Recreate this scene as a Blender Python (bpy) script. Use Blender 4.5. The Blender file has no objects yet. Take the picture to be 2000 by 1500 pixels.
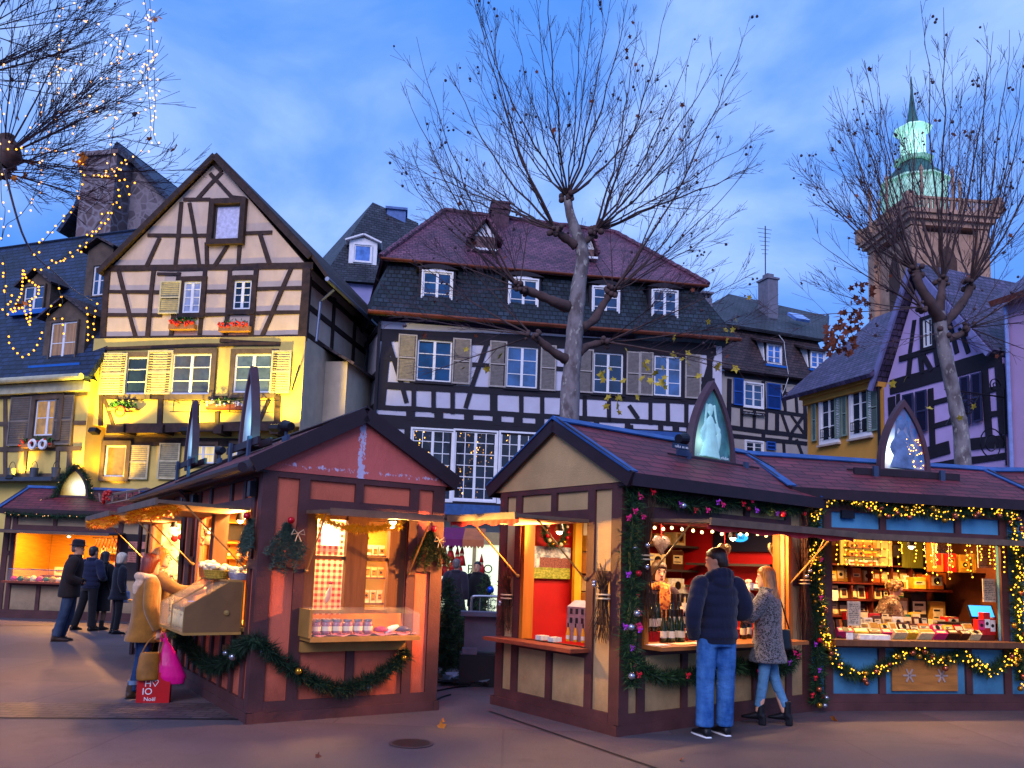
import bpy, math, random
from math import sin, cos, pi, radians
from mathutils import Vector, Matrix
S = bpy.context.scene
COL = S.collection
rnd = random.Random(11)
U = rnd.uniform

# ------------------------------------------------------------------ camera
CF, CT, CRO, CSH, CH = 1597.4, .117, .034, 171.0, 1.6      # focal px, tilt, roll, lens shift px, height
_F = Vector((0, cos(CT), sin(CT))); _R0 = Vector((1, 0, 0)); _U0 = _R0.cross(_F)
_R = cos(CRO)*_R0 + sin(CRO)*_U0; _U = -sin(CRO)*_R0 + cos(CRO)*_U0
EYE = Vector((0, 0, CH))
cd = bpy.data.cameras.new('camera'); cam = bpy.data.objects.new('camera', cd); COL.objects.link(cam)
cd.sensor_width = 36; cd.lens = 36*CF/2000; cd.shift_y = CSH/2000; cd.clip_end = 2000; cd.clip_start = .05
cam.matrix_world = Matrix(((_R.x, _U.x, -_F.x, 0), (_R.y, _U.y, -_F.y, 0), (_R.z, _U.z, -_F.z, CH), (0, 0, 0, 1)))
S.camera = cam

def ray(px, py): return _F + _R*((px-1000)/CF) - _U*((py-750-CSH)/CF)
def W(px, py, Y):
    d = ray(px, py); return EYE + d*(Y/d.y)
def G(px, py, z=0.):
    d = ray(px, py); return EYE + d*((z-CH)/d.z)

class Frame:
    """a place to measure from: x along a facade, y into the building"""
    def __init__(s, x, y, yaw):
        s.o = Vector((x, y, 0)); s.yaw = yaw
        s.X = Vector((cos(yaw), sin(yaw), 0)); s.Y = Vector((-sin(yaw), cos(yaw), 0))
    def at(s, px, py, y=0.):
        d = ray(px, py); k = (s.o + y*s.Y - EYE).dot(s.Y)/d.dot(s.Y); p = EYE + k*d - s.o
        return p.dot(s.X), p.z
    def atx(s, px, py, x=0.):
        d = ray(px, py); k = (s.o + x*s.X - EYE).dot(s.X)/d.dot(s.X); p = EYE + k*d - s.o
        return p.dot(s.Y), p.z
    def rect(s, a, b, y=0.):
        x0, z1 = s.at(a[0], a[1], y); x1, z0 = s.at(b[0], b[1], y); return x0, x1, z0, z1
    def w(s, x, y, z): return s.o + s.X*x + s.Y*y + Vector((0, 0, z))
def frame_px(px, depth, yawdeg):
    d = ray(px, 1105); return Frame(d.x/d.y*depth, depth, radians(yawdeg))

# ------------------------------------------------------------------ materials
def lin(h):
    h = h.lstrip('#'); v = [int(h[i:i+2], 16)/255 for i in (0, 2, 4)]
    return tuple(x/12.92 if x <= .04045 else ((x+.055)/1.055)**2.4 for x in v)
MATS = {}
class N:
    def __init__(s, name):
        s.m = bpy.data.materials.new(name); s.m.use_nodes = True; s.t = s.m.node_tree; s.n = s.t.nodes
        s.b = s.n['Principled BSDF']; s.out = s.n['Material Output']
    def new(s, t, **k):
        x = s.n.new(t)
        for a, v in k.items(): setattr(x, a, v)
        return x
    def put(s, sock, v):
        if hasattr(v, 'is_output') or isinstance(v, bpy.types.NodeSocket): s.t.links.new(v, sock)
        elif isinstance(v, (tuple, list)) and len(v) == 3 and sock.type == 'RGBA': sock.default_value = (*v, 1)
        else: sock.default_value = v
    def math(s, op, a, b=None, c=None, clamp=False):
        x = s.new('ShaderNodeMath', operation=op, use_clamp=clamp); s.put(x.inputs[0], a)
        if b is not None: s.put(x.inputs[1], b)
        if c is not None: s.put(x.inputs[2], c)
        return x.outputs[0]
    def mix(s, f, a, b, bt='MIX'):
        x = s.new('ShaderNodeMixRGB', blend_type=bt); s.put(x.inputs[0], f); s.put(x.inputs[1], a); s.put(x.inputs[2], b); return x.outputs[0]
    def co(s, kind='Object', scale=(1, 1, 1)):
        c = s.new('ShaderNodeTexCoord'); mp = s.new('ShaderNodeMapping'); s.put(mp.inputs['Vector'], c.outputs[kind]); mp.inputs['Scale'].default_value = scale
        return mp.outputs[0]
    def noise(s, sc, v=None, detail=5, rough=.6):
        x = s.new('ShaderNodeTexNoise'); x.inputs['Scale'].default_value = sc; x.inputs['Detail'].default_value = detail; x.inputs['Roughness'].default_value = rough
        if v is not None: s.put(x.inputs['Vector'], v)
        return x.outputs[0]
    def ramp(s, f, a, b):
        return s.math('SMOOTHSTEP' if False else 'MULTIPLY', s.math('DIVIDE', s.math('SUBTRACT', f, a), (b-a) or 1e-4, clamp=True), 1., clamp=True)
    def bump(s, h, st=.3, d=.02):
        x = s.new('ShaderNodeBump'); x.inputs['Strength'].default_value = st; x.inputs['Distance'].default_value = d; s.put(x.inputs['Height'], h); s.put(s.b.inputs['Normal'], x.outputs[0])
    def base(s, v): s.put(s.b.inputs['Base Color'], v)
    def set(s, **k):
        for a, v in k.items():
            s.put(s.b.inputs[{'rough': 'Roughness', 'metal': 'Metallic', 'spec': 'Specular IOR Level', 'em': 'Emission Color', 'es': 'Emission Strength', 'alpha': 'Alpha', 'trans': 'Transmission Weight', 'ior': 'IOR', 'sheen': 'Sheen Weight', 'coat': 'Coat Weight', 'sss': 'Subsurface Weight'}[a]], v)

def mul(c, k): return tuple(min(1, x*k) for x in c)
def mat(name, col, rough=.8, var=.2, sc=5, st=(1, 1, 1), bump=0, bsc=60, metal=0, em=None, es=0, dirt=0, spec=.3, sheen=0, alpha=1, trans=0):
    if name in MATS: return MATS[name]
    if isinstance(col, str): col = lin(col)
    n = N(name); v = n.co('Object', st)
    f = n.noise(sc, v)
    c = n.mix(n.ramp(f, .3, .7), mul(col, 1-var), mul(col, 1+var))
    if dirt:
        g = n.noise(.9, n.co('Object', (1, 1, .35)), 6, .7)
        c = n.mix(n.math('MULTIPLY', n.ramp(g, .45, .75), dirt), c, mul(col, .35))
    n.base(c); n.set(rough=rough, metal=metal, spec=spec)
    if sheen: n.set(sheen=sheen)
    if bump: n.bump(n.noise(bsc, v, 4), bump, .01)
    if em is not None: n.set(em=lin(em) if isinstance(em, str) else em, es=es)
    if alpha < 1: n.set(alpha=alpha)
    if trans: n.set(trans=trans)
    MATS[name] = n.m; return n.m
def emis(name, col, st, sample=False):
    if name in MATS: return MATS[name]
    n = N(name); c = lin(col) if isinstance(col, str) else col
    n.base(mul(c, .5)); n.set(em=c, es=st, rough=.4)
    if not sample: n.m.cycles.emission_sampling = 'NONE'
    MATS[name] = n.m; return n.m
def tiles(name, c1, c2, w, h, bump=.6, mort=.25, moss=None):
    """rows of overlapping roof tiles, measured in metres on the UV map"""
    if name in MATS: return MATS[name]
    c1, c2 = lin(c1), lin(c2)
    n = N(name); tc = n.new('ShaderNodeTexCoord')
    wv = n.new('ShaderNodeVectorMath', operation='ADD'); n.put(wv.inputs[0], tc.outputs['UV'])
    nz = n.new('ShaderNodeTexNoise'); nz.inputs['Scale'].default_value = 1.6; n.put(nz.inputs['Vector'], tc.outputs['UV'])
    sc = n.new('ShaderNodeVectorMath', operation='SCALE'); n.put(sc.inputs[0], nz.outputs['Color']); sc.inputs['Scale'].default_value = h*.45; n.put(wv.inputs[1], sc.outputs[0])
    b = n.new('ShaderNodeTexBrick'); n.put(b.inputs['Vector'], wv.outputs[0]); b.inputs['Scale'].default_value = 1
    b.inputs['Brick Width'].default_value = w; b.inputs['Row Height'].default_value = h; b.inputs['Mortar Size'].default_value = h*.09; b.inputs['Mortar Smooth'].default_value = .4
    n.put(b.inputs['Color1'], c1); n.put(b.inputs['Color2'], c2); n.put(b.inputs['Mortar'], mul(c1, mort))
    big = n.noise(.7, tc.outputs['UV'], 5, .65)
    c = n.mix(.9, b.outputs['Color'], n.mix(n.ramp(big, .3, .7), (.35, .35, .35), (1.3, 1.3, 1.3)), 'MULTIPLY')
    if moss: c = n.mix(n.math('MULTIPLY', n.ramp(n.noise(2.2, tc.outputs['UV'], 6), .55, .72), .6), c, lin(moss))
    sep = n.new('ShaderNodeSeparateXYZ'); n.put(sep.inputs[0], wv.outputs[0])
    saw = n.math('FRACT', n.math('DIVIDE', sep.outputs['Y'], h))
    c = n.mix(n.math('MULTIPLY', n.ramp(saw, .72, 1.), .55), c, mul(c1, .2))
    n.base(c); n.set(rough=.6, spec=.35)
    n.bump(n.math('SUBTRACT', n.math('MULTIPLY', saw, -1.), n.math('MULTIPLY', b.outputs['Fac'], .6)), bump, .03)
    MATS[name] = n.m; return n.m
def pane_mat(name, col, es=0., em=None, curtain=False, sparkle=0):
    if name in MATS: return MATS[name]
    n = N(name); c = lin(col); tc = n.co('Object')
    f = n.noise(1.3, tc, 3)
    n.base(n.mix(n.ramp(f, .35, .65), mul(c, .45), mul(c, 1.5))); n.set(rough=.06, spec=.6)
    n.bump(n.noise(2.5, tc, 2), .08, .02)
    if em:
        e = lin(em)
        if sparkle:
            vo = n.new('ShaderNodeTexVoronoi'); vo.inputs['Scale'].default_value = 1.; n.put(vo.inputs['Vector'], n.co('Object', (13, 13, 9)))
            band = n.ramp(n.noise(1.2, n.co('Object', (4.5, 1, .5)), 3), .5, .66)
            fac = n.math('MULTIPLY', n.math('LESS_THAN', vo.outputs['Distance'], .26), band)
            n.set(em=n.mix(fac, mul(e, .03), e), es=n.math('ADD', n.math('MULTIPLY', fac, sparkle), .15))
        elif curtain:
            wv = n.noise(1., n.co('Object', (26, 26, .6)), 3)
            n.set(em=n.mix(n.ramp(wv, .3, .7), mul(e, .35), e), es=es)
        else:
            n.set(em=n.mix(n.ramp(n.noise(2.4, tc, 3), .3, .7), mul(e, .25), e), es=es)
    MATS[name] = n.m; return n.m

# ------------------------------------------------------------------ mesh building
class MB:
    def __init__(s): s.v = []; s.f = []; s.m = []
    def poly(s, pts, m=0):
        i = len(s.v); s.v += [tuple(p) for p in pts]; s.f.append(tuple(range(i, i+len(pts)))); s.m.append(m); return s
    def add(s, vs, fs, m=0):
        i = len(s.v); s.v += [tuple(p) for p in vs]; s.f += [tuple(i+k for k in f) for f in fs]; s.m += [m]*len(fs); return s
    def box(s, x0, x1, y0, y1, z0, z1, m=0):
        x0, x1 = min(x0, x1), max(x0, x1); y0, y1 = min(y0, y1), max(y0, y1); z0, z1 = min(z0, z1), max(z0, z1)
        return s.add([(x0, y0, z0), (x1, y0, z0), (x1, y1, z0), (x0, y1, z0), (x0, y0, z1), (x1, y0, z1), (x1, y1, z1), (x0, y1, z1)],
                     [(0, 3, 2, 1), (4, 5, 6, 7), (0, 1, 5, 4), (1, 2, 6, 5), (2, 3, 7, 6), (3, 0, 4, 7)], m)
    def prism(s, pts, off, m=0):
        """closed polygon pts swept by the vector off"""
        off = Vector(off); a = [Vector(p) for p in pts]; n = len(a)
        b = [p+off for p in a]
        nrm = Vector((0, 0, 0))
        for i in range(n): nrm += a[i].cross(a[(i+1) % n])
        if nrm.dot(off) > 0: a.reverse(); b.reverse()
        return s.add(a+b, [tuple(range(n)), tuple(range(2*n-1, n-1, -1))]+[(i, n+i, n+(i+1) % n, (i+1) % n) for i in range(n)], m)
    def bar(s, p, q, w, d, side=(0, 1, 0), m=0):
        """rectangular bar from p to q, d thick along side, w wide across it"""
        p, q = Vector(p), Vector(q); t = (q-p).normalized(); n = Vector(side); n = (n-t*n.dot(t)).normalized(); b = t.cross(n)
        n *= d/2; b *= w/2
        vs = [p-n-b, p+n-b, p+n+b, p-n+b, q-n-b, q+n-b, q+n+b, q-n+b]
        return s.add(vs, [(3, 2, 1, 0), (4, 5, 6, 7), (0, 1, 5, 4), (1, 2, 6, 5), (2, 3, 7, 6), (3, 0, 4, 7)], m)
    def wbar(s, p, q, w, d, side=(0, 1, 0), m=0, j=.016):
        """hand-hewn timber: a bar whose edges wander a little"""
        p, q = Vector(p), Vector(q); t = q-p; L = t.length; t.normalize(); n = Vector(side); n = (n-t*n.dot(t)).normalized(); b = t.cross(n); k = max(2, int(L/.55)+1); vs = []
        bow = U(-1, 1)*min(.02, L*.006)
        for i in range(k):
            f = i/(k-1); c = p.lerp(q, f)+b*(bow*4*f*(1-f)+(U(-j, j)*.5 if 0 < i < k-1 else 0)); wl, wr = w/2+U(-j, j)*.6, w/2+U(-j, j)*.6
            vs += [c-n*d/2-b*wl, c+n*d/2-b*wl, c+n*d/2+b*wr, c-n*d/2+b*wr]
        fs = [(3, 2, 1, 0), tuple(4*(k-1)+i for i in range(4))]+[(4*i+a, 4*i+(a+1) % 4, 4*i+4+(a+1) % 4, 4*i+4+a) for i in range(k-1) for a in range(4)]
        return s.add(vs, fs, m)
    def tube(s, pts, r, n=6, m=0, cap=True, flat=1.):
        pts = [Vector(p) for p in pts]; k = len(pts)
        rs = r if isinstance(r, (list, tuple)) else [r]*k
        vs = []; up = None
        for i, p in enumerate(pts):
            t = (pts[min(i+1, k-1)]-pts[max(i-1, 0)])
            t = t.normalized() if t.length > 1e-9 else Vector((0, 0, 1))
            if up is None: up = t.orthogonal().normalized()
            up = up - t*up.dot(t)
            up = up.normalized() if up.length > 1e-6 else t.orthogonal().normalized()
            b = t.cross(up)
            vs += [p + (up*cos(2*pi*j/n) + b*sin(2*pi*j/n)*flat)*rs[i] for j in range(n)]
        fs = [(i*n+j, i*n+(j+1) % n, (i+1)*n+(j+1) % n, (i+1)*n+j) for i in range(k-1) for j in range(n)]
        if cap: fs += [tuple(range(n-1, -1, -1)), tuple((k-1)*n+j for j in range(n))]
        return s.add(vs, fs, m)
    def rings(s, rg, n=20, m=0):
        """loft: each ring is (centre, a, b) with radius vectors a and b"""
        vs = []; k = len(rg)
        for c, a, b in rg:
            c, a, b = Vector(c), Vector(a), Vector(b); vs += [c + a*cos(2*pi*j/n) + b*sin(2*pi*j/n) for j in range(n)]
        fs = [(i*n+j, i*n+(j+1) % n, (i+1)*n+(j+1) % n, (i+1)*n+j) for i in range(k-1) for j in range(n)]
        return s.add(vs, fs+[tuple(range(n-1, -1, -1)), tuple((k-1)*n+j for j in range(n))], m)
    def lathe(s, prof, c=(0, 0, 0), n=16, m=0):
        c = Vector(c); return s.rings([(c+Vector((0, 0, z)), (max(r, .0005), 0, 0), (0, max(r, .0005), 0)) for r, z in prof], n, m)
    def ball(s, c, r, n=8, m=0):
        r = r if isinstance(r, (tuple, list)) else (r, r, r); c = Vector(c); k = max(4, n*3//4)
        return s.rings([(c+Vector((0, 0, -cos(pi*i/k)*r[2])), (max(sin(pi*i/k), .02)*r[0], 0, 0), (0, max(sin(pi*i/k), .02)*r[1], 0)) for i in range(k+1)], n, m)
    def xf(s, M):
        s.v = [tuple(M @ Vector(p)) for p in s.v]; return s
    def build(s, name, mats, parent=None, smooth=False, uv=False, loc=None, rot=None):
        me = bpy.data.meshes.new(name); me.from_pydata(s.v, [], s.f)
        for mm in (mats if isinstance(mats, (list, tuple)) else [mats]): me.materials.append(mm)
        if s.f:
            me.polygons.foreach_set('material_index', s.m)
            if smooth: me.polygons.foreach_set('use_smooth', [True]*len(s.f))
        if uv:
            ul = me.uv_layers.new(name='UVMap').data; Z = Vector((0, 0, 1))
            for p in me.polygons:
                nn = p.normal; u = Z.cross(nn); u = u.normalized() if u.length > .02 else Vector((1, 0, 0)); v = nn.cross(u)
                for li in p.loop_indices:
                    q = me.vertices[me.loops[li].vertex_index].co; ul[li].uv = (q.dot(u), q.dot(v))
        me.update()
        return link(name, me, parent, loc, rot)
def link(name, data, parent=None, loc=None, rot=None):
    o = bpy.data.objects.new(name, data); COL.objects.link(o)
    if parent is not None: o.parent = parent
    if loc is not None: o.location = loc
    if rot is not None: o.rotation_euler = rot
    return o
def tag(o, label=None, cat=None, group=None, kind=None):
    for k, v in (('label', label), ('category', cat), ('group', group), ('kind', kind)):
        if v: o[k] = v
    return o
def thing(name, label, cat, loc=(0, 0, 0), rz=0., group=None):
    return tag(link(name, None, None, loc, (0, 0, rz)), label, cat, group)
def at_frame(name, label, cat, fr, group=None): return thing(name, label, cat, fr.o, fr.yaw, group)
def dup(o, parent=None, loc=None, rot=None, label=None, scale=None):
    c = o.copy(); COL.objects.link(c); c.parent = parent
    if loc is not None: c.location = loc
    if rot is not None: c.rotation_euler = rot
    if scale is not None: c.scale = scale
    if label: c['label'] = label
    for ch in list(o.children): dup(ch, c)
    return c
def text_mesh(name, s, size, m, parent, loc, rot, ext=.002, align='CENTER', shear=0.):
    cu = bpy.data.curves.new(name, 'FONT'); cu.body = s; cu.size = size; cu.align_x = align; cu.align_y = 'CENTER'; cu.extrude = ext; cu.shear = shear; cu.resolution_u = 3
    o = bpy.data.objects.new(name, cu); COL.objects.link(o)
    me = bpy.data.meshes.new_from_object(o); COL.objects.unlink(o); bpy.data.objects.remove(o)
    me.materials.clear(); me.materials.append(m); me.name = name
    return link(name, me, parent, loc, rot)
def marks(parent, m, x0, x1, z0, z1, y, rows=1, dens=1.):
    """writing too small to read: rows of short uneven strokes"""
    r = random.Random(int(abs(x1*977+z1*131)*100)); b = MB(); h = (z1-z0)/rows
    for k in range(rows):
        za = z1-(k+.86)*h; hh = h*.62; x = x0+r.uniform(0, .06)*(x1-x0); xe = x1-r.uniform(0, .22)*(x1-x0)*(rows > 1)
        while x < xe:
            w = hh*r.uniform(.28, .6); q = r.random()
            if q < .16: x += w*1.2; continue
            t = hh*(1 if q > .8 else .68); b.box(x, x+w*.3, y-.0012, y, za, za+t)
            if q > .35: b.box(x+w*.3, x+w*.85, y-.0012, y, za+(t*.78 if q > .6 else 0), za+(t if q > .6 else t*.22))
            if q > .55: b.box(x+w*.62, x+w*.85, y-.0012, y, za, za+t*.78)
            x += w*1.18
    return b.build('lettering', m, parent)
def lamp(name, kind, loc, power, col, parent=None, size=.1, rot=None, spot=None, blend=.5, target=None):
    l = bpy.data.lights.new(name, kind); l.energy = power; l.color = lin(col) if isinstance(col, str) else col
    if kind == 'AREA': l.shape = 'RECTANGLE'; l.size, l.size_y = size if isinstance(size, tuple) else (size, size)
    elif kind in ('POINT', 'SPOT'): l.shadow_soft_size = size
    if kind == 'SPOT': l.spot_size = radians(spot); l.spot_blend = blend
    o = link(name, l, parent, loc, rot)
    if target is not None: o.rotation_euler = (Vector(target)-Vector(loc)).to_track_quat('-Z', 'Y').to_euler()
    return o

# ------------------------------------------------------------------ sky and daylight
wd = bpy.data.worlds.new('World'); S.world = wd; wd.use_nodes = True
nt = wd.node_tree; bg = nt.nodes['Background']
SUN_EL, SUN_AZ = radians(34), radians(205)
sky = nt.nodes.new('ShaderNodeTexSky'); sky.sky_type = 'NISHITA'; sky.sun_disc = False; sky.sun_elevation = radians(4); sky.sun_rotation = SUN_AZ
sky.air_density = 1.2; sky.ozone_density = 6
tc = nt.nodes.new('ShaderNodeTexCoord'); mp = nt.nodes.new('ShaderNodeMapping'); mp.inputs['Scale'].default_value = (1.2, 1.2, 2.6); mp.inputs['Rotation'].default_value = (.3, -.5, .4); mp.inputs['Location'].default_value = (.35, .1, .4)
nt.links.new(tc.outputs['Generated'], mp.inputs['Vector'])
nz = nt.nodes.new('ShaderNodeTexNoise'); nz.inputs['Scale'].default_value = 1.5; nz.inputs['Detail'].default_value = 7; nz.inputs['Roughness'].default_value = .52; nz.inputs['Distortion'].default_value = .35
nt.links.new(mp.outputs[0], nz.inputs['Vector'])
mr = nt.nodes.new('ShaderNodeMapRange'); mr.interpolation_type = 'SMOOTHSTEP'; mr.inputs['From Min'].default_value = .36; mr.inputs['From Max'].default_value = .66
nt.links.new(nz.outputs[0], mr.inputs['Value'])
tint = nt.nodes.new('ShaderNodeMixRGB'); tint.blend_type = 'MULTIPLY'; tint.inputs[0].default_value = 1; tint.inputs[2].default_value = (.55, .85, 1.9, 1)
nt.links.new(sky.outputs[0], tint.inputs[1])
base = nt.nodes.new('ShaderNodeMixRGB'); base.inputs[0].default_value = .8; base.inputs[2].default_value = (.85, 2.7, 8.3, 1); nt.links.new(tint.outputs[0], base.inputs[1])
mx = nt.nodes.new('ShaderNodeMixRGB'); mx.inputs[2].default_value = (3.3, 4.9, 9.2, 1)
nt.links.new(mr.outputs[0], mx.inputs[0]); nt.links.new(base.outputs[0], mx.inputs[1]); nt.links.new(mx.outputs[0], bg.inputs['Color'])
bg.inputs['Strength'].default_value = .15
sl = bpy.data.lights.new('sun', 'SUN'); sl.energy = 2.3; sl.angle = radians(35); sl.color = (.90, .80, 1.)
so = link('sun', sl, None, (-10, -20, 30)); so.rotation_euler = Vector((.22, .80, -.56)).to_track_quat('-Z', 'Y').to_euler()

S.render.engine = 'CYCLES'
S.view_settings.view_transform = 'Standard'; S.view_settings.look = 'None'; S.view_settings.exposure = 0; S.view_settings.gamma = 1
S.cycles.use_denoising = True; S.cycles.max_bounces = 6; S.cycles.diffuse_bounces = 3; S.cycles.glossy_bounces = 3; S.cycles.transparent_max_bounces = 12
S.cycles.sample_clamp_indirect = 3; S.cycles.caustics_reflective = False; S.cycles.caustics_refractive = False

# ------------------------------------------------------------------ ground
def ground_mat():
    n = N('asphalt'); v = n.co('Object')
    c = n.mix(n.ramp(n.noise(.35, v, 6), .3, .7), lin('#39343b'), lin('#5a4e55'))
    c = n.mix(n.ramp(n.noise(2.3, v, 8, .7), .5, .75), c, lin('#463b44'))
    c = n.mix(n.math('MULTIPLY', n.ramp(n.noise(160, v, 2), .55, .7), .6), c, lin('#a3908c'))
    c = n.mix(n.math('MULTIPLY', n.ramp(n.noise(120, v, 2), .35, .25), .5), c, lin('#241d24'))
    bk = n.new('ShaderNodeTexBrick'); bk.inputs['Scale'].default_value = 1; bk.inputs['Brick Width'].default_value = 3.4; bk.inputs['Row Height'].default_value = 2.1; bk.inputs['Mortar Size'].default_value = .012; n.put(bk.inputs['Vector'], n.co('Object', (1, 1, 1))); bk.inputs['Color1'].default_value = (.78, .78, .78, 1); bk.inputs['Color2'].default_value = (1.12, 1.1, 1.08, 1); bk.inputs['Mortar'].default_value = (.6, .58, .6, 1)
    c = n.mix(.85, c, bk.outputs['Color'], 'MULTIPLY'); c = n.mix(n.math('MULTIPLY', n.ramp(n.noise(1.1, n.co('Object', (1, 1, 1)), 7, .75), .56, .70), .45), c, lin('#2a2229'))
    vo = n.new('ShaderNodeTexVoronoi', feature='DISTANCE_TO_EDGE'); vo.inputs['Scale'].default_value = .55; n.put(vo.inputs['Vector'], n.mix(.12, v, n.new('ShaderNodeTexNoise').outputs['Color']))
    c = n.mix(n.math('MULTIPLY', n.ramp(vo.outputs[0], .004, .001), .0), c, lin('#1c161b'))
    n.base(c); n.set(rough=.75, spec=.3); n.bump(n.noise(170, v, 3), .35, .006); return n.m
ASPH = ground_mat()
tag(MB().poly([(-300, -60, 0), (300, -60, 0), (300, 500, 0), (-300, 500, 0)]).build('ground', ASPH), kind='structure')
setts = tiles('setts', '#4a3d42', '#5f5154', .2, .12, .4, .55)
p = [G(-80, 1401), G(478, 1404), G(420, 1374), G(-80, 1372)]
tag(MB().poly([(q.x, q.y, .004) for q in p]).build('sett_pavement', setts, uv=True), kind='structure')
jm = mat('joint_dark', '#1b1519', .9)
def strip(name, a, b, w, m, z=.008):
    a, b = G(*a), G(*b); t = (b-a).normalized(); s_ = Vector((-t.y, t.x, 0))*w/2
    return tag(MB().poly([(q.x, q.y, z) for q in (a-s_, b-s_, b+s_, a+s_)]).build(name, m), kind='structure')
strip('drain_strip', (-100, 1402), (486, 1406), .035, jm)
strip('drain_strip', (955, 1390), (1300, 1508), .03, jm)
strip('paving_strip', (-60, 1222), (330, 1216), .5, setts, .006)
mh = thing('manhole_cover', 'dark round manhole cover set in the asphalt before the salmon stall', 'manhole cover', (*G(803, 1453).xy, .006))
b = MB().lathe([(.02, 0), (.17, 0), (.17, .004), (.02, .004)], n=28).build('lid', mat('iron_lid', '#191318', .6, bump=.6, bsc=40), mh)
MB().lathe([(.172, 0), (.2, 0), (.2, .003), (.172, .003)], n=28).build('frame', mat('iron_frame', '#40363b', .6), mh)
# ================================================================== houses
TIMB = mat('old_timber', '#30211f', .75, .55, 7, (1, 1, 1), .6, 30, dirt=.3)
TIMB2 = mat('grey_timber', '#54463c', .8, .35, 3, bump=.5, bsc=30)
BLACKT = mat('black_timber', '#181420', .7, .3, 3, bump=.3, bsc=30)
DKM = mat('dark_metal', '#22222a', .45, .1, metal=.6)
WHITE = mat('white_paint', '#d9d9dd', .55, .08)
WOODW = mat('pale_wood', '#a08a70', .65, .2)
P_BLUE = pane_mat('pane_blue', '#123a63')
P_DARK = pane_mat('pane_dark', '#16222f')
P_WARM = pane_mat('pane_warm', '#5a4a2a', .55, '#ffc24a')
P_WARMC = pane_mat('pane_warm_curtain', '#a8946a', .9, '#ffe08a', curtain=True)
P_CURT = pane_mat('pane_curtain', '#8c93ad', .10, '#aebaff', curtain=True)
P_SPARK = pane_mat('pane_sparkle', '#0d1626', 1, '#ffb13c', sparkle=7)
P_SCREEN = mat('white_blind', '#c3c1d8', .7, .25, 9)

class House:
    def __init__(s, name, label, fr, cat='house', tm=TIMB):
        s.fr = fr; s.root = at_frame(name, label, cat, fr); s.tb = MB(); s.k = 0; s.tm = tm
    def pr(s):
        s.k += 1; return .03+.0014*(s.k % 19)
    def t(s, a, b, w=.14, y=0.):
        """a timber drawn between two points read on the facade"""
        x0, z0 = s.fr.at(*a, y); x1, z1 = s.fr.at(*b, y); s.tl(x0, z0, x1, z1, w, y)
    def tl(s, x0, z0, x1, z1, w=.14, y=0.):
        d = s.pr(); s.tb.wbar((x0, y-d/2+.005, z0), (x1, y-d/2+.005, z1), w, d+.01)
    def done(s): s.tb.build('timber_frame', s.tm, s.root)
    def wall(s, mb, m, name='wall', uv=False): return mb.build(name, m, s.root, uv=uv)
    def win(s, a, b, y=0., cw=.12, nx=2, nz=3, cas=None, sash=WHITE, pane=P_BLUE, px=True, sill=None, cd=.07, arch=False):
        x0, x1, z0, z1 = s.fr.rect(a, b, y) if px else (*a, *b)
        mb = MB(); sw = .055
        if cas:
            c = s.pr()+cd-.03
            mb.box(x0-cw, x0, y-c, y+.01, z0-cw, z1+cw, 0); mb.box(x1, x1+cw, y-c, y+.01, z0-cw, z1+cw, 0)
            mb.box(x0, x1, y-c-.004, y+.01, z1, z1+cw, 0); mb.box(x0, x1, y-c-.004, y+.01, z0-cw, z0, 0)
        if arch:
            n = 8
            mb.prism([(x0+(x1-x0)*i/n, y-.05, z1+.13*(x1-x0)*sin(pi*i/n)) for i in range(n+1)], (0, .05, 0), 1)
        f = y-.035
        mb.box(x0, x0+sw, f, y+.012, z0, z1, 1); mb.box(x1-sw, x1, f, y+.012, z0, z1, 1)
        mb.box(x0+sw, x1-sw, f, y+.012, z0, z0+sw, 1); mb.box(x0+sw, x1-sw, f, y+.012, z1-sw, z1, 1)
        for i in range(1, nx):
            x = x0+(x1-x0)*i/nx; w = .045 if (nx == 2 or (nx == 4 and i == 2)) else .014
            mb.box(x-w, x+w, f-.004*(w > .03), y, z0+sw, z1-sw, 1)
        for j in range(1, nz):
            z = z0+(z1-z0)*j/nz; mb.box(x0+sw, x1-sw, f+.006, y-.004, z-.013, z+.013, 1)
        o = mb.build('window', [cas or sash, sash], s.root)
        MB().poly([(x0+sw, y-.012, z0+sw), (x1-sw, y-.012, z0+sw), (x1-sw, y-.012, z1-sw), (x0+sw, y-.012, z1-sw)]).build('pane', pane, o)
        if sill: MB().box(x0-cw-.03, x1+cw+.03, y-.16, y, z0-cw-.07, z0-cw, 0).build('sill', sill, o)
        return x0, x1, z0, z1
    def shut(s, a, b, m, y=0., n=16, px=True, split=True, lv=True):
        x0, x1, z0, z1 = s.fr.rect(a, b, y) if px else (*a, *b)
        mb = MB(); w = .05; d0, d1 = y-.10, y-.06
        zz = [z0+w, (z0+z1)/2, z1-w] if split else [z0+w, z1-w]
        mb.box(x0, x0+w, d0, d1, z0, z1); mb.box(x1-w, x1, d0, d1, z0, z1)
        mb.box(x0+w, x1-w, d0+.003, d1, z0, z0+w); mb.box(x0+w, x1-w, d0+.003, d1, z1-w, z1)
        if split: mb.box(x0+w, x1-w, d0+.003, d1, zz[1]-.025, zz[1]+.025)
        h = z1-z0-2*w
        for i in range(n):
            z = z0+w+h*(i+.5)/n
            if split and abs(z-zz[1]) < .03: continue
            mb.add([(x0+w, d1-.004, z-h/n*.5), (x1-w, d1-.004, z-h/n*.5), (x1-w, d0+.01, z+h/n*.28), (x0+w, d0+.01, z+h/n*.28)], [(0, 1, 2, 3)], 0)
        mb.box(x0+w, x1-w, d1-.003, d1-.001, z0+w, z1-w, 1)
        return mb.build('shutter', [m, mat('louvre_shadow', '#3a3236', .9)], s.root)

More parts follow.
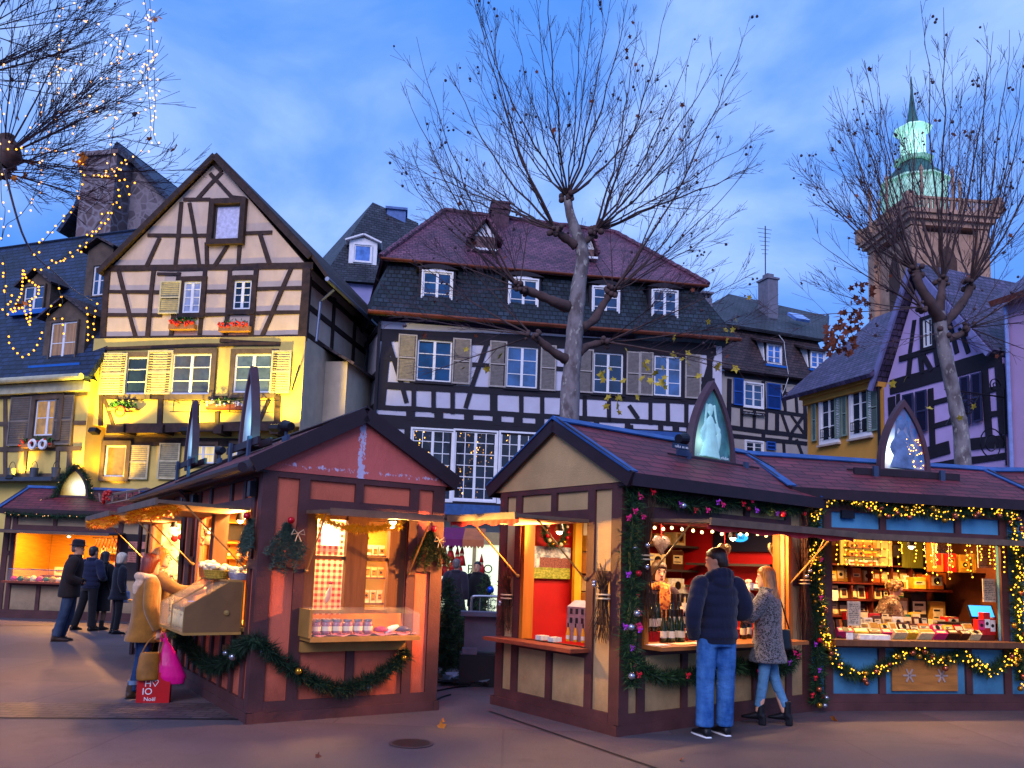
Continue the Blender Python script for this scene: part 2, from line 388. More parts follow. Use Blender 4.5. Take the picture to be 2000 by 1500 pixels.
def slab(mb, pts, th, m=0, m2=None):
    """roof plate: polygon pts (counter clockwise from outside) with thickness th downwards"""
    pts = [Vector(p) for p in pts]; n = (pts[1]-pts[0]).cross(pts[2]-pts[0]).normalized()
    lo = [p-n*th for p in pts]; k = len(pts)
    mb.add(pts, [tuple(range(k))], m)
    mb.add(pts+lo, [tuple(range(2*k-1, k-1, -1))]+[(i, k+i, k+(i+1) % k, (i+1) % k) for i in range(k)], m if m2 is None else m2)

def leaves(mb, c, r, n, size, m=0, up=.3):
    for _ in range(n):
        while True:
            d = Vector((U(-1, 1), U(-1, 1), U(-1, 1)))
            if d.length < 1: break
        p = Vector(c)+Vector((d.x*r[0], d.y*r[1], d.z*r[2])); a = Vector((U(-1, 1), U(-1, 1), U(-1, 1)+up)).normalized(); b = a.orthogonal().normalized(); b.rotate(Matrix.Rotation(U(0, 6.28), 3, a))
        s_ = size*U(.6, 1.3); q = a.cross(b)
        mb.poly([p-b*s_*.5, p+q*s_*.3, p+b*s_*.6, p-q*s_*.3], m)
LEAFG = mat('planter_green', '#2f5a22', .7, .4, 20)
def planter(root, x, z, y, w, mats, n=120, boxm=None, h=.16, fl=None):
    mb = MB(); mb.box(x-w/2, x+w/2, y-.2, y-.02, z-h, z)
    o = mb.build('flower_box', boxm or mat('wood_box', '#8a6040', .8, .3), root)
    lb = MB(); leaves(lb, (x, y-.12, z+.10), (w*.52, .14, .14), n, .09); lb.build('greenery', mats[0], o)
    if len(mats) > 1:
        fb = MB()
        for i in range(fl or 26): fb.ball((x+U(-.5, .5)*w, y-.16-U(0, .1), z+U(-.05, .12)), U(.03, .05), 6)
        fb.build('blossoms', mats[1], o)
    return o

PEACH = mat('peach_render', '#c6ae9c', .9, .1, 2, dirt=.3, bump=.25, bsc=25)
YELR = mat('yellow_render', '#ccb062', .9, .12, 2, dirt=.3, bump=.25, bsc=25)
LAVR = mat('lavender_render', '#8c8cb8', .9, .1, 2)
CREAMSH = mat('cream_shutter', '#b8ad8a', .7, .2, 9)
SLATE = tiles('slate_blue', '#16243c', '#22365a', .3, .19, .7, .3)
BROWNT = tiles('brown_tiles', '#33262c', '#4d3a3c', .22, .17, .7, .3)
GREYT = tiles('mossy_grey_tiles', '#2b2c33', '#444650', .24, .17, .8, .3, '#36413a')
PURPT = tiles('purple_tiles', '#583044', '#7d4a5c', .2, .17, .7, .3)
SCALE = tiles('dark_scale_tiles', '#161d24', '#2c3742', .2, .2, 1., .25, '#24352f')
VIOLT = tiles('violet_tiles', '#3c3150', '#5c4f70', .24, .2, .8, .3)

# ---- half-timbered gable house, uplit from below
HBF = frame_px(190, 25, -9)
H = House('gable_house', 'tall half-timbered gable house with yellow floodlit lower storey and three rows of windows', HBF)
at = HBF.at; ax = at(424, 303)[0]; XL, XR = -.6, 6.12; ZE, ZF, ZJ = 10.5, 8.3, 5.55; AZ = 14.15; DB = 9.
w = MB(); w.box(XL, XR, 0, DB, ZF, ZE); w.prism([(XL+.02, .0, ZE), (XR-.02, .0, ZE), (ax, .0, AZ-.12)], (0, DB, 0)); H.wall(w, PEACH)
x1l = at(174, 790)[0]; XJ = 6.2
w = MB(); w.box(x1l, XJ, -.06, DB, ZJ, ZF-.002); H.wall(w, YELR, 'plaster_storey')
w = MB(); w.box(x1l+.1, XJ-.1, .45, DB, 0, ZJ-.002); H.wall(w, YELR, 'ground_storey')
MB().box(XJ+.001, XJ+.012, -.055, DB, 0, ZF-.01).build('side_render', mat('cream_side_render', '#b8a690', .9, .12, 2, dirt=.35), H.root)
r = MB()
slab(r, [(ax, -.16, AZ+.02), (XL-.2, -.16, ZE-.12), (XL-.2, DB+.3, ZE-.12), (ax, DB+.3, AZ+.02)], .1, 0, 1)
slab(r, [(XR+.75, -.16, ZE-.55), (XR+.1, -.16, ZE+.28), (XR+.1, DB+.3, ZE+.28), (XR+.75, DB+.3, ZE-.55)], .1, 0, 1)
slab(r, [(XR+.1, -.16, ZE+.28), (ax, -.16, AZ+.02), (ax, DB+.3, AZ+.02), (XR+.1, DB+.3, ZE+.28)], .1, 0, 1)
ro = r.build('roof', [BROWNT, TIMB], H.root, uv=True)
for a, b, wd_ in [((205, 525), (612, 519), .2), ((359, 390), (411, 390), .12), ((385, 390), (434, 336), .12), ((411, 339), (453, 385), .12), ((289, 460), (406, 460), .12), ((478, 456), (532, 454), .12),
               ((355, 395), (343, 520), .13), ((371, 397), (390, 520), .13), ((404, 474), (405, 520), .13), ((446, 479), (420, 520), .12), ((469, 479), (466, 518), .12), ((509, 458), (527, 516), .13), ((313, 465), (287, 520), .13),
               ((453, 385), (478, 388), .1), ((211, 530), (202, 660), .2), ((301, 530), (289, 660), .14), ((502, 525), (490, 660), .15), ((600, 525), (591, 660), .26), ((401, 528), (390, 660), .14), ((450, 528), (441, 660), .14), ((350, 532), (334, 660), .14),
               ((212, 570), (317, 571), .12), ((399, 570), (452, 570), .12), ((502, 565), (593, 563), .12), ((208, 615), (317, 616), .12), ((394, 615), (450, 614), .12), ((494, 613), (590, 610), .12), ((308, 536), (352, 536), .1),
               ((233, 530), (266, 660), .13), ((569, 525), (513, 656), .13), ((200, 664), (600, 660), .2), ((434, 336), (411, 312), .1)]:
    H.t(a, b, wd_)
for a, b, wd_ in [((205, 682), (540, 672), .1), ((202, 777), (460, 777), .11), ((315, 777), (312, 838), .17), ((425, 805), (424, 836), .15), ((201, 690), (197, 832), .13), ((204, 777), (222, 832), .12), ((543, 772), (541, 842), .2), ((527, 780), (505, 827), .12), ((209, 838), (548, 832), .28), ((430, 665), (548, 672), .12)]:
    H.t(a, b, wd_, -.06)
for u in (at(240, 850)[0], at(316, 850)[0], at(430, 850)[0], at(540, 850)[0]): H.tb.box(u-.13, u+.13, -.2, .6, ZJ-.25, ZJ+.02)
for u, v in ((ax, XL-.18), (ax, XR+.12)):
    H.tb.bar((u, -.19, AZ-.03), (v, -.19, ZE-.08 if v < 0 else ZE+.22), .17, .05)
sy = XR+.012
for yy in (.15, 2.2, 4.2, 6.2, 8.6): H.tb.box(XR, sy+.03+.002*yy, yy-.1, yy+.1, ZF, ZE-.25)
for zz in (ZF+.12, ZF+1.0, ZE-.4): H.tb.box(XR, sy+.02+.01*zz/10, 0, DB, zz-.09, zz+.09)
H.tb.box(x1l+.05, XJ-.05, .40, .5, ZJ-.55, ZJ-.3)
H.done()
H.win((423, 402), (469, 469), 0, .17, 1, 1, TIMB, TIMB2, P_SCREEN, cd=.16)
H.win((362, 551), (391, 612), 0, .16, 2, 4, TIMB, WHITE, P_CURT); H.win((460, 549), (490, 605), 0, .16, 2, 4, TIMB, WHITE, P_DARK)
H.shut((317, 551), (352, 614), CREAMSH, 0)
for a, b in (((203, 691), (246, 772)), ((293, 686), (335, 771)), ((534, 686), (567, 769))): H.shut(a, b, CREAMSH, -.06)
H.win((250, 698), (287, 771), -.06, .15, 1, 3, TIMB2, WHITE, P_DARK); H.win((340, 692), (410, 771), -.06, .16, 2, 3, TIMB2, WHITE, pane_mat('pane_dim', '#20304a', .12, '#ffca7a')); H.win((462, 692), (530, 768), -.06, .15, 2, 3, TIMB2, WHITE, pane_mat('pane_dim2', '#35405a', .25, '#c8e0b0'))
H.win((210, 870), (246, 932), .45, .14, 1, 1, TIMB2, WHITE, P_WARM, cd=.1); H.shut((250, 870), (290, 937), CREAMSH, .45); H.shut((315, 866), (350, 937), CREAMSH, .45); H.win((376, 869), (420, 906), .45, .1, 2, 2, TIMB2, WHITE, P_WARMC)
H.win((455, 868), (475, 906), .45, .1, 2, 2, TIMB2, WHITE, P_WARMC)
RED = mat('red_blossom', '#c02a1c', .6, .3, 30); PINKB = mat('white_blossom', '#c9bcc9', .6, .2, 30)
x, z = at(361, 636); planter(H.root, x, z, 0, .85, [LEAFG, RED], 200)
x, z = at(463, 640); planter(H.root, x, z, 0, 1., [LEAFG, RED], 40, fl=40)
x, z = at(247, 800); o = planter(H.root, x, z, -.06, .95, [LEAFG], 230, h=.06)
wr = MB(); wr.tube([(x+.02+.17*cos(t*.35), -.33, z-.12+.15*sin(t*.35)) for t in range(19)], .035, 6); wr.build('red_wreath', RED, o)
x, z = at(428, 793); planter(H.root, x+.3, z, -.06, 1.2, [LEAFG, PINKB], 110, h=.15, boxm=mat('terracotta', '#7c3d30', .8))
rk = MB()
for a, b in (((328, 782), (545, 790)), ((332, 804), (545, 808))):
    xa, za = at(*a, -.35); xb, zb = at(*b, -.35); rk.tube([(xa, -.35, za), (xb, -.35, za)], .013, 5)
for px in (340, 390, 450, 520): xa, za = at(px, 783, -.35); rk.tube([(xa, -.06, za), (xa, -.35, za), (xa, -.35, za-.32)], .013, 5)
rk.build('flower_rack', DKM, H.root)
st = MB(); xa, za = at(571, 765, -.06); st.bar((xa, -.12, za), (xa+.28, -.3, za+.75), .03, .03); st.build('shutter_stay', DKM, H.root)
oy = MB(); oy.box(XJ, XJ+.75, 1.6, 4.6, ZJ+.2, ZF-.35, 0); slab(oy, [(XJ+1., 1.4, ZF-.5), (XJ-.05, 1.4, ZF+.1), (XJ-.05, 4.8, ZF+.1), (XJ+1., 4.8, ZF-.5)], .08, 1)
oy.build('oriel', [mat('cream_side_render', '#b8a690', .9, .12, 2, dirt=.35), BROWNT], H.root, uv=True)
dp = MB(); dp.tube([(XR+.72, .4, ZE-.6), (XR+.25, .5, ZE-.95), (XR+.2, .5, ZF)], .045, 8); dp.tube([(XR+.8, -.4, ZE-.55), (XR+.8, 9, ZE-.55)], .07, 8); dp.build('drainpipe', mat('zinc', '#6d7488', .4, .15, metal=.7), H.root)

def floodlight(label, loc, target, power, col, spot=75):
    o = thing('floodlight', label, 'floodlight', loc, group='floodlights on the gable house')
    d = (Vector(target)-Vector(loc)).normalized(); q = d.to_track_quat('-Z', 'Y').to_matrix().to_4x4()
    MB().box(-.14, .14, -.1, .1, -.02, .12).xf(q).build('housing', DKM, o); MB().box(-.12, .12, -.085, .085, -.03, -.021).xf(q).build('lens', emis('flood_lens', col, 6), o)
    l = lamp('flood_lamp', 'SPOT', tuple(d*.06), power, col, o, .08, q.to_euler(), spot, .6); return o
for (px, py, up, pw, lb) in ((186, 836, (.2, .95, 2.4), 1100, 'floodlight at the left end of the beam, lighting the yellow storey'), (365, 836, (0, .95, 1.7), 700, 'floodlight at the middle of the beam under the wide window'), (538, 830, (.1, .95, 2.4), 1000, 'floodlight at the right end of the beam beside the shutter')):
    x, z = at(px, py, -.95); l = HBF.w(x, -.95, z-.05); floodlight(lb, l, HBF.w(x+up[0], -.95+up[1], z+up[2]), pw*1.35, '#ffdc40', 115)
x, z = at(195, 950, -.1); floodlight('low floodlight beside the ground floor window, behind the red roof', HBF.w(x, -.3, z-.15), HBF.w(x+.3, .5, z+1.5), 380, '#ffc838', 95)

# ---- slate-roofed house at the left
HAF = frame_px(176, 24.6, -19.7)
H = House('slate_house', 'blue slate roofed house with dormers and shuttered window beside the gable house', HAF, tm=TIMB2)
at = HAF.at; XL, XR = -10., -.66; ZG = 6.95
w = MB(); w.box(XL, XR, 0, 8, 0, ZG); H.wall(w, YELR)
yr, zr = 3.2, at(150, 462, 3.2)[1]
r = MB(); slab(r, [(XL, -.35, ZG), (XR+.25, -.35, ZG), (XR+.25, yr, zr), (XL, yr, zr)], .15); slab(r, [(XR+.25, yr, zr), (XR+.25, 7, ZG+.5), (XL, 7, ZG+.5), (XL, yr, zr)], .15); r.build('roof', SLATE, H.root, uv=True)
g = MB(); g.tube([(XL, -.45, ZG-.02), (XR+.1, -.45, ZG-.02)], .1, 10); g.box(XL, XR, -.25, .0, ZG-.4, ZG-.1); g.build('gutter', mat('cream_gutter', '#a9a489', .5), H.root)
for a, b, wd_ in [((11, 775), (11, 935), .16), ((142, 770), (134, 935), .18), ((0, 828), (28, 828), .14), ((141, 826), (168, 826), .14), ((0, 878), (160, 876), .14), ((52, 878), (48, 930), .14), ((115, 878), (112, 930), .14), ((0, 772), (172, 765), .24), ((0, 932), (125, 932), .2)]: H.t(a, b, wd_)
H.done()
H.win((75, 782), (115, 851), 0, .16, 2, 2, TIMB2, WHITE, pane_mat('pane_amber', '#5a4a2a', .55, '#ffb640'), cd=.1)
SHG = mat('grey_shutter', '#6d655f', .7, .2)
H.shut((27, 777), (58, 871), SHG, 0, 20); H.shut((114, 774), (141, 869), SHG, 0, 20)
x, z = at(81, 868); o = planter(H.root, x, z, 0, 1.3, [LEAFG, RED], 200, fl=14, h=.12)
for px in (64, 84): xx, zz = at(px, 868, -.24); MB().tube([(xx+.13*cos(t*.4), -.25, zz+.13*sin(t*.4)) for t in range(17)], .05, 6).build('white_wreath', WHITE, o)
def dormer(H, face, cas, pane, y, yb, roofm, slope=.35, nx=2, nz=2, sidem=TIMB2, sill=None):
    x0, x1, z0, z1 = H.fr.rect(*face, y)
    d = MB(); d.box(x0, x1, y, yb, z0, z1, 0); c = (x0+x1)/2; e = .18; hh = (x1-x0)*slope
    slab(d, [(x0-e, y-.2, z1-.06), (c, y-.2, z1+hh), (c, yb+.8, z1+hh), (x0-e, yb+.8, z1-.06)][::-1], .07, 1)
    slab(d, [(c, y-.2, z1+hh), (x1+e, y-.2, z1-.06), (x1+e, yb+.8, z1-.06), (c, yb+.8, z1+hh)][::-1], .07, 1)
    d.prism([(x0, y, z1), (x1, y, z1), (c, y, z1+hh-.08)], (0, .3, 0), 0)
    if sill: d.box(x0-.25, x1+.15, y-.25, y+.2, z0-.16, z0, 2)
    o = d.build('dormer', [sidem, roofm, sill or sidem], H.root, uv=True)
    a0, a1, b0, b1 = H.fr.rect(*pane[:2], y)
    sub = House.__new__(House); sub.fr = H.fr; sub.root = H.root; sub.k = H.k
    return House.win(H, (a0, a1), (b0, b1), y, .05, nx, nz, cas, WHITE, pane[2], px=False)
BLUEZ = mat('blue_zinc', '#2a66b0', .35, .15, metal=.5)
dormer(H, ((90, 622), (161, 712)), TIMB2, ((105, 632), (147, 709), pane_mat('pane_dim3', '#4a3c34', .3, '#ffbd70', curtain=True)), .15, 1.6, BROWNT, sill=BLUEZ)
dormer(H, ((172, 490), (213, 578)), TIMB2, ((187, 521), (206, 577), P_BLUE), 1.5, 2.8, BROWNT, .3)
dormer(H, ((45, 560), (95, 606)), TIMB2, ((52, 562), (86, 604), P_BLUE), 1.2, 2.6, BROWNT, .4, sill=BLUEZ)
ld = MB(); xx, zz = at(0, 935); ld.box(XL, at(125, 933)[0], -.45, 0, zz-.12, zz); ld.build('ledge', mat('slate_ledge', '#39414e', .6), H.root)
for i, px in enumerate((22, 65, 108)):
    x, z = at(px, 932, -.25); pt = thing('metal_planter', ('small grey metal bucket on the ledge at the left, handle raised', 'grey metal bucket on the ledge under the wreathed window', 'small grey metal bucket on the ledge next to the arched sign')[i], 'bucket', HAF.w(x, -.25, zz), HAF.yaw, 'buckets on the ledge')
    MB().lathe([(.1, 0), (.13, .3), (.125, .3), (.1, .02)], n=14).build('pail', mat('grey_pail', '#5c5d63', .5, .2, metal=.5), pt); MB().tube([(.13*cos(a*pi/8), 0, .3+.2*sin(a*pi/8)) for a in range(9)], .01, 5).build('handle', DKM, pt)
for px, pw, lb in ((22, 230, 'floodlight on the ledge at the far left wall'), (140, 420, 'floodlight on the ledge by the corner of the two houses')):
    x, z = at(px, 925, -.4); floodlight(lb, HAF.w(x, -.35, z-.1), HAF.w(x, .6, z+1.6), pw, '#ffcf40', 95)

# ---- stone gable with the big chimney, behind
F_ = frame_px(237, 33, -12); at = F_.at
H = House('stone_house', 'old stone gable house with a broad chimney stack behind the slate roof', F_)
def stone_mat(name, a, b, sc=3.2):
    n = N(name); v = n.co('Object'); vo = n.new('ShaderNodeTexVoronoi'); vo.inputs['Scale'].default_value = sc; n.put(vo.inputs['Vector'], v)
    ve = n.new('ShaderNodeTexVoronoi', feature='DISTANCE_TO_EDGE'); ve.inputs['Scale'].default_value = sc; n.put(ve.inputs['Vector'], v)
    c = n.mix(vo.outputs['Color'], lin(a), lin(b)); c = n.mix(n.ramp(ve.outputs[0], .12, .02), c, lin('#8a8088')); n.base(n.mix(.4, c, n.noise(6, v), 'MULTIPLY')); n.set(rough=.9); n.bump(ve.outputs[0], .8, .05); return n.m
w = MB(); pts = [at(150, 500), at(330, 500), at(330, 393), at(237, 290), at(195, 350), at(150, 420)]
w.prism([(x, 0, z) for x, z in pts], (0, 8, 0)); H.wall(w, stone_mat('rubble_stone', '#4a4048', '#8a7f86'))
c = MB(); x0, x1, z0, z1 = F_.rect((163, 306), (211, 490), -1.); c.box(x0, x1, -1., .3, z0-1, z1); c.box(x0-.1, x1+.1, -1.1, .4, z1-.02, z1+.18); c.build('chimney', stone_mat('chimney_stone', '#5a4a4a', '#7a666a', 2.2), H.root)
a, b, e = at(237, 287), at(352, 398), at(150, 385); r = MB()
slab(r, [(b[0], -.3, b[1]-.1), (a[0], -.3, a[1]+.1), (a[0], 8, a[1]+.1), (b[0], 8, b[1]-.1)][::-1], .18); slab(r, [(a[0], -.3, a[1]+.1), (e[0]-.6, -.3, e[1]-1.6), (e[0]-.6, 8, e[1]-1.6), (a[0], 8, a[1]+.1)][::-1], .18); r.build('roof', SLATE, H.root, uv=True)
MB().box(*F_.rect((222, 348), (238, 372))[:2], -.02, .02, *F_.rect((222, 348), (238, 372))[2:]).build('vent_opening', P_DARK, H.root)
w = MB(); w.box(at(60, 480)[0], at(330, 480)[0], .05, 8, 0, at(150, 500)[1]); H.wall(w, YELR, 'lower_wall')

# ---- steep grey roofed house between
F_ = frame_px(700, 36, 8); at = F_.at
H = House('hipped_house', 'narrow lavender house with steep mossy hipped roof and white dormer, behind', F_)
L0, R0 = at(628, 556), at(812, 548); A3, B3 = at(728, 395, 3.2), at(778, 432, 3.2); L6 = at(606, 510, 6.)
r = MB(); ze = (L0[1]+R0[1])/2
r.poly([(L0[0], 0, ze), (R0[0], 0, ze), (B3[0]+1, 3.2, B3[1]), (A3[0], 3.2, A3[1])]); r.poly([(L6[0], 6, L6[1]-.6), (L0[0], 0, ze), (A3[0], 3.2, A3[1])]); r.poly([(R0[0], 0, ze), (R0[0]+1, 7, ze), (B3[0]+1, 3.2, B3[1])]); r.poly([(L6[0], 6, L6[1]-.6), (A3[0], 3.2, A3[1]), (B3[0]+1, 3.2, B3[1]), (R0[0]+1, 7, ze)]); r.build('roof', GREYT, H.root, uv=True)
w = MB(); w.box(L0[0]+.25, R0[0], .3, 6, 0, ze); H.wall(w, LAVR)
H.win((671, 588), (701, 634), .3, .12, 2, 2, mat('grey_surround', '#5b5570'), WHITE, P_BLUE)
dormer(H, ((683, 470), (735, 518)), WHITE, ((693, 478), (724, 513), pane_mat('pane_sky', '#5d84c8')), .8, 2.2, WHITE, .22, 1, 1, WHITE)
c = MB(); x0, x1, z0, z1 = F_.rect((756, 408), (790, 470), 3.); c.box(x0, x1, 3., 4., z0, z1); c.box(x0-.08, x1+.08, 2.9, 4.1, z1, z1+.12); c.build('chimney', mat('blue_chimney', '#5670a0', .8), H.root)

# ---- the big house with mansard roof
HEF = frame_px(742, 27, 8); at = HEF.at
H = House('mansard_house', 'long white half-timbered house with dark mansard and purple tiled roof', HEF, tm=BLACKT)
WHR = mat('white_render', '#b9b7c6', .9, .08, 2, dirt=.12, bump=.15, bsc=25)
XL, XR, ZG = -.42, 11.72, 9.75; xb = at(672, 700, 8)[0]
def plan(x0, x1, y0, xb, y1, z0, z1): return [(x0, y0), (x1, y0), (x1, y1), (xb, y1)], z0, z1
w = MB(); w.prism([(XL, 0, 0), (XR, 0, 0), (XR, 8, 0), (xb, 8, 0)], (0, 0, ZG)); H.wall(w, WHR)
gl, gr = (XL-.35, -.42, 9.95), (XR+.45, -.42, 9.95); ul, ur = (at(763, 494, .7)[0], .7, 12.2), (at(1368, 543, .7)[0]-.25, .7, 12.2)
gb = (xb-.3, 8, 9.95); ub = (xb+1., 7.4, 12.2)
r = MB(); slab(r, [gl, gr, ur, ul], .2); slab(r, [gb, gl, ul, ub], .2); slab(r, [gr, (XR+.3, 8, 9.95), (XR-.9, 7.4, 12.2), ur], .2); r.build('mansard_slope', SCALE, H.root, uv=True)
e = .32; el, er = (ul[0]-e, .35, 12.12), (ur[0]+e+.1, .35, 12.12); rl, rr = (*[at(868, 412, 4.2)[0]], 4.2, at(868, 412, 4.2)[1]), (at(1200, 470, 4.2)[0], 4.2, at(868, 412, 4.2)[1]-.25)
bl = (ub[0]-.2, 7.8, 12.12); br = (er[0], 7.8, 12.12)
r = MB(); slab(r, [el, er, rr, rl], .12); slab(r, [bl, el, rl], .12); slab(r, [er, br, rr], .12); slab(r, [br, bl, rl, rr], .12)
for a, b in ((el, rl), (rl, rr), (rr, er)): r.tube([Vector(a)+(Vector(b)-Vector(a))*i/24+Vector((0, 0, .03+.03*(i % 2))) for i in range(25)], .1, 7)
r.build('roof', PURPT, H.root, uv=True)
c = MB(); x0, x1, z0, z1 = HEF.rect((962, 395), (993, 460), 3.6); c.box(x0, x1, 3.6, 4.5, z0-.8, z1); c.box(x0-.07, x1+.07, 3.53, 4.57, z1-.25, z1-.12); c.box(x0-.05, x1+.05, 3.55, 4.55, z1, z1+.08); c.build('chimney', mat('brick_chimney', '#553a44', .9, .3, 14), H.root)
c = MB(); x0, x1, z0, z1 = HEF.rect((1371, 582), (1391, 640), 5); c.box(x0, x1, 5, 5.8, z0-1.5, z1); c.box(x0-.06, x1+.06, 4.95, 5.85, z1+.22, z1+.3)
for i in (0, .5, 1): c.box(x0+i*(x1-x0-.08), x0+i*(x1-x0-.08)+.08, 5.1, 5.2, z1, z1+.22)
c.build('chimney', mat('grey_chimney', '#6a6a78', .85), H.root)
MB().tube([(gl[0]-.05, -.5, 9.9), (gr[0]+.05, -.5, 9.9)], .075, 8).build('gutter', mat('copper', '#8a4a34', .35, .2, metal=.8), H.root)
MB().tube([(el[0], .28, 12.06), (er[0], .28, 12.06)], .05, 8).build('gutter', mat('copper', '#8a4a34'), H.root)
# timbers
for a, b, w_ in [((758, 645), (742, 800), .34), ((740, 654), (1398, 683), .42), ((740, 752), (1405, 786), .24), ((738, 795), (1400, 833), .16), ((738, 822), (1400, 858), .44), ((754, 649), (794, 787), .16), ((951, 669), (909, 797), .16), ((1392, 690), (1360, 800), .16), ((1385, 690), (1385, 840), .2), ((748, 700), (779, 703), .14), ((922, 712), (957, 714), .14), ((1370, 741), (1395, 743), .14), ((1083, 720), (1129, 723), .14),
                 ((1228, 792), (1246, 818), .14), ((738, 980), (1395, 1000), .22)]: H.t(a, b, w_)
for px in (808, 847, 884, 964, 1018, 1059, 1142, 1189, 1270, 1304, 1340): H.t((px, 752 + (px-740)*.051), (px, 800+(px-740)*.056), .15 + .12*(px in (964,)))
for px in (802, 857, 915, 970, 1012, 1054, 1110, 1165, 1225, 1290, 1345): H.t((px, 795 + (px-740)*.056), (px, 818+(px-740)*.056), .3 if px < 1060 else .18)
for px in (797, 884, 971, 1054, 1140, 1230, 1320, 1390): H.t((px, 830), (px, 990), .24)
for a, b in (((816, 663), (880, 748)), ((990, 676), (1048, 760)), ((1159, 688), (1215, 771)), ((1277, 694), (1329, 776))):
    x0, x1, z0, z1 = HEF.rect(a, b)
    for x in (x0-.1, x1+.1): H.tl(x, z0-.15, x, z1+.15, .2)
ly = [(XL, 0), (xb, 8)]
for k in range(5):
    f = k/4.; x = XL+(xb-XL)*f; y = 8*f; H.tb.box(x-.06, x+.04, y-.12, y+.12, 3, 9.7)
for z in (4.0, 6.8, 7.9, 9.5): H.tb.bar((XL-.02, 0, z), (xb-.02, 8, z), .2, .1, (1, 0, 0))
H.done()
for i, (a, b) in enumerate((((816, 663), (880, 748)), ((990, 676), (1048, 760)), ((1159, 688), (1215, 771)), ((1277, 694), (1329, 776)))): H.win(a, b, 0, .09, 2, 3, BLACKT, WHITE, (P_BLUE, pane_mat('pane_blue_curtain', '#2a5080', .05, '#90b0ff', curtain=True), pane_mat('pane_blue_dark', '#0e2a4a'), pane_mat('pane_blue_curtain', '#2a5080'))[i])
SHP = mat('faded_shutter', '#9c948e', .75, .2, 9)
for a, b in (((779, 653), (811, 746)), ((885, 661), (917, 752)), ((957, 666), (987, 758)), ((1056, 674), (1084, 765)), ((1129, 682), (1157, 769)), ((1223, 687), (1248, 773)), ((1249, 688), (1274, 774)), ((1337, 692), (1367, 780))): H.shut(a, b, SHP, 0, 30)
for a, b in (((827, 530), (880, 597)), ((996, 544), (1048, 607)), ((1159, 561), (1207, 620)), ((1275, 567), (1321, 628))):
    x0, x1, z0, z1 = HEF.rect(a, b, -.02); d = MB(); d.box(x0-.14, x1+.14, 0, 1., z0-.1, z1+.12, 0); d.box(x0-.2, x1+.2, -.06, .3, z0-.2, z0-.1, 1)
    n = 8; d.prism([(x0-.24+(x1-x0+.48)*i/n, -.1, z1+.12+.16*sin(pi*i/n)) for i in range(n+1)], (0, 1.1, 0), 0)
    d.build('dormer', [BLACKT, mat('slate_ledge', '#39414e')], H.root); H.win((x0, x1), (z0, z1), 0, .05, 2, 3, WHITE, WHITE, P_BLUE, px=False, arch=True)
for a, b in (((806, 838), (880, 978)), ((889, 841), (965, 979)), ((978, 845), (1046, 984)), ((1070, 850), (1135, 990)), ((1150, 855), (1215, 995))): H.win(a, b, 0, .06, 4, 6, WHITE, WHITE, P_SPARK)
def gdormer(face, y):
    x0, x1, z0, z1 = HEF.rect(*face, y); d = MB(); d.box(x0, x1, y, y+1.5, z0, z1, 0); c = (x0+x1)/2; h = .62
    for s_ in (-1, 1): slab(d, ([(c, y-.25, z1+h), (c+s_*(x1-x0)*.82, y-.25, z1-.2), (c+s_*(x1-x0)*.82, y+2.4, z1-.2), (c, y+2.4, z1+h)])[::-s_], .09, 1)
    d.prism([(x0, y, z1), (x1, y, z1), (c, y, z1+h-.1)], (0, .2, 0), 2); d.box(x0-.1, x1+.1, y-.2, y, z0-.08, z0, 2); d.build('attic_dormer', [mat('dormer_wood', '#6d5250', .8, .3), PURPT, WHITE], H.root, uv=True)
gdormer(((928, 460), (966, 490)), 1.4); gdormer(((1142, 486), (1160, 505)), 1.4)
lg = MB(); z = at(920, 1003, -.6)[1]; lg.box(XL, XR, -1.2, 0, z-.1, z+.25, 0); lg.box(XL, XR, -1.25, -.1, z-.22, z-.1, 1)
lg.build('shop_canopy', [mat('canopy_blue', '#264a80', .6, .25, 8), TIMB], H.root)
lg = MB(); x0, z0 = at(1190, 845, -.6); x1, _ = at(1358, 850, -.6); slab(lg, [(x0, -1., z0-.25), (x1, -1., z0-.25), (x1, -.05, z0+.25), (x0, -.05, z0+.25)], .1); lg.build('ledge_roof', mat('canopy_blue', '#264a80'), H.root)

# ---- house with blue shutters
HFF = frame_px(1424, 36, 20); at = HFF.at
H = House('blue_shutter_house', 'half-timbered house with blue shutters and tiled mansard beyond the white house', HFF, tm=BLACKT)
TANR = mat('tan_render', '#a39a94', .9, .1, 2, dirt=.15)
XL, XR = -1., at(1579, 800)[0]; ZG = 10.72
w = MB(); w.box(XL, XR, 0, 8, 0, ZG); H.wall(w, TANR)
um = at(1411, 636, .9); ue = um[1]
r = MB(); slab(r, [(XL-.2, -.4, ZG), (XR+1.3, -.4, ZG), (XR+1.3, .9, ue), (XL-.2, .9, ue)], .15); r.build('mansard_slope', BROWNT, H.root, uv=True)
rp, rq = at(1424, 574, 4.5), at(1620, 626, 4.5)
r = MB(); slab(r, [(XL-.6, .5, ue-.02), (XR+1.6, .5, ue-.02), (rq[0], 4.5, rp[1]-.3), (rp[0], 4.5, rp[1])], .15); slab(r, [(XL-.6, 8.5, ue), (XL-.6, .5, ue), (rp[0], 4.5, rp[1])], .15); slab(r, [(XR+1.6, .5, ue-.02), (XR+1.6, 8.5, ue-.02), (rq[0], 4.5, rp[1]-.3)], .15); r.build('roof', GREYT, H.root, uv=True)
r = MB(); a = HFF.rect((1542, 616), (1562, 634), 2.); r.prism([(a[0], 1.55, a[2]), (a[1]+.2, 1.55, a[2]), (a[1]+.2, 2.2, a[3]+.1), (a[0], 2.2, a[3]+.1)], (0, -.1, .1)); r.build('skylight', pane_mat('pane_sky', '#5d84c8'), H.root)
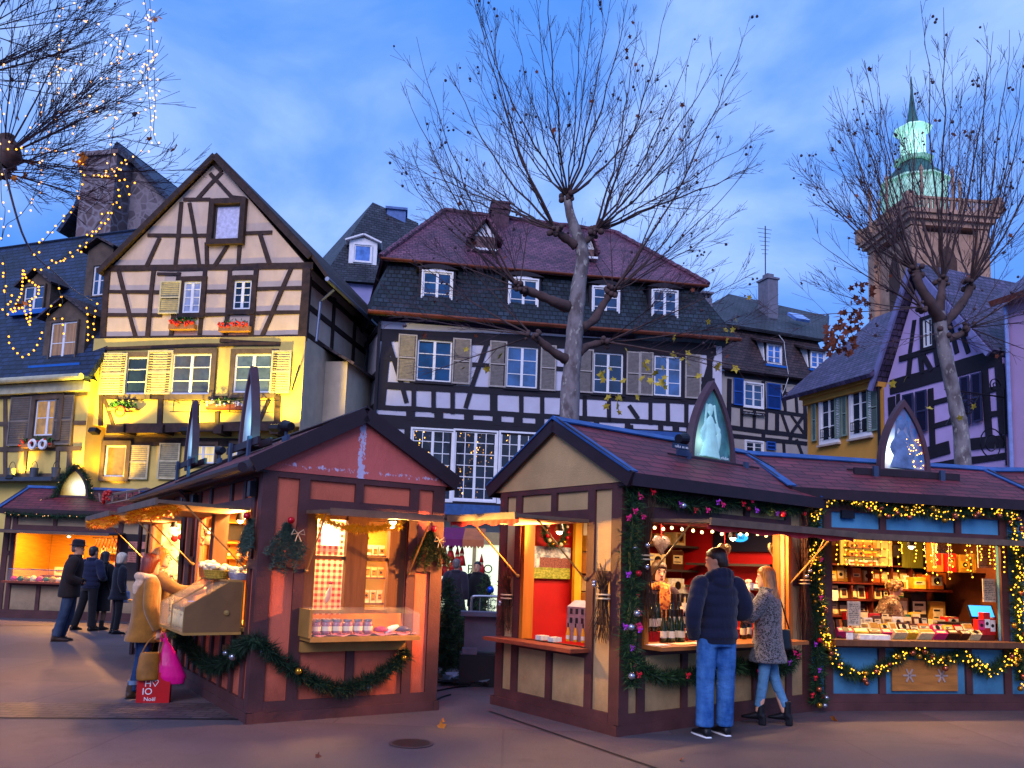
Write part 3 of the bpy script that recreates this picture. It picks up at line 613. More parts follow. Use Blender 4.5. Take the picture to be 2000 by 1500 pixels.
c = MB(); x0, x1, z0, z1 = HFF.rect((1500, 543), (1520, 620), 2.5); c.box(x0, x1, 2.5, 3.3, z0-.8, z1); c.box(x0-.06, x1+.06, 2.44, 3.36, z1, z1+.1); c.box(x0+.12, x1-.1, 2.7, 3.1, z1+.1, z1+.35); c.build('chimney', mat('grey_chimney', '#6a6a78'), H.root)
an = MB(); x, z = at(1495, 600, 3); zt = at(1488, 440, 3)[1]; an.tube([(x, 3, z-1), (x, 3, zt)], .03, 5)
for i in range(7): an.tube([(x-.5+.05*i, 3, zt-.2-i*.22), (x+.4-.04*i, 3, zt-.15-i*.22)], .012, 4)
an.build('antenna', DKM, H.root)
for a, b, w_ in [((1415, 728), (1570, 748), .3), ((1420, 790), (1576, 812), .16), ((1420, 834), (1576, 853), .2), ((1420, 850), (1576, 866), .18), ((1424, 740), (1420, 905), .22), ((1571, 775), (1573, 850), .2), ((1448, 796), (1448, 836), .14), ((1473, 800), (1472, 838), .14), ((1497, 802), (1496, 840), .14), ((1517, 805), (1517, 845), .2),
                 ((1526, 808), (1540, 848), .14), ((1545, 812), (1569, 846), .12), ((1569, 812), (1545, 846), .12), ((1490, 745), (1492, 795), .18), ((1531, 752), (1533, 803), .14), ((1553, 755), (1556, 806), .14), ((1523, 766), (1533, 800), .1), ((1533, 768), (1572, 773), .12), ((1491, 840), (1490, 860), .2), ((1544, 846), (1543, 862), .2), ((1530, 862), (1532, 905), .16), ((1555, 858), (1573, 905), .16), ((1452, 745), (1452, 795), .12)]: H.t(a, b, w_)
H.done()
H.win((1453, 748), (1488, 797), 0, .07, 2, 3, WHITE, WHITE, P_BLUE); H.win((1456, 862), (1488, 895), 0, .07, 2, 3, WHITE, WHITE, P_DARK)
SHB = mat('blue_shutter', '#1d4fa0', .6, .15)
H.shut((1431, 738), (1450, 793), SHB, 0, 22); H.shut((1496, 748), (1523, 801), SHB, 0, 22); H.shut((1495, 862), (1513, 880), SHB, 0, 8)
for a, b in (((1498, 672), (1524, 712)), ((1583, 686), (1609, 721))):
    x0, x1, z0, z1 = HFF.rect(a, b, .0); d = MB(); d.box(x0-.12, x1+.12, 0, 1.3, z0-.1, z1+.14, 0); slab(d, [(x0-.45, -.25, z1+.1), (x1+.25, -.25, z1+.1), (x1+.25, 1.4, z1+.75), (x0-.45, 1.4, z1+.75)], .1, 1); d.prism([(x0-.13, -.02, z0), (x0-.13, .1, z1+.2), (x0-.13, 1., z1+.4)], (-.05, 0, 0), 2); d.box(x0-.2, x1+.2, -.2, 0, z0-.2, z0-.1, 3)
    d.build('dormer', [BLACKT, BROWNT, WHITE, BLUEZ], H.root, uv=True); H.win((x0, x1), (z0, z1), 0, .04, 2, 3, WHITE, WHITE, pane_mat('pane_bright', '#2a62b0'), px=False)
wr = MB(); a = [at(*q, -.3) for q in ((1521, 655), (1531, 668), (1534, 700), (1540, 735), (1532, 760), (1527, 770))]; wr.tube([(x, -.32, z) for x, z in a], .012, 4); wr.build('cable', WHITE, H.root)
x0, x1, z0, z1 = HFF.rect((1450, 804), (1494, 812), -.12)
pl = tag(MB().box(0, x1-x0, -.03, 0, z0-z1-.04, .04).build('inscription_board', BLACKT, None, loc=HFF.w(x0, -.1, z1), rot=(0, 0, HFF.yaw)), 'dark board with two pale lettered words under the blue shuttered window', 'inscription')
marks(pl, WHITE, .04, (x1-x0)*.48, z0-z1, -.0, -.031); marks(pl, WHITE, (x1-x0)*.56, (x1-x0)-.04, z0-z1, 0., -.031)

# ---- yellow house and timbered gable across the side street
GF = frame_px(1733, 27, -70.5); at = GF.at
H = House('yellow_house', 'small yellow house with grey-green shutters under a violet tiled roof', GF)
YEL2 = mat('warm_yellow_render', '#c08a3c', .9, .08, 2, dirt=.1)
XL = at(1577, 830)[0]; ZG = 8.51
w = MB(); w.box(XL, -.05, 0, 5, 0, ZG); w.box(XL-.05, -.05, -.35, 0, ZG-.22, ZG-.02); w.box(XL-.02, -.05, -.2, 0, ZG-.42, ZG-.22); H.wall(w, YEL2)
ry = 4.; rz = GF.at(1790, 590, ry)[1]
r = MB(); slab(r, [(XL-.7, -.65, ZG-.05), (.05, -.65, ZG-.05), (.05, ry, rz), (XL-.7, ry, rz)], .15); r.build('roof', VIOLT, H.root, uv=True)
GGS = mat('greygreen_shutter', '#71857a', .7, .15)
for a, b in (((1606, 780), (1637, 858)), ((1665, 762), (1700, 845))):
    x0, x1, z0, z1 = H.win(a, b, 0, .12, 2, 3, WHITE, WHITE, P_DARK, sill=mat('sandstone_sill', '#b0a094'))
    rl = MB()
    for z in (z0+.12, z0+.42): rl.box(x0+.03, x1-.03, -.15, -.13, z, z+.03)
    for i in range(9): x = x0+.05+(x1-x0-.1)*i/8; rl.box(x-.008, x+.008, -.146, -.134, z0+.15, z0+.42)
    rl.build('railing', DKM, H.root)
for a, b in (((1588, 780), (1598, 861)), ((1633, 769), (1645, 855)), ((1646, 765), (1658, 851)), ((1696, 752), (1719, 840))): H.shut(a, b, GGS, 0, 26)
MB().tube([(-.12, -.12, ZG-.3), (-.12, -.12, 0)], .05, 8).build('drainpipe', DKM, H.root)

H = House('pink_gable_house', 'pink half-timbered gable with dark closed shutters and violet roof behind the tree', GF, tm=BLACKT)
PINKR = mat('mauve_render', '#b49cc8', .9, .08, 2, dirt=.1)
XR = 4.45; ZB = 8.05; ap = at(1797, 523); 
w = MB(); w.box(0, XR, 0, 9, 0, ZB); w.prism([(0.1, 0, ZB), (XR-.1, 0, ZB), (ap[0], 0, ap[1]-.2)], (0, 6, 0)); H.wall(w, PINKR)
r = MB(); slab(r, [(-.2, -.35, ZB-.1), (ap[0], -.35, ap[1]), (ap[0], 9, ap[1]), (-.2, 9, ZB-.1)][::-1], .14); slab(r, [(ap[0], -.35, ap[1]), (XR-.1, -.35, ZB+.1), (XR-.1, 9, ZB+.1), (ap[0], 9, ap[1])][::-1], .14); r.build('roof', VIOLT, H.root, uv=True)
v = MB(); v.bar((-.2, -.40, ZB-.1), (ap[0], -.40, ap[1]+.02), .18, .08); v.bar((XR-.1, -.40, ZB+.08), (ap[0]+.06, -.40, ap[1]-.04), .18, .08); v.build('verge_board', mat('verge_lilac', '#6f6f9a', .6), H.root)
for a, b, w_ in [((1739, 757), (1957, 695), .5), ((1742, 775), (1745, 850), .3), ((1818, 759), (1823, 879), .2), ((1924, 721), (1933, 857), .22), ((1953, 712), (1962, 848), .3), ((1820, 788), (1858, 778), .16), ((1823, 833), (1863, 822), .16), ((1926, 764), (1955, 758), .16), ((1933, 810), (1958, 806), .16), ((1806, 888), (1855, 873), .4), ((1895, 868), (1962, 862), .35), ((1745, 810), (1764, 805), .16), ((1755, 770), (1756, 800), .14),
                 ((1780, 692), (1775, 737), .16), ((1797, 685), (1802, 730), .16), ((1804, 694), (1821, 724), .16), ((1828, 680), (1833, 715), .16), ((1758, 702), (1826, 680), .18), ((1787, 625), (1778, 690), .14), ((1856, 632), (1870, 690), .14), ((1876, 640), (1892, 690), .14)]: H.t(a, b, w_)
for z in (5.2, 3.4): H.tl(0, z, XR, z, .2)
H.done()
SHN = mat('navy_shutter', '#262a4c', .7, .15)
for a, b in (((1766, 772), (1789, 849)), ((1791, 766), (1815, 842)), ((1878, 738), (1899, 829)), ((1900, 732), (1923, 822))): H.shut(a, b, SHN, -.02, 26)
H.win((1804, 626), (1824, 675), 0, .1, 2, 2, BLACKT, WHITE, P_DARK)
H = House('mauve_house', 'plain mauve house with a pale drainpipe at the far right edge', GF)
w = MB(); z = at(1985, 580)[1]; w.box(4.75, 11.5, -.1, 8, 0, z); H.wall(w, mat('mauve_plain', '#b292b6', .9, .06, 1.5))
r = MB(); slab(r, [(4.55, -.6, z-.1), (11.5, -.6, z-.1), (11.5, 3.5, z+2.6), (4.55, 3.5, z+2.6)], .18, 0, 1); r.build('roof', [VIOLT, mat('eave_wood', '#8a4a3a', .8)], H.root, uv=True)
x, z2 = at(1975, 740, -.1); MB().tube([(x, -.2, z-.2), (x, -.2, 0)], .06, 8).build('drainpipe', mat('zinc_blue', '#8a98c8', .4, metal=.4), H.root)
# wrought iron sign
x, z = at(1962, 900, -.9); sg = thing('iron_sign', 'black wrought iron scroll sign bracket on the pink gable corner', 'shop sign', GF.w(4.5, -.05, z), GF.yaw)
ir = MB(); ir.tube([(0, -.02, 0), (0, -.02, 2.2)], .025, 5); ir.tube([(0, 0, 1.95), (0, -2.2, 1.95)], .025, 5)
for cx, cz, rr, tn in ((-.55, .55, .5, 2.2), (-.35, 2.25, .22, 1.6), (-1.35, 1.5, .25, 1.5), (-1.9, 2.15, .16, 1.5)):
    ir.tube([(0, cx+rr*(1-t/60)*cos(t*tn*2*pi/48), cz+rr*(1-t/60)*sin(t*tn*2*pi/48)) for t in range(48)], .018, 4)
for i in range(7): ir.bar((-.01, -1.-.1*i, 1.9-.14*i), (-.01, -1.45-.1*i, 1.9-.14*i), .02, .02, (1, 0, 0))
ir.bar((0, -.9, 1.95), (0, -1.8, .8), .03, .03, (1, 0, 0)); ir.bar((0, -1.45, 1.95), (0, -2.2, .95), .03, .03, (1, 0, 0)); ir.build('scrollwork', DKM, sg)

# ---- church tower
TF = frame_px(1800, 60, 5); at = TF.at
T = at_frame('church_tower', 'sandstone church tower with balustrade and green lit copper lantern', 'tower', TF)
SAND = mat('sandstone', '#a8846e', .9, .25, 1.2, dirt=.45, bump=.4, bsc=8)
zc = 30.5; ww = 5.4
b = MB(); b.box(0, ww, 0, ww, 0, zc-2.2); 
for x in (0, ww):
    for y in (0, ww): b.box(x-.45, x+.45, y-.45, y+.45, 0, zc-2.0)
b.build('shaft', SAND, T)
b = MB(); b.box(-.5, ww+.5, -.5, ww+.5, zc-1.9, zc-1.5); b.box(-.8, ww+.8, -.8, ww+.8, zc-1.5, zc-1.1); b.box(-1., ww+1., -1., ww+1., zc-1.1, zc-.8); b.build('cornice', SAND, T)
b = MB()
for s_ in (0, 1):
    for k in range(22):
        q = -.8+(ww+1.6)*k/21.; b.box(q-.09, q+.09, (-.95, ww+.8)[s_], (-.8, ww+.95)[s_], zc-.8, zc); b.box((-.95, ww+.8)[s_], (-.8, ww+.95)[s_], q-.09, q+.09, zc-.8, zc)
b.box(-1., ww+1., -1., -.75, zc, zc+.18); b.box(-1., ww+1., ww+.75, ww+1., zc, zc+.18); b.box(-1., -.75, -.75, ww+.75, zc, zc+.182); b.box(ww+.75, ww+1., -.75, ww+.75, zc, zc+.182)
for x in (-.87, ww+.87):
    for y in (-.87, ww+.87): b.box(x-.3, x+.3, y-.3, y+.3, zc-.8, zc+.4)
b.build('balustrade', SAND, T)
for face in (0, 1):
    for c0 in (ww*.5,):
        b = MB(); pts = [(-.75, 0), (.75, 0), (.75, 3.2), (.5, 3.9), (0, 4.5), (-.5, 3.9), (-.75, 3.2)]
        if face == 0: b.prism([(c0+u, -.03, zc-7.6+v) for u, v in pts], (0, .05, 0))
        else: b.prism([(-.03, c0+u, zc-7.6+v) for u, v in pts], (.05, 0, 0))
        b.build('belfry_opening', mat('belfry_dark', '#4a3630', .9, .3), T)
COPL = mat('lit_copper', '#a8c4b0', .6, .45, 4, dirt=.5, em='#8ff0d8', es=.34); COPD = mat('dark_copper', '#2d5a58', .6, .4, 3, em='#2f8f9a', es=.05)  # emission paints the teal floodlighting into the copper itself
oc = (ww*.5-.9, ww*.5, 0); n8 = 8
def oct_(prof, m, name): return MB().lathe([(r_, z_) for r_, z_ in prof], oc, 8).build(name, m, T)
zl = lambda px, py: at(px, py, ww*.5)[1]
z0 = zc-.8; z1 = zl(1810, 362); z2 = zl(1800, 322); z3 = zl(1790, 312); z4 = zl(1788, 262); z5 = zl(1787, 250); z6 = zl(1782, 150)
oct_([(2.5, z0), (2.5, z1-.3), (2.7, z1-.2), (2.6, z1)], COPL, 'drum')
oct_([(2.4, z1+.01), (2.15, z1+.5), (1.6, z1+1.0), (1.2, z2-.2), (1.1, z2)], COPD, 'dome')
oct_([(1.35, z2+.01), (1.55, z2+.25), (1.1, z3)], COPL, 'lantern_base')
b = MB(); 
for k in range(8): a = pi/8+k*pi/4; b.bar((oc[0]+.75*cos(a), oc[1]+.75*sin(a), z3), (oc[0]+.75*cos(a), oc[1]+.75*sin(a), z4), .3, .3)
b.lathe([(.55, z3), (.55, z4)], oc, 8); b.lathe([(1.0, z4), (1.5, z4+.25), (.9, z5+.1), (.6, z5+.2)], oc, 8); b.build('lantern', mat('copper_glow', '#c8e0d0', .6, .35, 5, em='#b0fff0', es=.75), T)  # stronger emission paints the floodlit column brighter
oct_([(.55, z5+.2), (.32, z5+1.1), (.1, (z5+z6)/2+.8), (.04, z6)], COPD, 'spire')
b = MB()
for k in range(8):
    a = pi/8+k*pi/4; x, y = oc[0]+3.3*cos(a), oc[1]+3.3*sin(a); MB().lathe([(.14, z0), (.12, z1-.5), (.18, z1-.4), (.02, z1+.1)], (x, y, 0), 6).build('pinnacle', SAND, T)
# soft shapes: baked to smooth surfaces later
BAKE = []
def organic(mb, name, m, parent, vox=.011, sm=6):
    o = mb.build(name, m, parent); r = o.modifiers.new('r', 'REMESH'); r.mode = 'VOXEL'; r.voxel_size = vox
    s_ = o.modifiers.new('s', 'SMOOTH'); s_.factor = .5; s_.iterations = sm; BAKE.append(o); return o
def smooth_path(pts, n=5):
    pts = [Vector(p) for p in pts]; out = []
    for i in range(len(pts)-1):
        p0, p1, p2, p3 = pts[max(i-1, 0)], pts[i], pts[i+1], pts[min(i+2, len(pts)-1)]
        for k in range(n):
            t = k/n; out.append(.5*((2*p1)+(p2-p0)*t+(2*p0-5*p1+4*p2-p3)*t*t+(3*p1-p0-3*p2+p3)*t**3))
    return out+[pts[-1]]
def interp(vals, n):
    out = []; k = len(vals)-1
    for i in range(n): f = i/(n-1)*k; j = min(int(f), k-1); out.append(vals[j]*(1-f+j)+vals[j+1]*(f-j))
    return out
def limb(mb, pts, rs, n=14, puff=0, seg=.09, wr=0.):
    q = smooth_path(pts, 9 if puff or wr else 5); r = interp(rs, len(q))
    if puff or wr:
        d = 0
        for i in range(len(q)):
            if i: d += (q[i]-q[i-1]).length
            r[i] *= 1+puff*(abs(sin(pi*d/seg))-.5)+wr*sin(d*95+2*sin(d*31))
    mb.tube(q, r, n)
# ================================================================== market stalls
BEAM = mat('stall_beam', '#4a2a2a', .6, .3, 3, (1, 1, 1), .35, 40)
PINE = mat('pine_boards', '#a4682c', .55, .25, 3, (1, 1, 7), .2, 30)
PINED = mat('dark_pine', '#5c3a22', .6, .3, 3, (6, 6, .6), .2, 30)
OCHREW = mat('ochre_wood', '#9a7238', .6, .25, 4); FLAPE = mat('flap_edge', '#5e4a3c', .6, .3, 6)
SHING = tiles('bitumen_shingle', '#5e1c26', '#7a2c34', .34, .14, .55, .35)
BLUEF = mat('blue_flashing', '#2c5490', .45, .3, metal=.3)
FASC = mat('fascia', '#26161e', .55, .25)
SHOPGLASS = mat('clear_glass', '#ffffff', .05, 0, spec=.5, alpha=.07)
WGLASS = mat('white_enamel', '#e8e2d4', .35, .05)
def stucco(name, col, peel=None):
    if name in MATS: return MATS[name]
    n = N(name); v = n.co('Object'); c = lin(col)
    cc = n.mix(n.ramp(n.noise(1.7, v, 5), .3, .7), mul(c, .82), mul(c, 1.15))
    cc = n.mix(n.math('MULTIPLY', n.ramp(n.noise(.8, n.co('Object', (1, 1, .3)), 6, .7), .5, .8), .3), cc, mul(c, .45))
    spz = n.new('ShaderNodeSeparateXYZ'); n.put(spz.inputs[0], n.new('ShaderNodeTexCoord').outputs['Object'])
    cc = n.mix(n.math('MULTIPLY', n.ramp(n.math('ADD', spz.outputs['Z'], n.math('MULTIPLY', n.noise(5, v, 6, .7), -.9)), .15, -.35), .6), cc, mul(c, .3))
    if peel:
        sp = n.new('ShaderNodeSeparateXYZ'); n.put(sp.inputs[0], n.new('ShaderNodeTexCoord').outputs['Object'])
        band = n.math('SUBTRACT', 1., n.math('DIVIDE', n.math('ABSOLUTE', n.math('SUBTRACT', sp.outputs['Y'], peel)), .075), clamp=True)
        low = n.math('MULTIPLY', n.math('SUBTRACT', 1., n.math('DIVIDE', n.math('ABSOLUTE', n.math('SUBTRACT', sp.outputs['Z'], 2.57)), .09), clamp=True), .50)
        f = n.math('MULTIPLY', n.math('MAXIMUM', band, low), n.ramp(n.noise(16, n.co('Object', (1, 1, .6)), 7, .75), .35, .62))
        cc = n.mix(n.ramp(f, .30, .36), cc, lin('#b8b0cc'))
    n.base(cc); n.set(rough=.9, spec=.2); n.bump(n.math('ADD', n.noise(75, v, 4, .7), n.math('MULTIPLY', n.noise(18, n.co('Object', (1, 1, .35)), 3), .8)), .6, .014)
    MATS[name] = n.m; return n.m

class Stall:
    def __init__(s, name, label, o, yaw, L, D, wallm, inner, group='wooden market stalls'):
        s.fr = Frame(o[0], o[1], yaw); s.L, s.D = L, D; s.root = at_frame(name, label, 'market stall', s.fr, group); s.wm, s.im = wallm, inner
        s.tb = MB(); s.k = 0; s.wb = MB(); s.ib = MB()
    def fb(s, mb, side, s0, s1, z0, z1, d0, d1, m=0):
        if side == 'front': mb.box(s0, s1, -d1, -d0, z0, z1, m)
        elif side == 'back': mb.box(s0, s1, s.D+d0, s.D+d1, z0, z1, m)
        elif side == 'left': mb.box(-d1, -d0, s0, s1, z0, z1, m)
        else: mb.box(s.L+d0, s.L+d1, s0, s1, z0, z1, m)
    def beam(s, side, s0, s1, z0, z1):
        s.k += 1; s.fb(s.tb, side, s0, s1, z0, z1, -.01, .024+.0011*(s.k % 17))
    def face(s, side, op=None, H=2.56, posts=(), stub=True, mids=(), low=(), hdr=(2.11, 2.24), inner=True, side_h=1.55):
        Wd = s.L if side in ('front', 'back') else s.D
        cells = [(0, Wd, 0, H)] if not op else [(0, op[0], 0, H), (op[1], Wd, 0, H), (op[0], op[1], 0, op[2]), (op[0], op[1], op[3], H)]
        e = .002 if side in ('left', 'right') else 0
        for i, c in enumerate(cells):
            a0, a1 = max(c[0], .052 if e else 0), min(c[1], Wd-.052 if e else Wd)
            if a1 > a0:
                s.fb(s.wb, side, a0, a1, c[2], c[3], -.05, 0)
                if inner: s.fb(s.ib, side, max(a0, .075), min(a1, Wd-.075), c[2], c[3], -.066-e, -.053)
        B = lambda *a: s.beam(side, *a)
        w = .11
        B(-.024 if side != 'left' else 0, w, .1, H); B(Wd-w, Wd+.024, .1, H); B(w, Wd-w, H-.12, H); B(w, Wd-w, .1, .2)
        s.fb(s.tb, side, -.06, Wd+.06, 0, .1, -.01, .05+e)
        if op:
            a, b, z0, z1 = op
            B(a-w, a, .2, H-.12); B(b, b+w, .2, H-.12); B(a, b, *hdr)
            if hdr[0] > z1+.01: B(a, b, z1, hdr[0])
            B(a, b, z0-.1, z0)
            for q in mids: B(q-.045, q+.045, hdr[1], H-.12)
            for q in low: B(q-.045, q+.045, .2, z0-.1)
            if a-w > w+.05: B(w, a-w, side_h-.05, side_h+.05)
            if Wd-w > b+w+.05: B(b+w, Wd-w, side_h-.05, side_h+.05)
        else:
            for q in mids: B(q-.045, q+.045, .2, H-.12)
            B(w, Wd-w, hdr[0], hdr[1]); B(w, Wd-w, .9, 1.0)
    def finish(s, ridge=3.27, eave=2.58, ov=.2, gov=.13, gable_m=None, gz=2.5, flash=True, gables=('left', 'right'), ridge_flash=True):
        s.wb.build('wall', s.wm, s.root); s.ib.build('lining', s.im, s.root); s.tb.build('timber_frame', BEAM, s.root)
        L, D = s.L, s.D; c = D/2; sl_ = (ridge-eave)/(c+ov); th = .05
        for g in gables:
            x0 = -.035 if g == 'left' else L+.035-.05
            zt = ridge-.075
            pts = [(x0, -.13, gz), (x0, D+.13, gz), (x0, D+.13, eave+sl_*(ov-.13)-.075), (x0, c, zt), (x0, -.13, eave+sl_*(ov-.13)-.075)]
            MB().prism(pts, (.05, 0, 0)).build('gable_board', gable_m or s.wm, s.root)
        r = MB()
        slab(r, [(-gov, -ov, eave), (L+gov, -ov, eave), (L+gov, c, ridge), (-gov, c, ridge)], th, 0, 1)
        slab(r, [(L+gov, D+ov, eave), (-gov, D+ov, eave), (-gov, c, ridge), (L+gov, c, ridge)], th, 0, 1)
        r.box(-gov+.01, L+gov-.01, -ov-.02, -ov+.005, eave-.13, eave+.0, 1); r.box(-gov+.01, L+gov-.01, D+ov-.005, D+ov+.02, eave-.13, eave, 1)
        r.box(-gov+.01, L+gov-.01, -ov+.01, .0, eave-.125, eave-.11, 1)
        ro = r.build('roof', [SHING, FASC], s.root, uv=True)
        v = MB()
        for x in (-gov-.012, L+gov+.012):
            for y0, y1 in ((-ov-.02, c), (D+ov+.02, c)):
                v.bar((x, y0, eave-.07), (x, y1, ridge-.055), .16, .035, (1, 0, 0), 0)
                if flash: v.bar((x+(.03 if x < 0 else -.03), y0, eave+.012), (x+(.03 if x < 0 else -.03), y1, ridge+.012), .018, .12, (1, 0, 0), 1)
        if ridge_flash:
            for q in (-1, 1): v.bar((-gov-.03, c+q*.05, ridge+.004-.05*sl_+.02), (L+gov+.03, c+q*.05, ridge+.004-.05*sl_+.022), .018, .13, (0, .85, -q*.5), 1)
        v.build('verge_trim', [FASC, BLUEF if flash else FASC], s.root)
    def flap(s, side, s0, s1, z, out=.85, drop=.06, m_top=None, edge=FLAPE, strut=True, val=None, th=.035):
        """hinged shutter propped up as an awning"""
        P = lambda q, d, zz: {'front': (q, -d, zz), 'left': (-d, q, zz), 'right': (s.L+d, q, zz), 'back': (q, s.D+d, zz)}[side]
        mb = MB(); a = [P(s0, .05, z), P(s1, .05, z), P(s1, out, z-drop), P(s0, out, z-drop)]
        if (Vector(a[1])-Vector(a[0])).cross(Vector(a[2])-Vector(a[0])).z < 0: a.reverse()
        slab(mb, a, th, 0, 1)
        o = mb.build('awning_flap', [m_top or mat('flap_top', '#2c2848', .5, .2), edge], s.root)
        rim = MB(); rim.bar(P(s0, out+.012, z-drop-.02), P(s1, out+.012, z-drop-.02), .07, .025, P(0, 1, 0) if side in ('front',) else (1, 0, 0)); rim.build('edge_batten', edge, o)
        if val:
            vb = MB(); n = 24
            for i in range(n):
                q0, q1 = s0+(s1-s0)*i/n, s0+(s1-s0)*(i+1)/n
                vb.poly([P(q0, out-.02, z-drop-.03), P(q1, out-.02, z-drop-.03), P(q1, out-.02-.01*(i % 2), z-drop-.10-.015*sin(i*1.1)), P(q0, out-.02-.01*((i+1) % 2), z-drop-.10-.015*sin((i-1)*1.1))])
            ub = [P(s0+.02, .1, z-.04), P(s1-.02, .1, z-.04), P(s1-.02, out-.03, z-drop-.04), P(s0+.02, out-.03, z-drop-.04)]
            vb.poly(ub); vb.build('valance', val, o)
        if strut:
            for q in (s0+.04, s1-.04):
                st = MB(); st.tube([P(q, out*.72, z-drop*.7-.03), P(q, .06, z-.62)], .009, 6); st.ball(P(q, .05, z-.62), .022, 8); st.build('strut', mat('brass', '#b08a50', .35, .1, metal=.6), s.root)
        return o

PLAID_ = None
def plaid_mat():
    n = N('red_plaid'); v = n.new('ShaderNodeTexCoord').outputs['UV']; sp = n.new('ShaderNodeSeparateXYZ'); n.put(sp.inputs[0], v)
    st = lambda o: n.math('LESS_THAN', n.math('FRACT', n.math('MULTIPLY', o, 15.)), .5)
    f = n.math('MULTIPLY', n.math('ADD', st(sp.outputs['X']), st(sp.outputs['Y'])), .5); n.base(n.mix(f, lin('#e9ddc8'), lin('#a01818'))); n.set(rough=.9); return n.m
PLAID = plaid_mat()

# ---------------- cream wine stall (centre right)
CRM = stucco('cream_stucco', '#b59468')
REDIN = mat('red_lining', '#a80c12', .6, .12)
ST_C = Stall('market_stall', 'cream stall with open red interior selling wine, nearest to the viewer on the right', (1.116, 8.263), math.atan2(.597, .802), 3.2, 2.02, CRM, REDIN)
ST_C.face('left', (.47, 1.62, .80, 2.12), mids=(1.03,), low=(1.05,))
ST_C.face('front', (.36, 2.74, .86, 2.14), H=2.5, mids=(1.2, 2.0), low=(.95, 1.55, 2.15), hdr=(2.16, 2.28))
ST_C.face('right', None); ST_C.face('back', None)
ST_C.finish(3.27, 2.58, gov=.07)
REDV = mat('red_valance', '#b0101c', .8, .15, sheen=.2)
ST_C.flap('left', .42, 1.66, 2.13, 1.0, .0, val=REDV); ST_C.flap('front', .3, 2.82, 2.15, .88, .03, val=REDV)
b = MB(); ST_C.fb(b, 'left', .40, 1.95, .76, .80, -.1, .28); b.build('counter_shelf', mat('counter_wood', '#7a3a28', .5, .25), ST_C.root)
b = MB(); ST_C.fb(b, 'front', .30, 2.78, .83, .87, -.3, .3); b.build('counter', mat('counter_wood2', '#9a5a2a', .5, .25, 3, (1, 6, 1)), ST_C.root)
b = MB(); b.box(.02, 3.15, .05, 1.98, .1, .13); b.build('floor_boards', PINED, ST_C.root)
for a_ in (('front', .30, .36, .87, 2.14, -.12, .06), ('front', 2.74, 2.82, .87, 2.14, -.16, .06), ('left', 1.56, 1.66, .8, 2.12, -.14, .01)): b = MB(); ST_C.fb(b, *a_); b.build('jamb', mat('orange_wood', '#b0621c', .5, .2, 3, (4, 4, .6)), ST_C.root)

# ---------------- salmon stall pair (centre left); the serving side looks left, the gable looks at the viewer
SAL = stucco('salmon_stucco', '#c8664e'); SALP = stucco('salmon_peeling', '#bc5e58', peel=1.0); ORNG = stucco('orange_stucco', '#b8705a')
SAF = Frame(-2.487, 8.257, .581)
LININ = mat('white_lining', '#cfc4ac', .7, .08)
o = SAF.w(0, 3.12, 0)
ST_S = Stall('market_stall', 'salmon red stall with peeling gable, window display and glass sweet case', o, .581-pi/2, 3.12, 2.014, SAL, PINE)
ST_S.face('right', (.45, 1.61, .84, 2.10), mids=(1.0,), low=(1.0,), side_h=1.57)
ST_S.face('front', (.42, 2.74, .90, 2.11), mids=(.95, 1.9, 2.45), low=(.7, 1.1, 1.5, 1.95, 2.4))
ST_S.face('back', None); ST_S.face('left', None)
ST_S.finish(3.25, 2.60, gable_m=SALP, flash=False, gov=.08, ov=.15)
ST_S.flap('right', .42, 1.66, 2.12, .72, .02); ST_S.flap('front', .36, 2.8, 2.13, .95, -.02)
o2 = SAF.w(0, 6.36, 0)
ST_R = Stall('market_stall', 'pale orange stall standing behind the salmon stall in the same row', o2, .581-pi/2, 3.16, 2.014, ORNG, PINE)
ST_R.face('front', (.42, 2.74, .90, 2.11), mids=(.95, 1.9, 2.45), low=(.7, 1.1, 1.5, 1.95, 2.4)); ST_R.face('left', None); ST_R.face('right', None); ST_R.face('back', None)
ST_R.finish(3.22, 2.57, flash=False, gov=.02); ST_R.flap('front', .3, 2.86, 2.13, .95, -.02)
for s_ in (ST_S, ST_R):
    b = MB(); b.box(.02, 3.1, .05, 1.95, .1, .13); b.build('floor_boards', PINED, s_.root)
    b = MB(); s_.fb(b, 'front', .36, 2.8, .86, .90, -.25, .28); b.build('counter', OCHREW, s_.root)
    g = MB(); g.tube([(-.1, -.27, 2.5), (3.2, -.27, 2.5)], .05, 8); g.tube([(.0, -.27, 2.5), (.0, -.12, 2.36), (.0, -.1, .0)], .035, 8); g.build('gutter', FASC, s_.root)
    for q in (.28, 2.86): MB().box(q-.05, q+.05, -.10, -.03, 2.24, 2.4).build('junction_box', DKM, s_.root)
# window of the salmon gable
def wpt(s, d, z): return (ST_S.L+d, s, z)
b = MB(); R_ = lambda s0, s1, z0, z1, d0, d1, m=0: ST_S.fb(b, 'right', s0, s1, z0, z1, d0, d1, m)
R_(.45, .56, 1.06, 2.10, -.08, .02); R_(.90, 1.14, 1.06, 2.10, -.07, .01); R_(1.40, 1.48, 1.06, 2.10, -.07, .01); R_(1.48, 1.61, 1.06, 2.1, -.14, -.02)
R_(.56, .90, 1.62, 1.66, -.05, -.01); R_(1.14, 1.40, 1.62, 1.66, -.05, -.01); R_(.56, 1.40, 2.05, 2.10, -.07, .0); R_(.56, 1.40, 1.06, 1.1, -.07, .0)
wo = b.build('window', PINED, ST_S.root)
MB().poly([wpt(.56, -.03, 1.1), wpt(.90, -.03, 1.1), wpt(.90, -.03, 2.05), wpt(.56, -.03, 2.05)]).poly([wpt(1.14, -.03, 1.1), wpt(1.40, -.03, 1.1), wpt(1.40, -.03, 2.05), wpt(1.14, -.03, 2.05)]).build('pane', SHOPGLASS, wo)
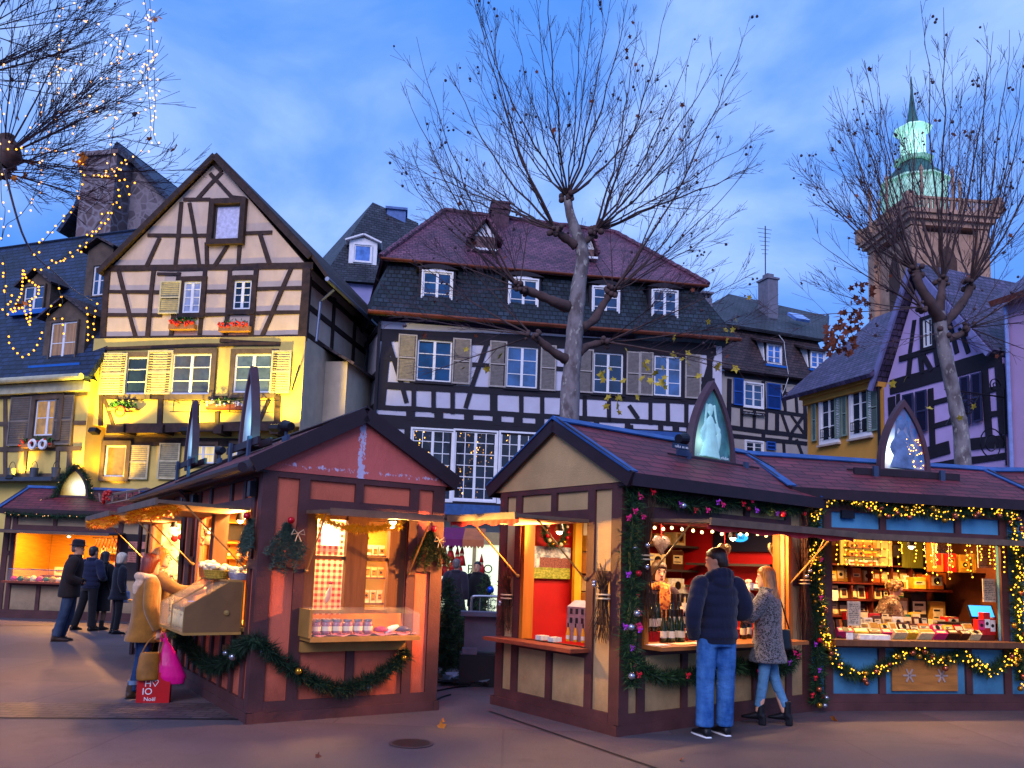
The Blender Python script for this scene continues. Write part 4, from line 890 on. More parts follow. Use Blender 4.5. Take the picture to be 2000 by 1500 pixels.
b = MB(); ST_S.fb(b, 'right', .44, 1.66, .80, .84, -.05, .34); ST_S.fb(b, 'right', .44, 1.60, .68, .78, .0, .10); b.build('sill_shelf', OCHREW, ST_S.root)
b = MB(); ST_S.fb(b, 'right', .42, .45, .84, 1.12, .02, .34, 0); ST_S.fb(b, 'right', .45, 1.64, .84, .852, .03, .335, 0)
case = tag(b.build('display_tray', [OCHREW], None, loc=ST_S.fr.o, rot=(0, 0, ST_S.fr.yaw)), 'shallow glass fronted display tray with pink cloth below the salmon window', 'display tray')
g = MB(); g.poly([wpt(.45, .335, .852), wpt(1.64, .335, .852), wpt(1.64, .335, 1.08), wpt(.45, .335, 1.08)]); g.poly([wpt(1.64, .03, .852), wpt(1.64, .335, .852), wpt(1.64, .335, 1.08), wpt(1.64, .03, 1.13)]); g.poly([wpt(.45, .335, 1.08), wpt(1.64, .335, 1.08), wpt(1.64, .04, 1.13), wpt(.45, .04, 1.13)]); g.build('glass', SHOPGLASS, case)
b = MB(); nn = 14
for i in range(nn):
    for j in range(5):
        f = lambda a, c: wpt(.46+1.17*a/nn, .05+.27*c/5, .862+.014*sin(a*2.3+c*1.7)); b.poly([f(i, j), f(i+1, j), f(i+1, j+1), f(i, j+1)])
b.build('pink_cloth', mat('pink_cloth', '#b01048', .8, .2, sheen=.3), case, smooth=True)

# ---------------- blue stall (right), the stall beyond it, and the one at the left
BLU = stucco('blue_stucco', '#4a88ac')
BLF = Frame(4.018, 10.27, .205); o = BLF.w(-.47, 0, 0)
ST_B = Stall('market_stall', 'blue stall with glowing garlands selling boxed chocolates and biscuits', o, .205, 3.42, 2.0, BLU, mat('brown_lining', '#5a2c14', .6, .2))
ST_B.face('front', (.47, 2.93, .86, 2.12), mids=(1.2, 2.3), low=(1.15, 2.4)); ST_B.face('left', None); ST_B.face('right', None); ST_B.face('back', None)
ST_B.finish(3.27, 2.70, gov=.2); ST_B.flap('front', .0, 3.6, 2.15, .8, .03, m_top=mat('flap_blue', '#2a3a78', .4, .2))
b = MB(); ST_B.fb(b, 'front', .36, 3.05, .80, .87, -.3, .26); b.build('counter', PINED, ST_B.root); b = MB(); b.box(.02, 3.4, .05, 1.95, .1, .13); b.build('floor_boards', PINED, ST_B.root)
b = MB(); ST_B.fb(b, 'front', 1.28, 2.22, .24, .62, .02, .04); oo = b.build('carved_panel', PINE, ST_B.root)
b = MB()
for q in (1.52, 1.98):
    for k in range(6): a = k*pi/3; b.bar((q, -.045, .43), (q+.09*cos(a), -.045, .43+.09*sin(a)), .022, .012)
b.build('snowflake_carving', mat('pale_carving', '#a08a80', .8), oo)
b = MB(); b.box(.6, .78, -.06, -.02, 2.36, 2.46); b.build('junction_box', DKM, ST_B.root)
o = BLF.w(3.02, .05, 0)
ST_D = Stall('market_stall', 'stall at the right edge, only its maroon roof and dark corner showing', o, .205-.38, 3.3, 2.0, BLU, PINE)
ST_D.face('front', None, mids=(1.1, 2.2)); ST_D.face('left', None); ST_D.finish(3.27, 2.68, gov=.16)
LSF = Frame(-13., 20., 0.); TANS = stucco('tan_stucco', '#a58d70')
ST_L = Stall('market_stall', 'tan stall with maroon roof and sausage counter at the far left', LSF.w(.72, 0, 0), 0, 3.75, 2.0, TANS, mat('yellow_pine', '#c08a2a', .55, .2, 3, (1, 1, 7)))
ST_L.face('front', (.28, 2.75, .88, 2.05), mids=(1.2, 2.2), low=(.95, 1.6, 2.25)); ST_L.face('left', None); ST_L.face('right', None); ST_L.face('back', None)
ST_L.finish(3.25, 2.62); ST_L.flap('front', -.1, 2.95, 2.12, .85, .05)
b = MB(); ST_L.fb(b, 'front', .2, 2.85, .84, .89, -.3, .3); b.build('counter', mat('counter_wood', '#7a3a28'), ST_L.root); b = MB(); b.box(.02, 3.7, .05, 1.95, .1, .13); b.build('floor_boards', PINED, ST_L.root)
b = MB(); ST_L.fb(b, 'front', 2.86, 3.74, 1.0, 2.1, .03, .05); b.build('dark_board', mat('dark_board', '#2a2226', .8), ST_L.root)

# ---------------- lamps that burn inside the stalls
PK = {ST_C.root.name: 1.3, ST_B.root.name: 1.7, ST_R.root.name: 3.4, ST_L.root.name: 3., ST_S.root.name: 3.8}
def strip_light(st, label, x0, x1, y, z, power, col='#ffc070', sz=None, rot=None):
    o = thing('strip_light', label, 'lamp', st.fr.w((x0+x1)/2, y, z), st.fr.yaw, 'lamps inside the stalls'); h = (x1-x0)/2
    MB().box(-h, h, -.03, .03, 0, .03).build('housing', WHITE, o); MB().tube([(-h+.02, 0, -.015), (h-.02, 0, -.015)], .014, 8).build('tube', emis('tube_glow', '#ffe6b8', 9), o)
    lamp('stall_lamp', 'AREA', (0, 0, -.04), power*PK.get(st.root.name, 2.), col, o, (2*h, .12)); return o
strip_light(ST_S, 'strip lamp under the roof at the sweet counter of the salmon stall', .6, 2.6, .25, 2.28, 75)
strip_light(ST_S, 'strip lamp over the window display of the salmon gable', 2.35, 2.85, 1.0, 2.3, 42)
strip_light(ST_R, 'strip lamp inside the pale orange stall', .6, 2.6, .4, 2.28, 85)
strip_light(ST_C, 'strip lamp over the wine counter of the cream stall', .7, 2.5, .3, 2.3, 85, '#ffcc90')
strip_light(ST_C, 'strip lamp by the red wall in the cream gable', .15, .75, 1.0, 2.3, 30, '#ffcc90')
strip_light(ST_B, 'strip lamp above the chocolate shelves of the blue stall', .7, 2.8, .55, 2.4, 90)
strip_light(ST_L, 'strip lamp in the far left sausage stall', .6, 2.6, .45, 2.28, 100, '#ffb050')
def spot_bulb(st, label, loc, power, col, tgt, spot=110):
    o = thing('spot_lamp', label, 'lamp', st.fr.w(*loc), st.fr.yaw, 'spot lamps at the stall openings')
    MB().lathe([(.03, .1), (.05, .03), (.055, 0)], n=12).build('shade', DKM, o); MB().ball((0, 0, 0), .035, 10).build('bulb', emis('bulb_glow', '#fff0c8', 14), o)
    lamp('spot_light', 'SPOT', (0, 0, -.05), power, col, o, .06, None, spot, .7, target=tgt); return o
spot_bulb(ST_S, 'warm spot lamp at the sweet counter, aimed out over the pavement', (1.9, .1, 2.03), 620, '#ffab50', (1.7, -2.6, 0))
spot_bulb(ST_R, 'warm spot lamp at the pale orange stall, aimed out over the pavement', (1.5, .1, 2.03), 800, '#ffab50', (1.3, -3.2, 0))
spot_bulb(ST_C, 'warm spot lamp over the wine counter, aimed at the customers', (1.9, .1, 2.03), 700, '#ffb46a', (2.4, -2.8, 0))
spot_bulb(ST_B, 'warm spot lamp over the chocolates, aimed at the pavement', (1.7, .1, 2.05), 600, '#ffb46a', (1.6, -2.6, 0))
spot_bulb(ST_L, 'warm spot lamp over the sausage counter', (1.5, .1, 2.0), 600, '#ffb050', (1.5, -3, 0))
spot_bulb(ST_S, 'warm spot lamp added under the salmon gable flap to light the cream stall', (3.50, 1.25, 2.04), 950, '#ffc058', (5.6, 1.6, .5), 125)  # added lamp, set outside the window to warm the cream gable
spot_bulb(ST_C, 'warm spot lamp in the cream gable window, aimed at the salmon stall', (.08, 1.05, 2.02), 1000, '#ffa048', (-2.2, 1.1, .4), 130)

# ---------------- arched picture signs on the roofs
def arch_pts(w, h, n=10):
    """pointed arch outline, base centred on 0"""
    R = (h*h+w*w/4)/w; pts = [(-w/2, 0)]
    for i in range(1, n+1): t = math.asin(h/R)*i/n; pts.append((-w/2+R-R*cos(t), R*sin(t)))
    return pts+[(-x, z) for x, z in pts[-2::-1]]
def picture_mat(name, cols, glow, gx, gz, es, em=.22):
    """generic figure picture: soft drapery shapes, a corner glow painted in as emission"""
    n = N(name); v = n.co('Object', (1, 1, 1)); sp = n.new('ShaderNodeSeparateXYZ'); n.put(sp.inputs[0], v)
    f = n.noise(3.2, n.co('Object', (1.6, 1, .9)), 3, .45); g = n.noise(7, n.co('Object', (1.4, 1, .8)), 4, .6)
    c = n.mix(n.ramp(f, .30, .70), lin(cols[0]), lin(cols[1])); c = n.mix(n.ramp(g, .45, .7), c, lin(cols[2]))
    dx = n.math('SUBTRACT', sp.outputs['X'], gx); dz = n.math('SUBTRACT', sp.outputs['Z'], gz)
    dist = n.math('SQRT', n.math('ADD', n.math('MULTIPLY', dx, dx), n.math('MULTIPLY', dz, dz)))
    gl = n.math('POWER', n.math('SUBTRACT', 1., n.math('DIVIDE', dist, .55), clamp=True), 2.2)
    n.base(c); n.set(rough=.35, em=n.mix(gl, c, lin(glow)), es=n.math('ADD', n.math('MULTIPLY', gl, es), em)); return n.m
def arch_sign(st, label, x, y, z, w, h, pm, lean=0., rails=True, figs=None, figm=None, txt=None, rz=0., lamp_at=None, lampcol='#7ff0ff'):
    o = thing('arched_sign', label, 'sign', st.fr.w(x, y, z), st.fr.yaw+rz, 'arched picture signs on the stall roofs')
    out, inn = arch_pts(w, h), arch_pts(w-.13, h-.15); f = MB(); k = len(out)
    inn = [(a, b_+.05) for a, b_ in inn]
    for i in range(k-1):
        a, b_, c_, d = out[i], out[i+1], inn[i+1], inn[i]; f.prism([(a[0], -.05, a[1]), (b_[0], -.05, b_[1]), (c_[0], -.05, c_[1]), (d[0], -.05, d[1])], (0, .1, 0))
    f.box(-w/2, w/2, -.052, .052, -.04, .052); f.build('frame', mat('sign_frame', '#4a3038', .5, .2), o)
    pn = MB().poly([(a, -.012, b_) for a, b_ in inn][::-1]).poly([(a, .012, b_) for a, b_ in inn]).build('picture', pm, o)
    if figs:
        fb = MB(); k_ = figs; T_ = lambda x_, z_: (x_*k_, -.012, .06+z_*k_)
        for L_, r_ in (([(-.02, .62), (-.03, .52), (-.03, .30), (-.04, .0)], [.035, .10, .13, .24]), ([(.05, .50), (.17, .36), (.12, .22), (-.02, .20)], [.05, .05, .045, .03]), ([(-.12, .48), (-.20, .34), (-.10, .20), (.02, .18)], [.05, .06, .05, .03]), ([(.14, .36), (.15, .26), (.12, .12)], [.045, .06, .05]), ([(.12, .12), (.0, .08), (-.08, .05)], [.04, .035, .03]), ([(-.11, .80), (-.13, .62), (-.17, .40)], [.03, .03, .02]), ([(.06, .80), (.10, .60), (.16, .46)], [.03, .03, .02])):
            q_ = smooth_path([T_(*p_) for p_ in L_], 4); fb.tube(q_, [a_*k_ for a_ in interp(r_, len(q_))], 12)
        for x_, z_, r_, s_ in ((-.03, .70, .062, 1.3), (-.03, .735, .075, 1.0), (.155, .43, .05, 1.1), (-.03, .655, .02, 1.)): fb.ball(T_(x_, z_), (r_*k_, r_*k_, r_*k_*s_), 12)
        fb.v = [(x_, -.012+(y_+.012)*.30, z_) for x_, y_, z_ in fb.v]; organic(fb, 'figure_relief', figm, pn, .009, 4)
    if txt: marks(pn, WHITE, -w*.34, w*.36, .06, .115, -.032)
    if rails:
        for y_ in (-.09, .055): MB().box(-w/2-.42, w/2+.42, y_, y_+.035, -.06, .03).build('mounting_rail', FASC, o)
        for q in (-w/2-.12, w/2+.12): MB().box(q-.035, q+.035, -.13, -.092, -.32, .06).box(q-.04, q+.04, -.2, -.128, -.36, -.3).build('bracket', mat('grey_bracket', '#3a4660', .5, metal=.4), o)
    return o
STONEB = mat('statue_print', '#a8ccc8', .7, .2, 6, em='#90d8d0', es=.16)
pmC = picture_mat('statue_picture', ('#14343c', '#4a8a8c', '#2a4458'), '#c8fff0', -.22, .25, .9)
zz = 2.95; x, z = ST_C.fr.at(1388, 905, .55)
arch_sign(ST_C, 'tall arched sign showing a pale stone mother and child, lit cyan', x, .55, z, .84, 1.03, pmC, txt='Christkindel', figs=.84, figm=STONEB)
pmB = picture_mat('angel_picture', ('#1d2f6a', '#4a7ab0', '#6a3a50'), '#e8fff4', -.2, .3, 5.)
x, z = ST_B.fr.at(1765, 925, .5)
ab = arch_sign(ST_B, 'arched sign with small figures and a bright white glow on the blue stall roof', x, .5, z, .78, 1.02, pmB, txt='Christkindel', figs=.85, figm=mat('figure_print', '#54688c', .7, .5, 7, em='#4060a0', es=.15))
gx = MB()
for i in range(40): gx.ball((U(.02, .3), -.03, U(.08, .5)), .007, 5)
gx.build('sparkle_lights', emis('amber_bulb', '#ffb648', 9), ab)['kind'] = 'stuff'
pmS = picture_mat('plain_picture', ('#42506a', '#8a98b8', '#6a7a98'), '#a8e8ff', .1, .3, .6, .7)  # raised base emission paints light onto the otherwise unlit pictures
for (px, py), yy, lb in (((485, 870), .45, 'tall arched sign edge-on at the near end of the salmon roof'), ((372, 905), .45, 'arched sign edge-on at the middle of the salmon roof row')):
    st = ST_S if px > 400 else ST_R; X_, Z_ = st.fr.at(px, py, yy); arch_sign(st, lb, X_, yy, Z_, .62, 1.05, pmS)
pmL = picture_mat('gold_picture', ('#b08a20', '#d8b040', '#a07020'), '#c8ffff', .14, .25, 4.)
x, z = ST_L.fr.at(143, 972, .55); arch_sign(ST_L, 'arched golden sign ringed with fir on the far left roof', x, .55, z, .78, .78, pmL, rails=False)
def roof_flood(st, px, py, y, label, tgt, power, col='#6fe8ff'):
    x, z = st.fr.at(px, py, y); o = thing('roof_spotlight', label, 'spotlight', st.fr.w(x, y, z), st.fr.yaw, 'spotlights at the arched signs'); t = Vector(tgt)-Vector((x, y, z)); q = t.to_track_quat('-Z', 'Y').to_matrix().to_4x4()
    MB().lathe([(.05, .12), (.065, .02), (.075, -.03)], n=14).xf(q).build('housing', DKM, o); MB().lathe([(.068, -.02), (.001, -.028)], n=14).xf(q).build('lens', emis('cyan_lens', '#b8ffff', 14), o); MB().box(-.09, .09, -.02, .02, -.2, -.12).box(-.015, .015, -.015, .015, -.13, .0).build('base', mat('grey_bracket', '#3a4660'), o)
    lamp('spot_light', 'SPOT', tuple(t.normalized()*.05), power, col, o, .05, q.to_euler(), 70, .5)
x, z = ST_C.fr.at(1388, 860, .5); roof_flood(ST_C, 1334, 857, .28, 'cyan spotlight left of the mother and child sign', (x, .5, z), 9)
b = tag(MB().box(-.12, .12, -.02, 0, -.03, .03).build('name_plate', mat('plate_dark', '#20304a', .5), None, loc=ST_C.fr.w(*[ST_C.fr.at(1327, 872, .2)[0], .2, ST_C.fr.at(1327, 872, .2)[1]]), rot=(0, 0, ST_C.fr.yaw)), 'small dark name plate with white lettering beside the cyan spotlight', 'name plate'); marks(b, WHITE, -.11, .11, -.025, .025, -.021)
x, z = ST_S.fr.at(490, 830, .5); roof_flood(ST_S, 560, 832, .6, 'cyan spotlight on the salmon roof ridge near the gable', (ST_S.fr.at(490, 820, .45)[0], .45, z), 18)
x, z = ST_R.fr.at(380, 890, .5); roof_flood(ST_R, 430, 880, .6, 'cyan spotlight between the two edge-on arched signs', (x, .45, z), 18)
# ================================================================== people
SKIN = mat('skin', '#c08a6c', .5, .1, 9, spec=.35); SKINP = mat('skin_fair', '#d09c80', .5, .1, 9, spec=.35)
def fabric(name, col, var=.25, sc=14, bump=.35, bsc=110, sheen=.15, st=(1, 1, 1), fold=.35):
    if name in MATS: return MATS[name]
    n = N(name); v = n.co('Object', st); c = lin(col) if isinstance(col, str) else col
    cc = n.mix(n.ramp(n.noise(sc, v, 4), .3, .7), mul(c, 1-var), mul(c, 1+var)); n.base(cc); n.set(rough=.88, sheen=sheen, spec=.2)
    n.bump(n.math('ADD', n.math('MULTIPLY', n.noise(bsc, v, 2), .25), n.math('MULTIPLY', n.noise(5.5, n.co('Object', (1.3, 1.3, .8)), 4, .55), fold*4)), bump, .03)
    MATS[name] = n.m; return n.m
def denim(name, col, lite):
    if name in MATS: return MATS[name]
    n = N(name); v = n.co('Object', (1, 1, .45)); f = n.noise(4.5, v, 5, .6)
    cc = n.mix(n.ramp(f, .35, .8), lin(col), lin(lite)); cc = n.mix(n.math('MULTIPLY', n.ramp(n.noise(220, n.co('Object', (1, 1, .12)), 2), .4, .7), .3), cc, mul(lin(col), .5)); n.base(cc); n.set(rough=.85, spec=.2)
    n.bump(n.math('ADD', n.noise(6, n.co('Object', (.8, .8, 1.7)), 4, .6), n.math('MULTIPLY', n.noise(150, v, 2), .06)), .7, .035); MATS[name] = n.m; return n.m
def leopard():
    n = N('leopard_wool'); v = n.co('Object'); w = n.mix(.05, v, n.new('ShaderNodeTexNoise').outputs['Color'])
    vo = n.new('ShaderNodeTexVoronoi'); vo.inputs['Scale'].default_value = 40; n.put(vo.inputs['Vector'], w)
    ring = n.math('MULTIPLY', n.ramp(vo.outputs['Distance'], .30, .36), n.ramp(vo.outputs['Distance'], .62, .56)); ring = n.math('MULTIPLY', ring, n.ramp(n.noise(34, v, 2), .40, .48))
    n.base(n.mix(ring, lin('#65636a'), lin('#0b0a10'))); n.set(rough=.95, sheen=.2); n.bump(n.noise(120, v, 3), .8, .012); return n.m
def pattern(name, a, b, c_, sc):
    n = N(name); v = n.co('Object'); vo = n.new('ShaderNodeTexVoronoi'); vo.inputs['Scale'].default_value = sc; n.put(vo.inputs['Vector'], v)
    cc = n.mix(n.ramp(vo.outputs['Distance'], .35, .45), lin(a), lin(b)); cc = n.mix(n.ramp(n.noise(sc*.6, v, 3), .55, .6), cc, lin(c_)); n.base(cc); n.set(rough=.9); n.bump(n.noise(70, v), .4, .01); return n.m
def hairm(name, a, b):
    if name in MATS: return MATS[name]
    n = N(name); f = n.noise(60, n.co('Object', (1, 1, .06)), 4, .6); n.base(n.mix(n.ramp(f, .32, .68), lin(a), lin(b))); n.set(rough=.42, spec=.45); n.bump(f, .7, .008); MATS[name] = n.m; return n.m
def hand(mb, w_, d, up, curl=.7, k=1.):
    """palm and five separate fingers: w_ wrist, d pointing direction, up back of the hand"""
    w_, d, up = Vector(w_), Vector(d).normalized(), Vector(up); up = (up-d*up.dot(d)).normalized(); sd = d.cross(up)
    mb.rings([(w_-d*.02, sd*.026, up*.02), (w_+d*.015, sd*.03, up*.018), (w_+d*.05, sd*.041, up*.017), (w_+d*.085, sd*.040, up*.014)], 12)
    for i, (off, ln) in enumerate(((-.031, .062), (-.011, .072), (.010, .068), (.030, .054))):
        p = w_+d*.078+sd*off; a = curl*.5; pts = [p-d*.02]
        for s_ in (.45, .33, .26):
            t = d*cos(a)-up*sin(a); p = p+t*ln*s_*1.1; pts.append(p); a += curl*.75
        mb.tube(pts, [.0095, .009, .0085, .007], 8)
    p = w_+d*.02-sd*.028; mb.tube([p, p+d*.025-sd*.022-up*.008, p+d*.055-sd*.026-up*.02, p+d*.078-sd*.018-up*.03], [.012, .011, .0095, .008], 8)

def person(label, loc, face, h=1.72, hd=(0, 0), lean=0., legs=None, arms=None, body=SKIN, vox=.012, coat=None, trous=None, shoe='#1c1614', hair=None, female=False, hands=(0, 0), boots=False, eyes=False, heel=0., group=None):
    k = h/1.75; yaw = math.atan2(face[0], -face[1])
    B = lambda p: Vector((p[0], p[1]-lean*max(0, p[2]-.9)**1.15, p[2]-abs(lean)*.25*max(0, p[2]-.9)))
    lg = legs or (((.09, 0, .93), (.095, -.015, .5), (.10, .02, .09)), ((-.09, 0, .93), (-.095, -.015, .5), (-.10, .02, .09)))
    ar = arms or (((.19, .01, 1.415), (.25, .05, 1.14), (.24, -.04, .90)), ((-.19, .01, 1.415), (-.25, .05, 1.14), (-.24, -.04, .90)))
    ar = [[B(p) if i < 1 else Vector(p) for i, p in enumerate(a)] for a in ar]
    sw = .92 if female else 1.
    m = MB()
    m.rings([(B((0, 0, z)), (rx*sw, 0, 0), (0, ry, 0)) for z, rx, ry in ((.85, .13, .1), (.95, .15, .105), (1.08, .13, .09), (1.25, .155, .1), (1.38, .165, .095), (1.45, .09, .07))], 20)
    hp = B((0, -.012, 1.535)); m.tube([B((0, .012, 1.40)), hp+Vector((0, 0, .02))], [.062, .052], 14)
    HM = Matrix.Translation(hp+Vector((0, -.006, .10))) @ Matrix.Rotation(hd[0], 4, 'Z') @ Matrix.Rotation(hd[1], 4, 'X')
    hb = MB(); hb.rings([((0, y, z), (rx, 0, 0), (0, ry, 0)) for z, y, rx, ry in ((-.118, -.062, .022, .022), (-.108, -.054, .04, .042), (-.085, -.035, .054, .066), (-.05, -.014, .063, .085), (-.01, -.004, .069, .094), (.03, .0, .073, .098), (.065, .004, .071, .095), (.095, .008, .056, .078), (.115, .01, .03, .045), (.122, .01, .008, .012))], 22)
    hb.rings([((0, -.088, .018), (.009, 0, 0), (0, .012, 0)), ((0, -.099, -.005), (.012, 0, 0), (0, .014, 0)), ((0, -.108, -.026), (.016, 0, 0), (0, .016, 0)), ((0, -.095, -.036), (.012, 0, 0), (0, .012, 0))], 10)
    hb.ball((0, -.088, -.06), (.026, .016, .007), 10); hb.ball((0, -.087, -.071), (.022, .016, .008), 10); hb.ball((0, -.09, -.1), (.02, .016, .014), 10)
    for s_ in (-1, 1): hb.ball((s_*.072, .012, -.005), (.012, .022, .032), 10); hb.ball((s_*.034, -.083, .028), (.022, .012, .008), 8)
    hb.xf(HM); m.v, off = m.v+hb.v, len(m.v); m.f += [tuple(i+off for i in f) for f in hb.f]; m.m += hb.m
    for L in lg: limb(m, L, [.085, .058, .042])
    for i, A in enumerate(ar):
        limb(m, A, [.05, .042, .03])
        if hands[i]: hand(m, A[2], *hands[i])
    for L in lg: a = Vector(L[2]); m.rings([(a+Vector((0, .045, -.03)), (.03, 0, 0), (0, 0, .03)), (a+Vector((0, -.05, -.045)), (.036, 0, 0), (0, 0, .03)), (a+Vector((0, -.14, -.065)), (.03, 0, 0), (0, 0, .018))], 10)
    o = organic(m, 'person', body, None, .0075 if any(hands) else vox, 3); o.location = (loc[0], loc[1], heel*k); o.rotation_euler = (0, 0, yaw); o.scale = (k, k, k)
    tag(o, label, 'person', group)
    if trous:
        t = MB(); tm, wd_ = trous[0], trous[1] if len(trous) > 1 else 1.
        t.rings([((0, 0, z), (rx, 0, 0), (0, ry, 0)) for z, rx, ry in ((.83, .165, .125), (.9, .178, .135), (.98, .168, .125), (1.06, .15, .11))], 20)
        for L in lg:
            ft = Vector(L[2]); L2 = [Vector(L[0])+Vector((0, 0, .0)), L[1], ft+Vector((0, 0, .0 if wd_ > .9 else .06))]
            limb(t, L2, [.103*max(wd_, .92), .074*wd_, .062*wd_] if wd_ < 1 else [.105, .08*wd_, .078*wd_], 16, wr=.018)
        organic(t, 'trousers', tm, o, .0125, 2)
    for i, L in enumerate(lg):
        a = Vector(L[2]); g = a.z-.09; s_ = MB(); zt = .05
        s_.rings([(a+Vector((0, .075, -.055)), (.032, 0, 0), (0, 0, .035)), (a+Vector((0, .05, -.04)), (.042, 0, 0), (0, 0, .05)), (a+Vector((0, -.03, -.04)), (.045, 0, 0), (0, 0, .048)), (a+Vector((0, -.11, -.058)), (.05, 0, 0), (0, 0, .03)), (a+Vector((0, -.17, -.065)), (.044, 0, 0), (0, 0, .022)), (a+Vector((0, -.2, -.07)), (.025, 0, 0), (0, 0, .013))], 14)
        if boots: s_.tube([a+Vector((0, .02, -.04)), a+Vector((0, .015, .13))], [.05, .052], 12)
        if heel: s_.box(a.x-.035, a.x+.035, a.y+.005, a.y+.08, -heel, g+.02)
        so_ = organic(s_, 'shoe', mat('shoe_'+shoe, shoe, .45, .2), o, .010, 2)
        if not heel: MB().rings([(a+Vector((0, .08, -.088)), (.03, 0, 0), (0, 0, .01)), (a+Vector((0, .03, -.086)), (.046, 0, 0), (0, 0, .012)), (a+Vector((0, -.1, -.086)), (.053, 0, 0), (0, 0, .012)), (a+Vector((0, -.18, -.086)), (.044, 0, 0), (0, 0, .011)), (a+Vector((0, -.205, -.086)), (.02, 0, 0), (0, 0, .008))], 14).build('sole', WHITE if shoe == '#15151a' else mat('sole_dark', '#14100f', .7), so_, smooth=True)
    if coat:
        cm, hem, wd_ = coat[0], coat[1], coat[2]; puff = coat[3] if len(coat) > 3 else 0; hood = coat[4] if len(coat) > 4 else 0
        c = MB(); prof = [(hem, .20, .15), (hem+.03, .205, .155), (.95, .195, .148), (1.1, .188, .14), (1.25, .2, .142), (1.35, .205, .135), (1.41, .18, .12), (1.455, .125, .1), (1.49, .085, .085)]
        if hem < .75: prof[0] = (hem, .235*1.0, .195); prof[1] = (hem+.04, .235, .195); prof.insert(2, (.8, .215, .17))
        zs = []; n = 46 if puff else 18
        for i in range(n):
            z = hem+(1.49-hem)*i/(n-1)
            for j in range(len(prof)-1):
                if prof[j][0] <= z+1e-6 <= prof[j+1][0]+1e-5:
                    f = (z-prof[j][0])/(prof[j+1][0]-prof[j][0]); rx = prof[j][1]*(1-f)+prof[j+1][1]*f; ry = prof[j][2]*(1-f)+prof[j+1][2]*f; break
            q = 1+(.06*(abs(sin(pi*(z-hem-.03)/.105))-.6) if puff and z < 1.42 else 0)
            if puff and z < hem+.05: q = .9
            zs.append((B((0, .0, z)), (rx*wd_*q*sw, 0, 0), (0, ry*wd_*q, 0)))
        c.rings(zs, 26)
        for A in ar:
            A2 = [A[0].lerp(Vector((0, 0, A[0].z)), .25), A[0]+(A[1]-A[0])*.08, A[1], A[1].lerp(A[2], .93)]
            limb(c, A2, [.07*wd_, .082*wd_, .074*wd_, .056*wd_], 16, .07 if puff else 0, .10, 0 if puff else .014)
        if hood == 1:
            for a in range(9): t = -.2+a/8*(pi+.4); c.ball(B((.105*cos(t), .02+.085*sin(t), 1.48+.035*sin(t))), (.05, .05, .05+.015*sin(t)), 10)
            c.ball(B((0, .10, 1.44)), (.11, .06, .07), 12)
        if hood == 2:
            for a in range(11): t = a/10*2*pi; c.ball(B((.085*cos(t), .01+.075*sin(t), 1.49)), .042, 8)
        organic(c, 'coat', cm, o, .0095 if puff else .0115, 2 if puff else 3)
        if hood == 3:
            c = MB()
            for a in range(9): t = -.35+a/8*(pi+.7); c.ball(B((.12*cos(t), .015+.10*sin(t), 1.475+.02*sin(t))), (.06, .055, .05), 10)
            c.rings([(B((0, .06, 1.48)), (.12, 0, 0), (0, .06, 0)), (B((0, .12, 1.38)), (.13, 0, 0), (0, .05, 0)), (B((0, .135, 1.27)), (.06, 0, 0), (0, .03, 0))], 14); organic(c, 'fleece_hood', coat[5], o, .011, 4)
    if hair:
        kind, hm = hair; q = MB(); Rn = lambda L: q.rings([((0, y, z), (rx, 0, 0), (0, ry, 0)) for z, y, rx, ry in L], 22)
        if kind == 'short': Rn([(-.075, .055, .045, .045), (-.03, .036, .070, .076), (.02, .024, .080, .090), (.065, .012, .081, .102), (.1, .008, .066, .090), (.125, .01, .038, .054), (.134, .01, .01, .014)])
        elif kind == 'bob': Rn([(-.115, .035, .07, .055), (-.09, .032, .092, .085), (-.03, .026, .098, .094), (.03, .018, .098, .102), (.075, .008, .09, .11), (.11, .006, .07, .09), (.135, .008, .04, .055), (.145, .01, .01, .014)])
        elif kind == 'long': Rn([(-.40, .10, .05, .025), (-.34, .098, .105, .045), (-.22, .085, .115, .06), (-.11, .05, .102, .075), (-.03, .032, .093, .09), (.03, .020, .09, .098), (.075, .008, .084, .106), (.11, .006, .066, .088), (.132, .008, .038, .054), (.14, .01, .01, .014)])
        elif kind == 'curly':
            for _ in range(130):
                t, f = U(0, 6.28), U(-.6, 1); r_ = math.sqrt(max(.05, 1-f*f)); y = .02+.1*r_*sin(t)
                if y < -.04 and f < .45: continue
                q.ball((.088*r_*cos(t), y, .02+.11*f), U(.015, .024), 8)
            Rn([(-.05, .05, .06, .06), (.03, .02, .085, .09), (.09, .01, .07, .09), (.125, .01, .03, .04)])
        q.xf(HM); organic(q, 'hair', hm, o, .0085, 2)
    if eyes:
        for s_ in (-1, 1):
            e = MB(); e.ball((s_*.032, -.086, .008), (.015, .008, .0075), 10); e.xf(HM); eo = e.build('eye', mat('eye_white', '#b8a89c', .3, .05), o, smooth=True)
            e = MB(); e.ball((s_*.032, -.0925, .008), (.0065, .004, .0068), 8); e.xf(HM); e.build('iris', mat('iris', '#1c120c', .2), eo, smooth=True)
        e = MB()
        for s_ in (-1, 1): e.tube([(s_*.016, -.097, .034), (s_*.034, -.095, .041), (s_*.054, -.082, .034)], [.003, .0045, .002], 6)
        e.xf(HM).build('eyebrows', mat('brow', '#2a1a12', .8), o)
        e = MB(); e.ball((0, -.1015, -.0605), (.023, .006, .005), 10); e.ball((0, -.1005, -.0705), (.019, .006, .0055), 10); e.xf(HM); e.build('lips', mat('lips', '#8a3a34', .45), o, smooth=True)
    o['_hm'] = 0; del o['_hm']
    return o, HM, k, yaw
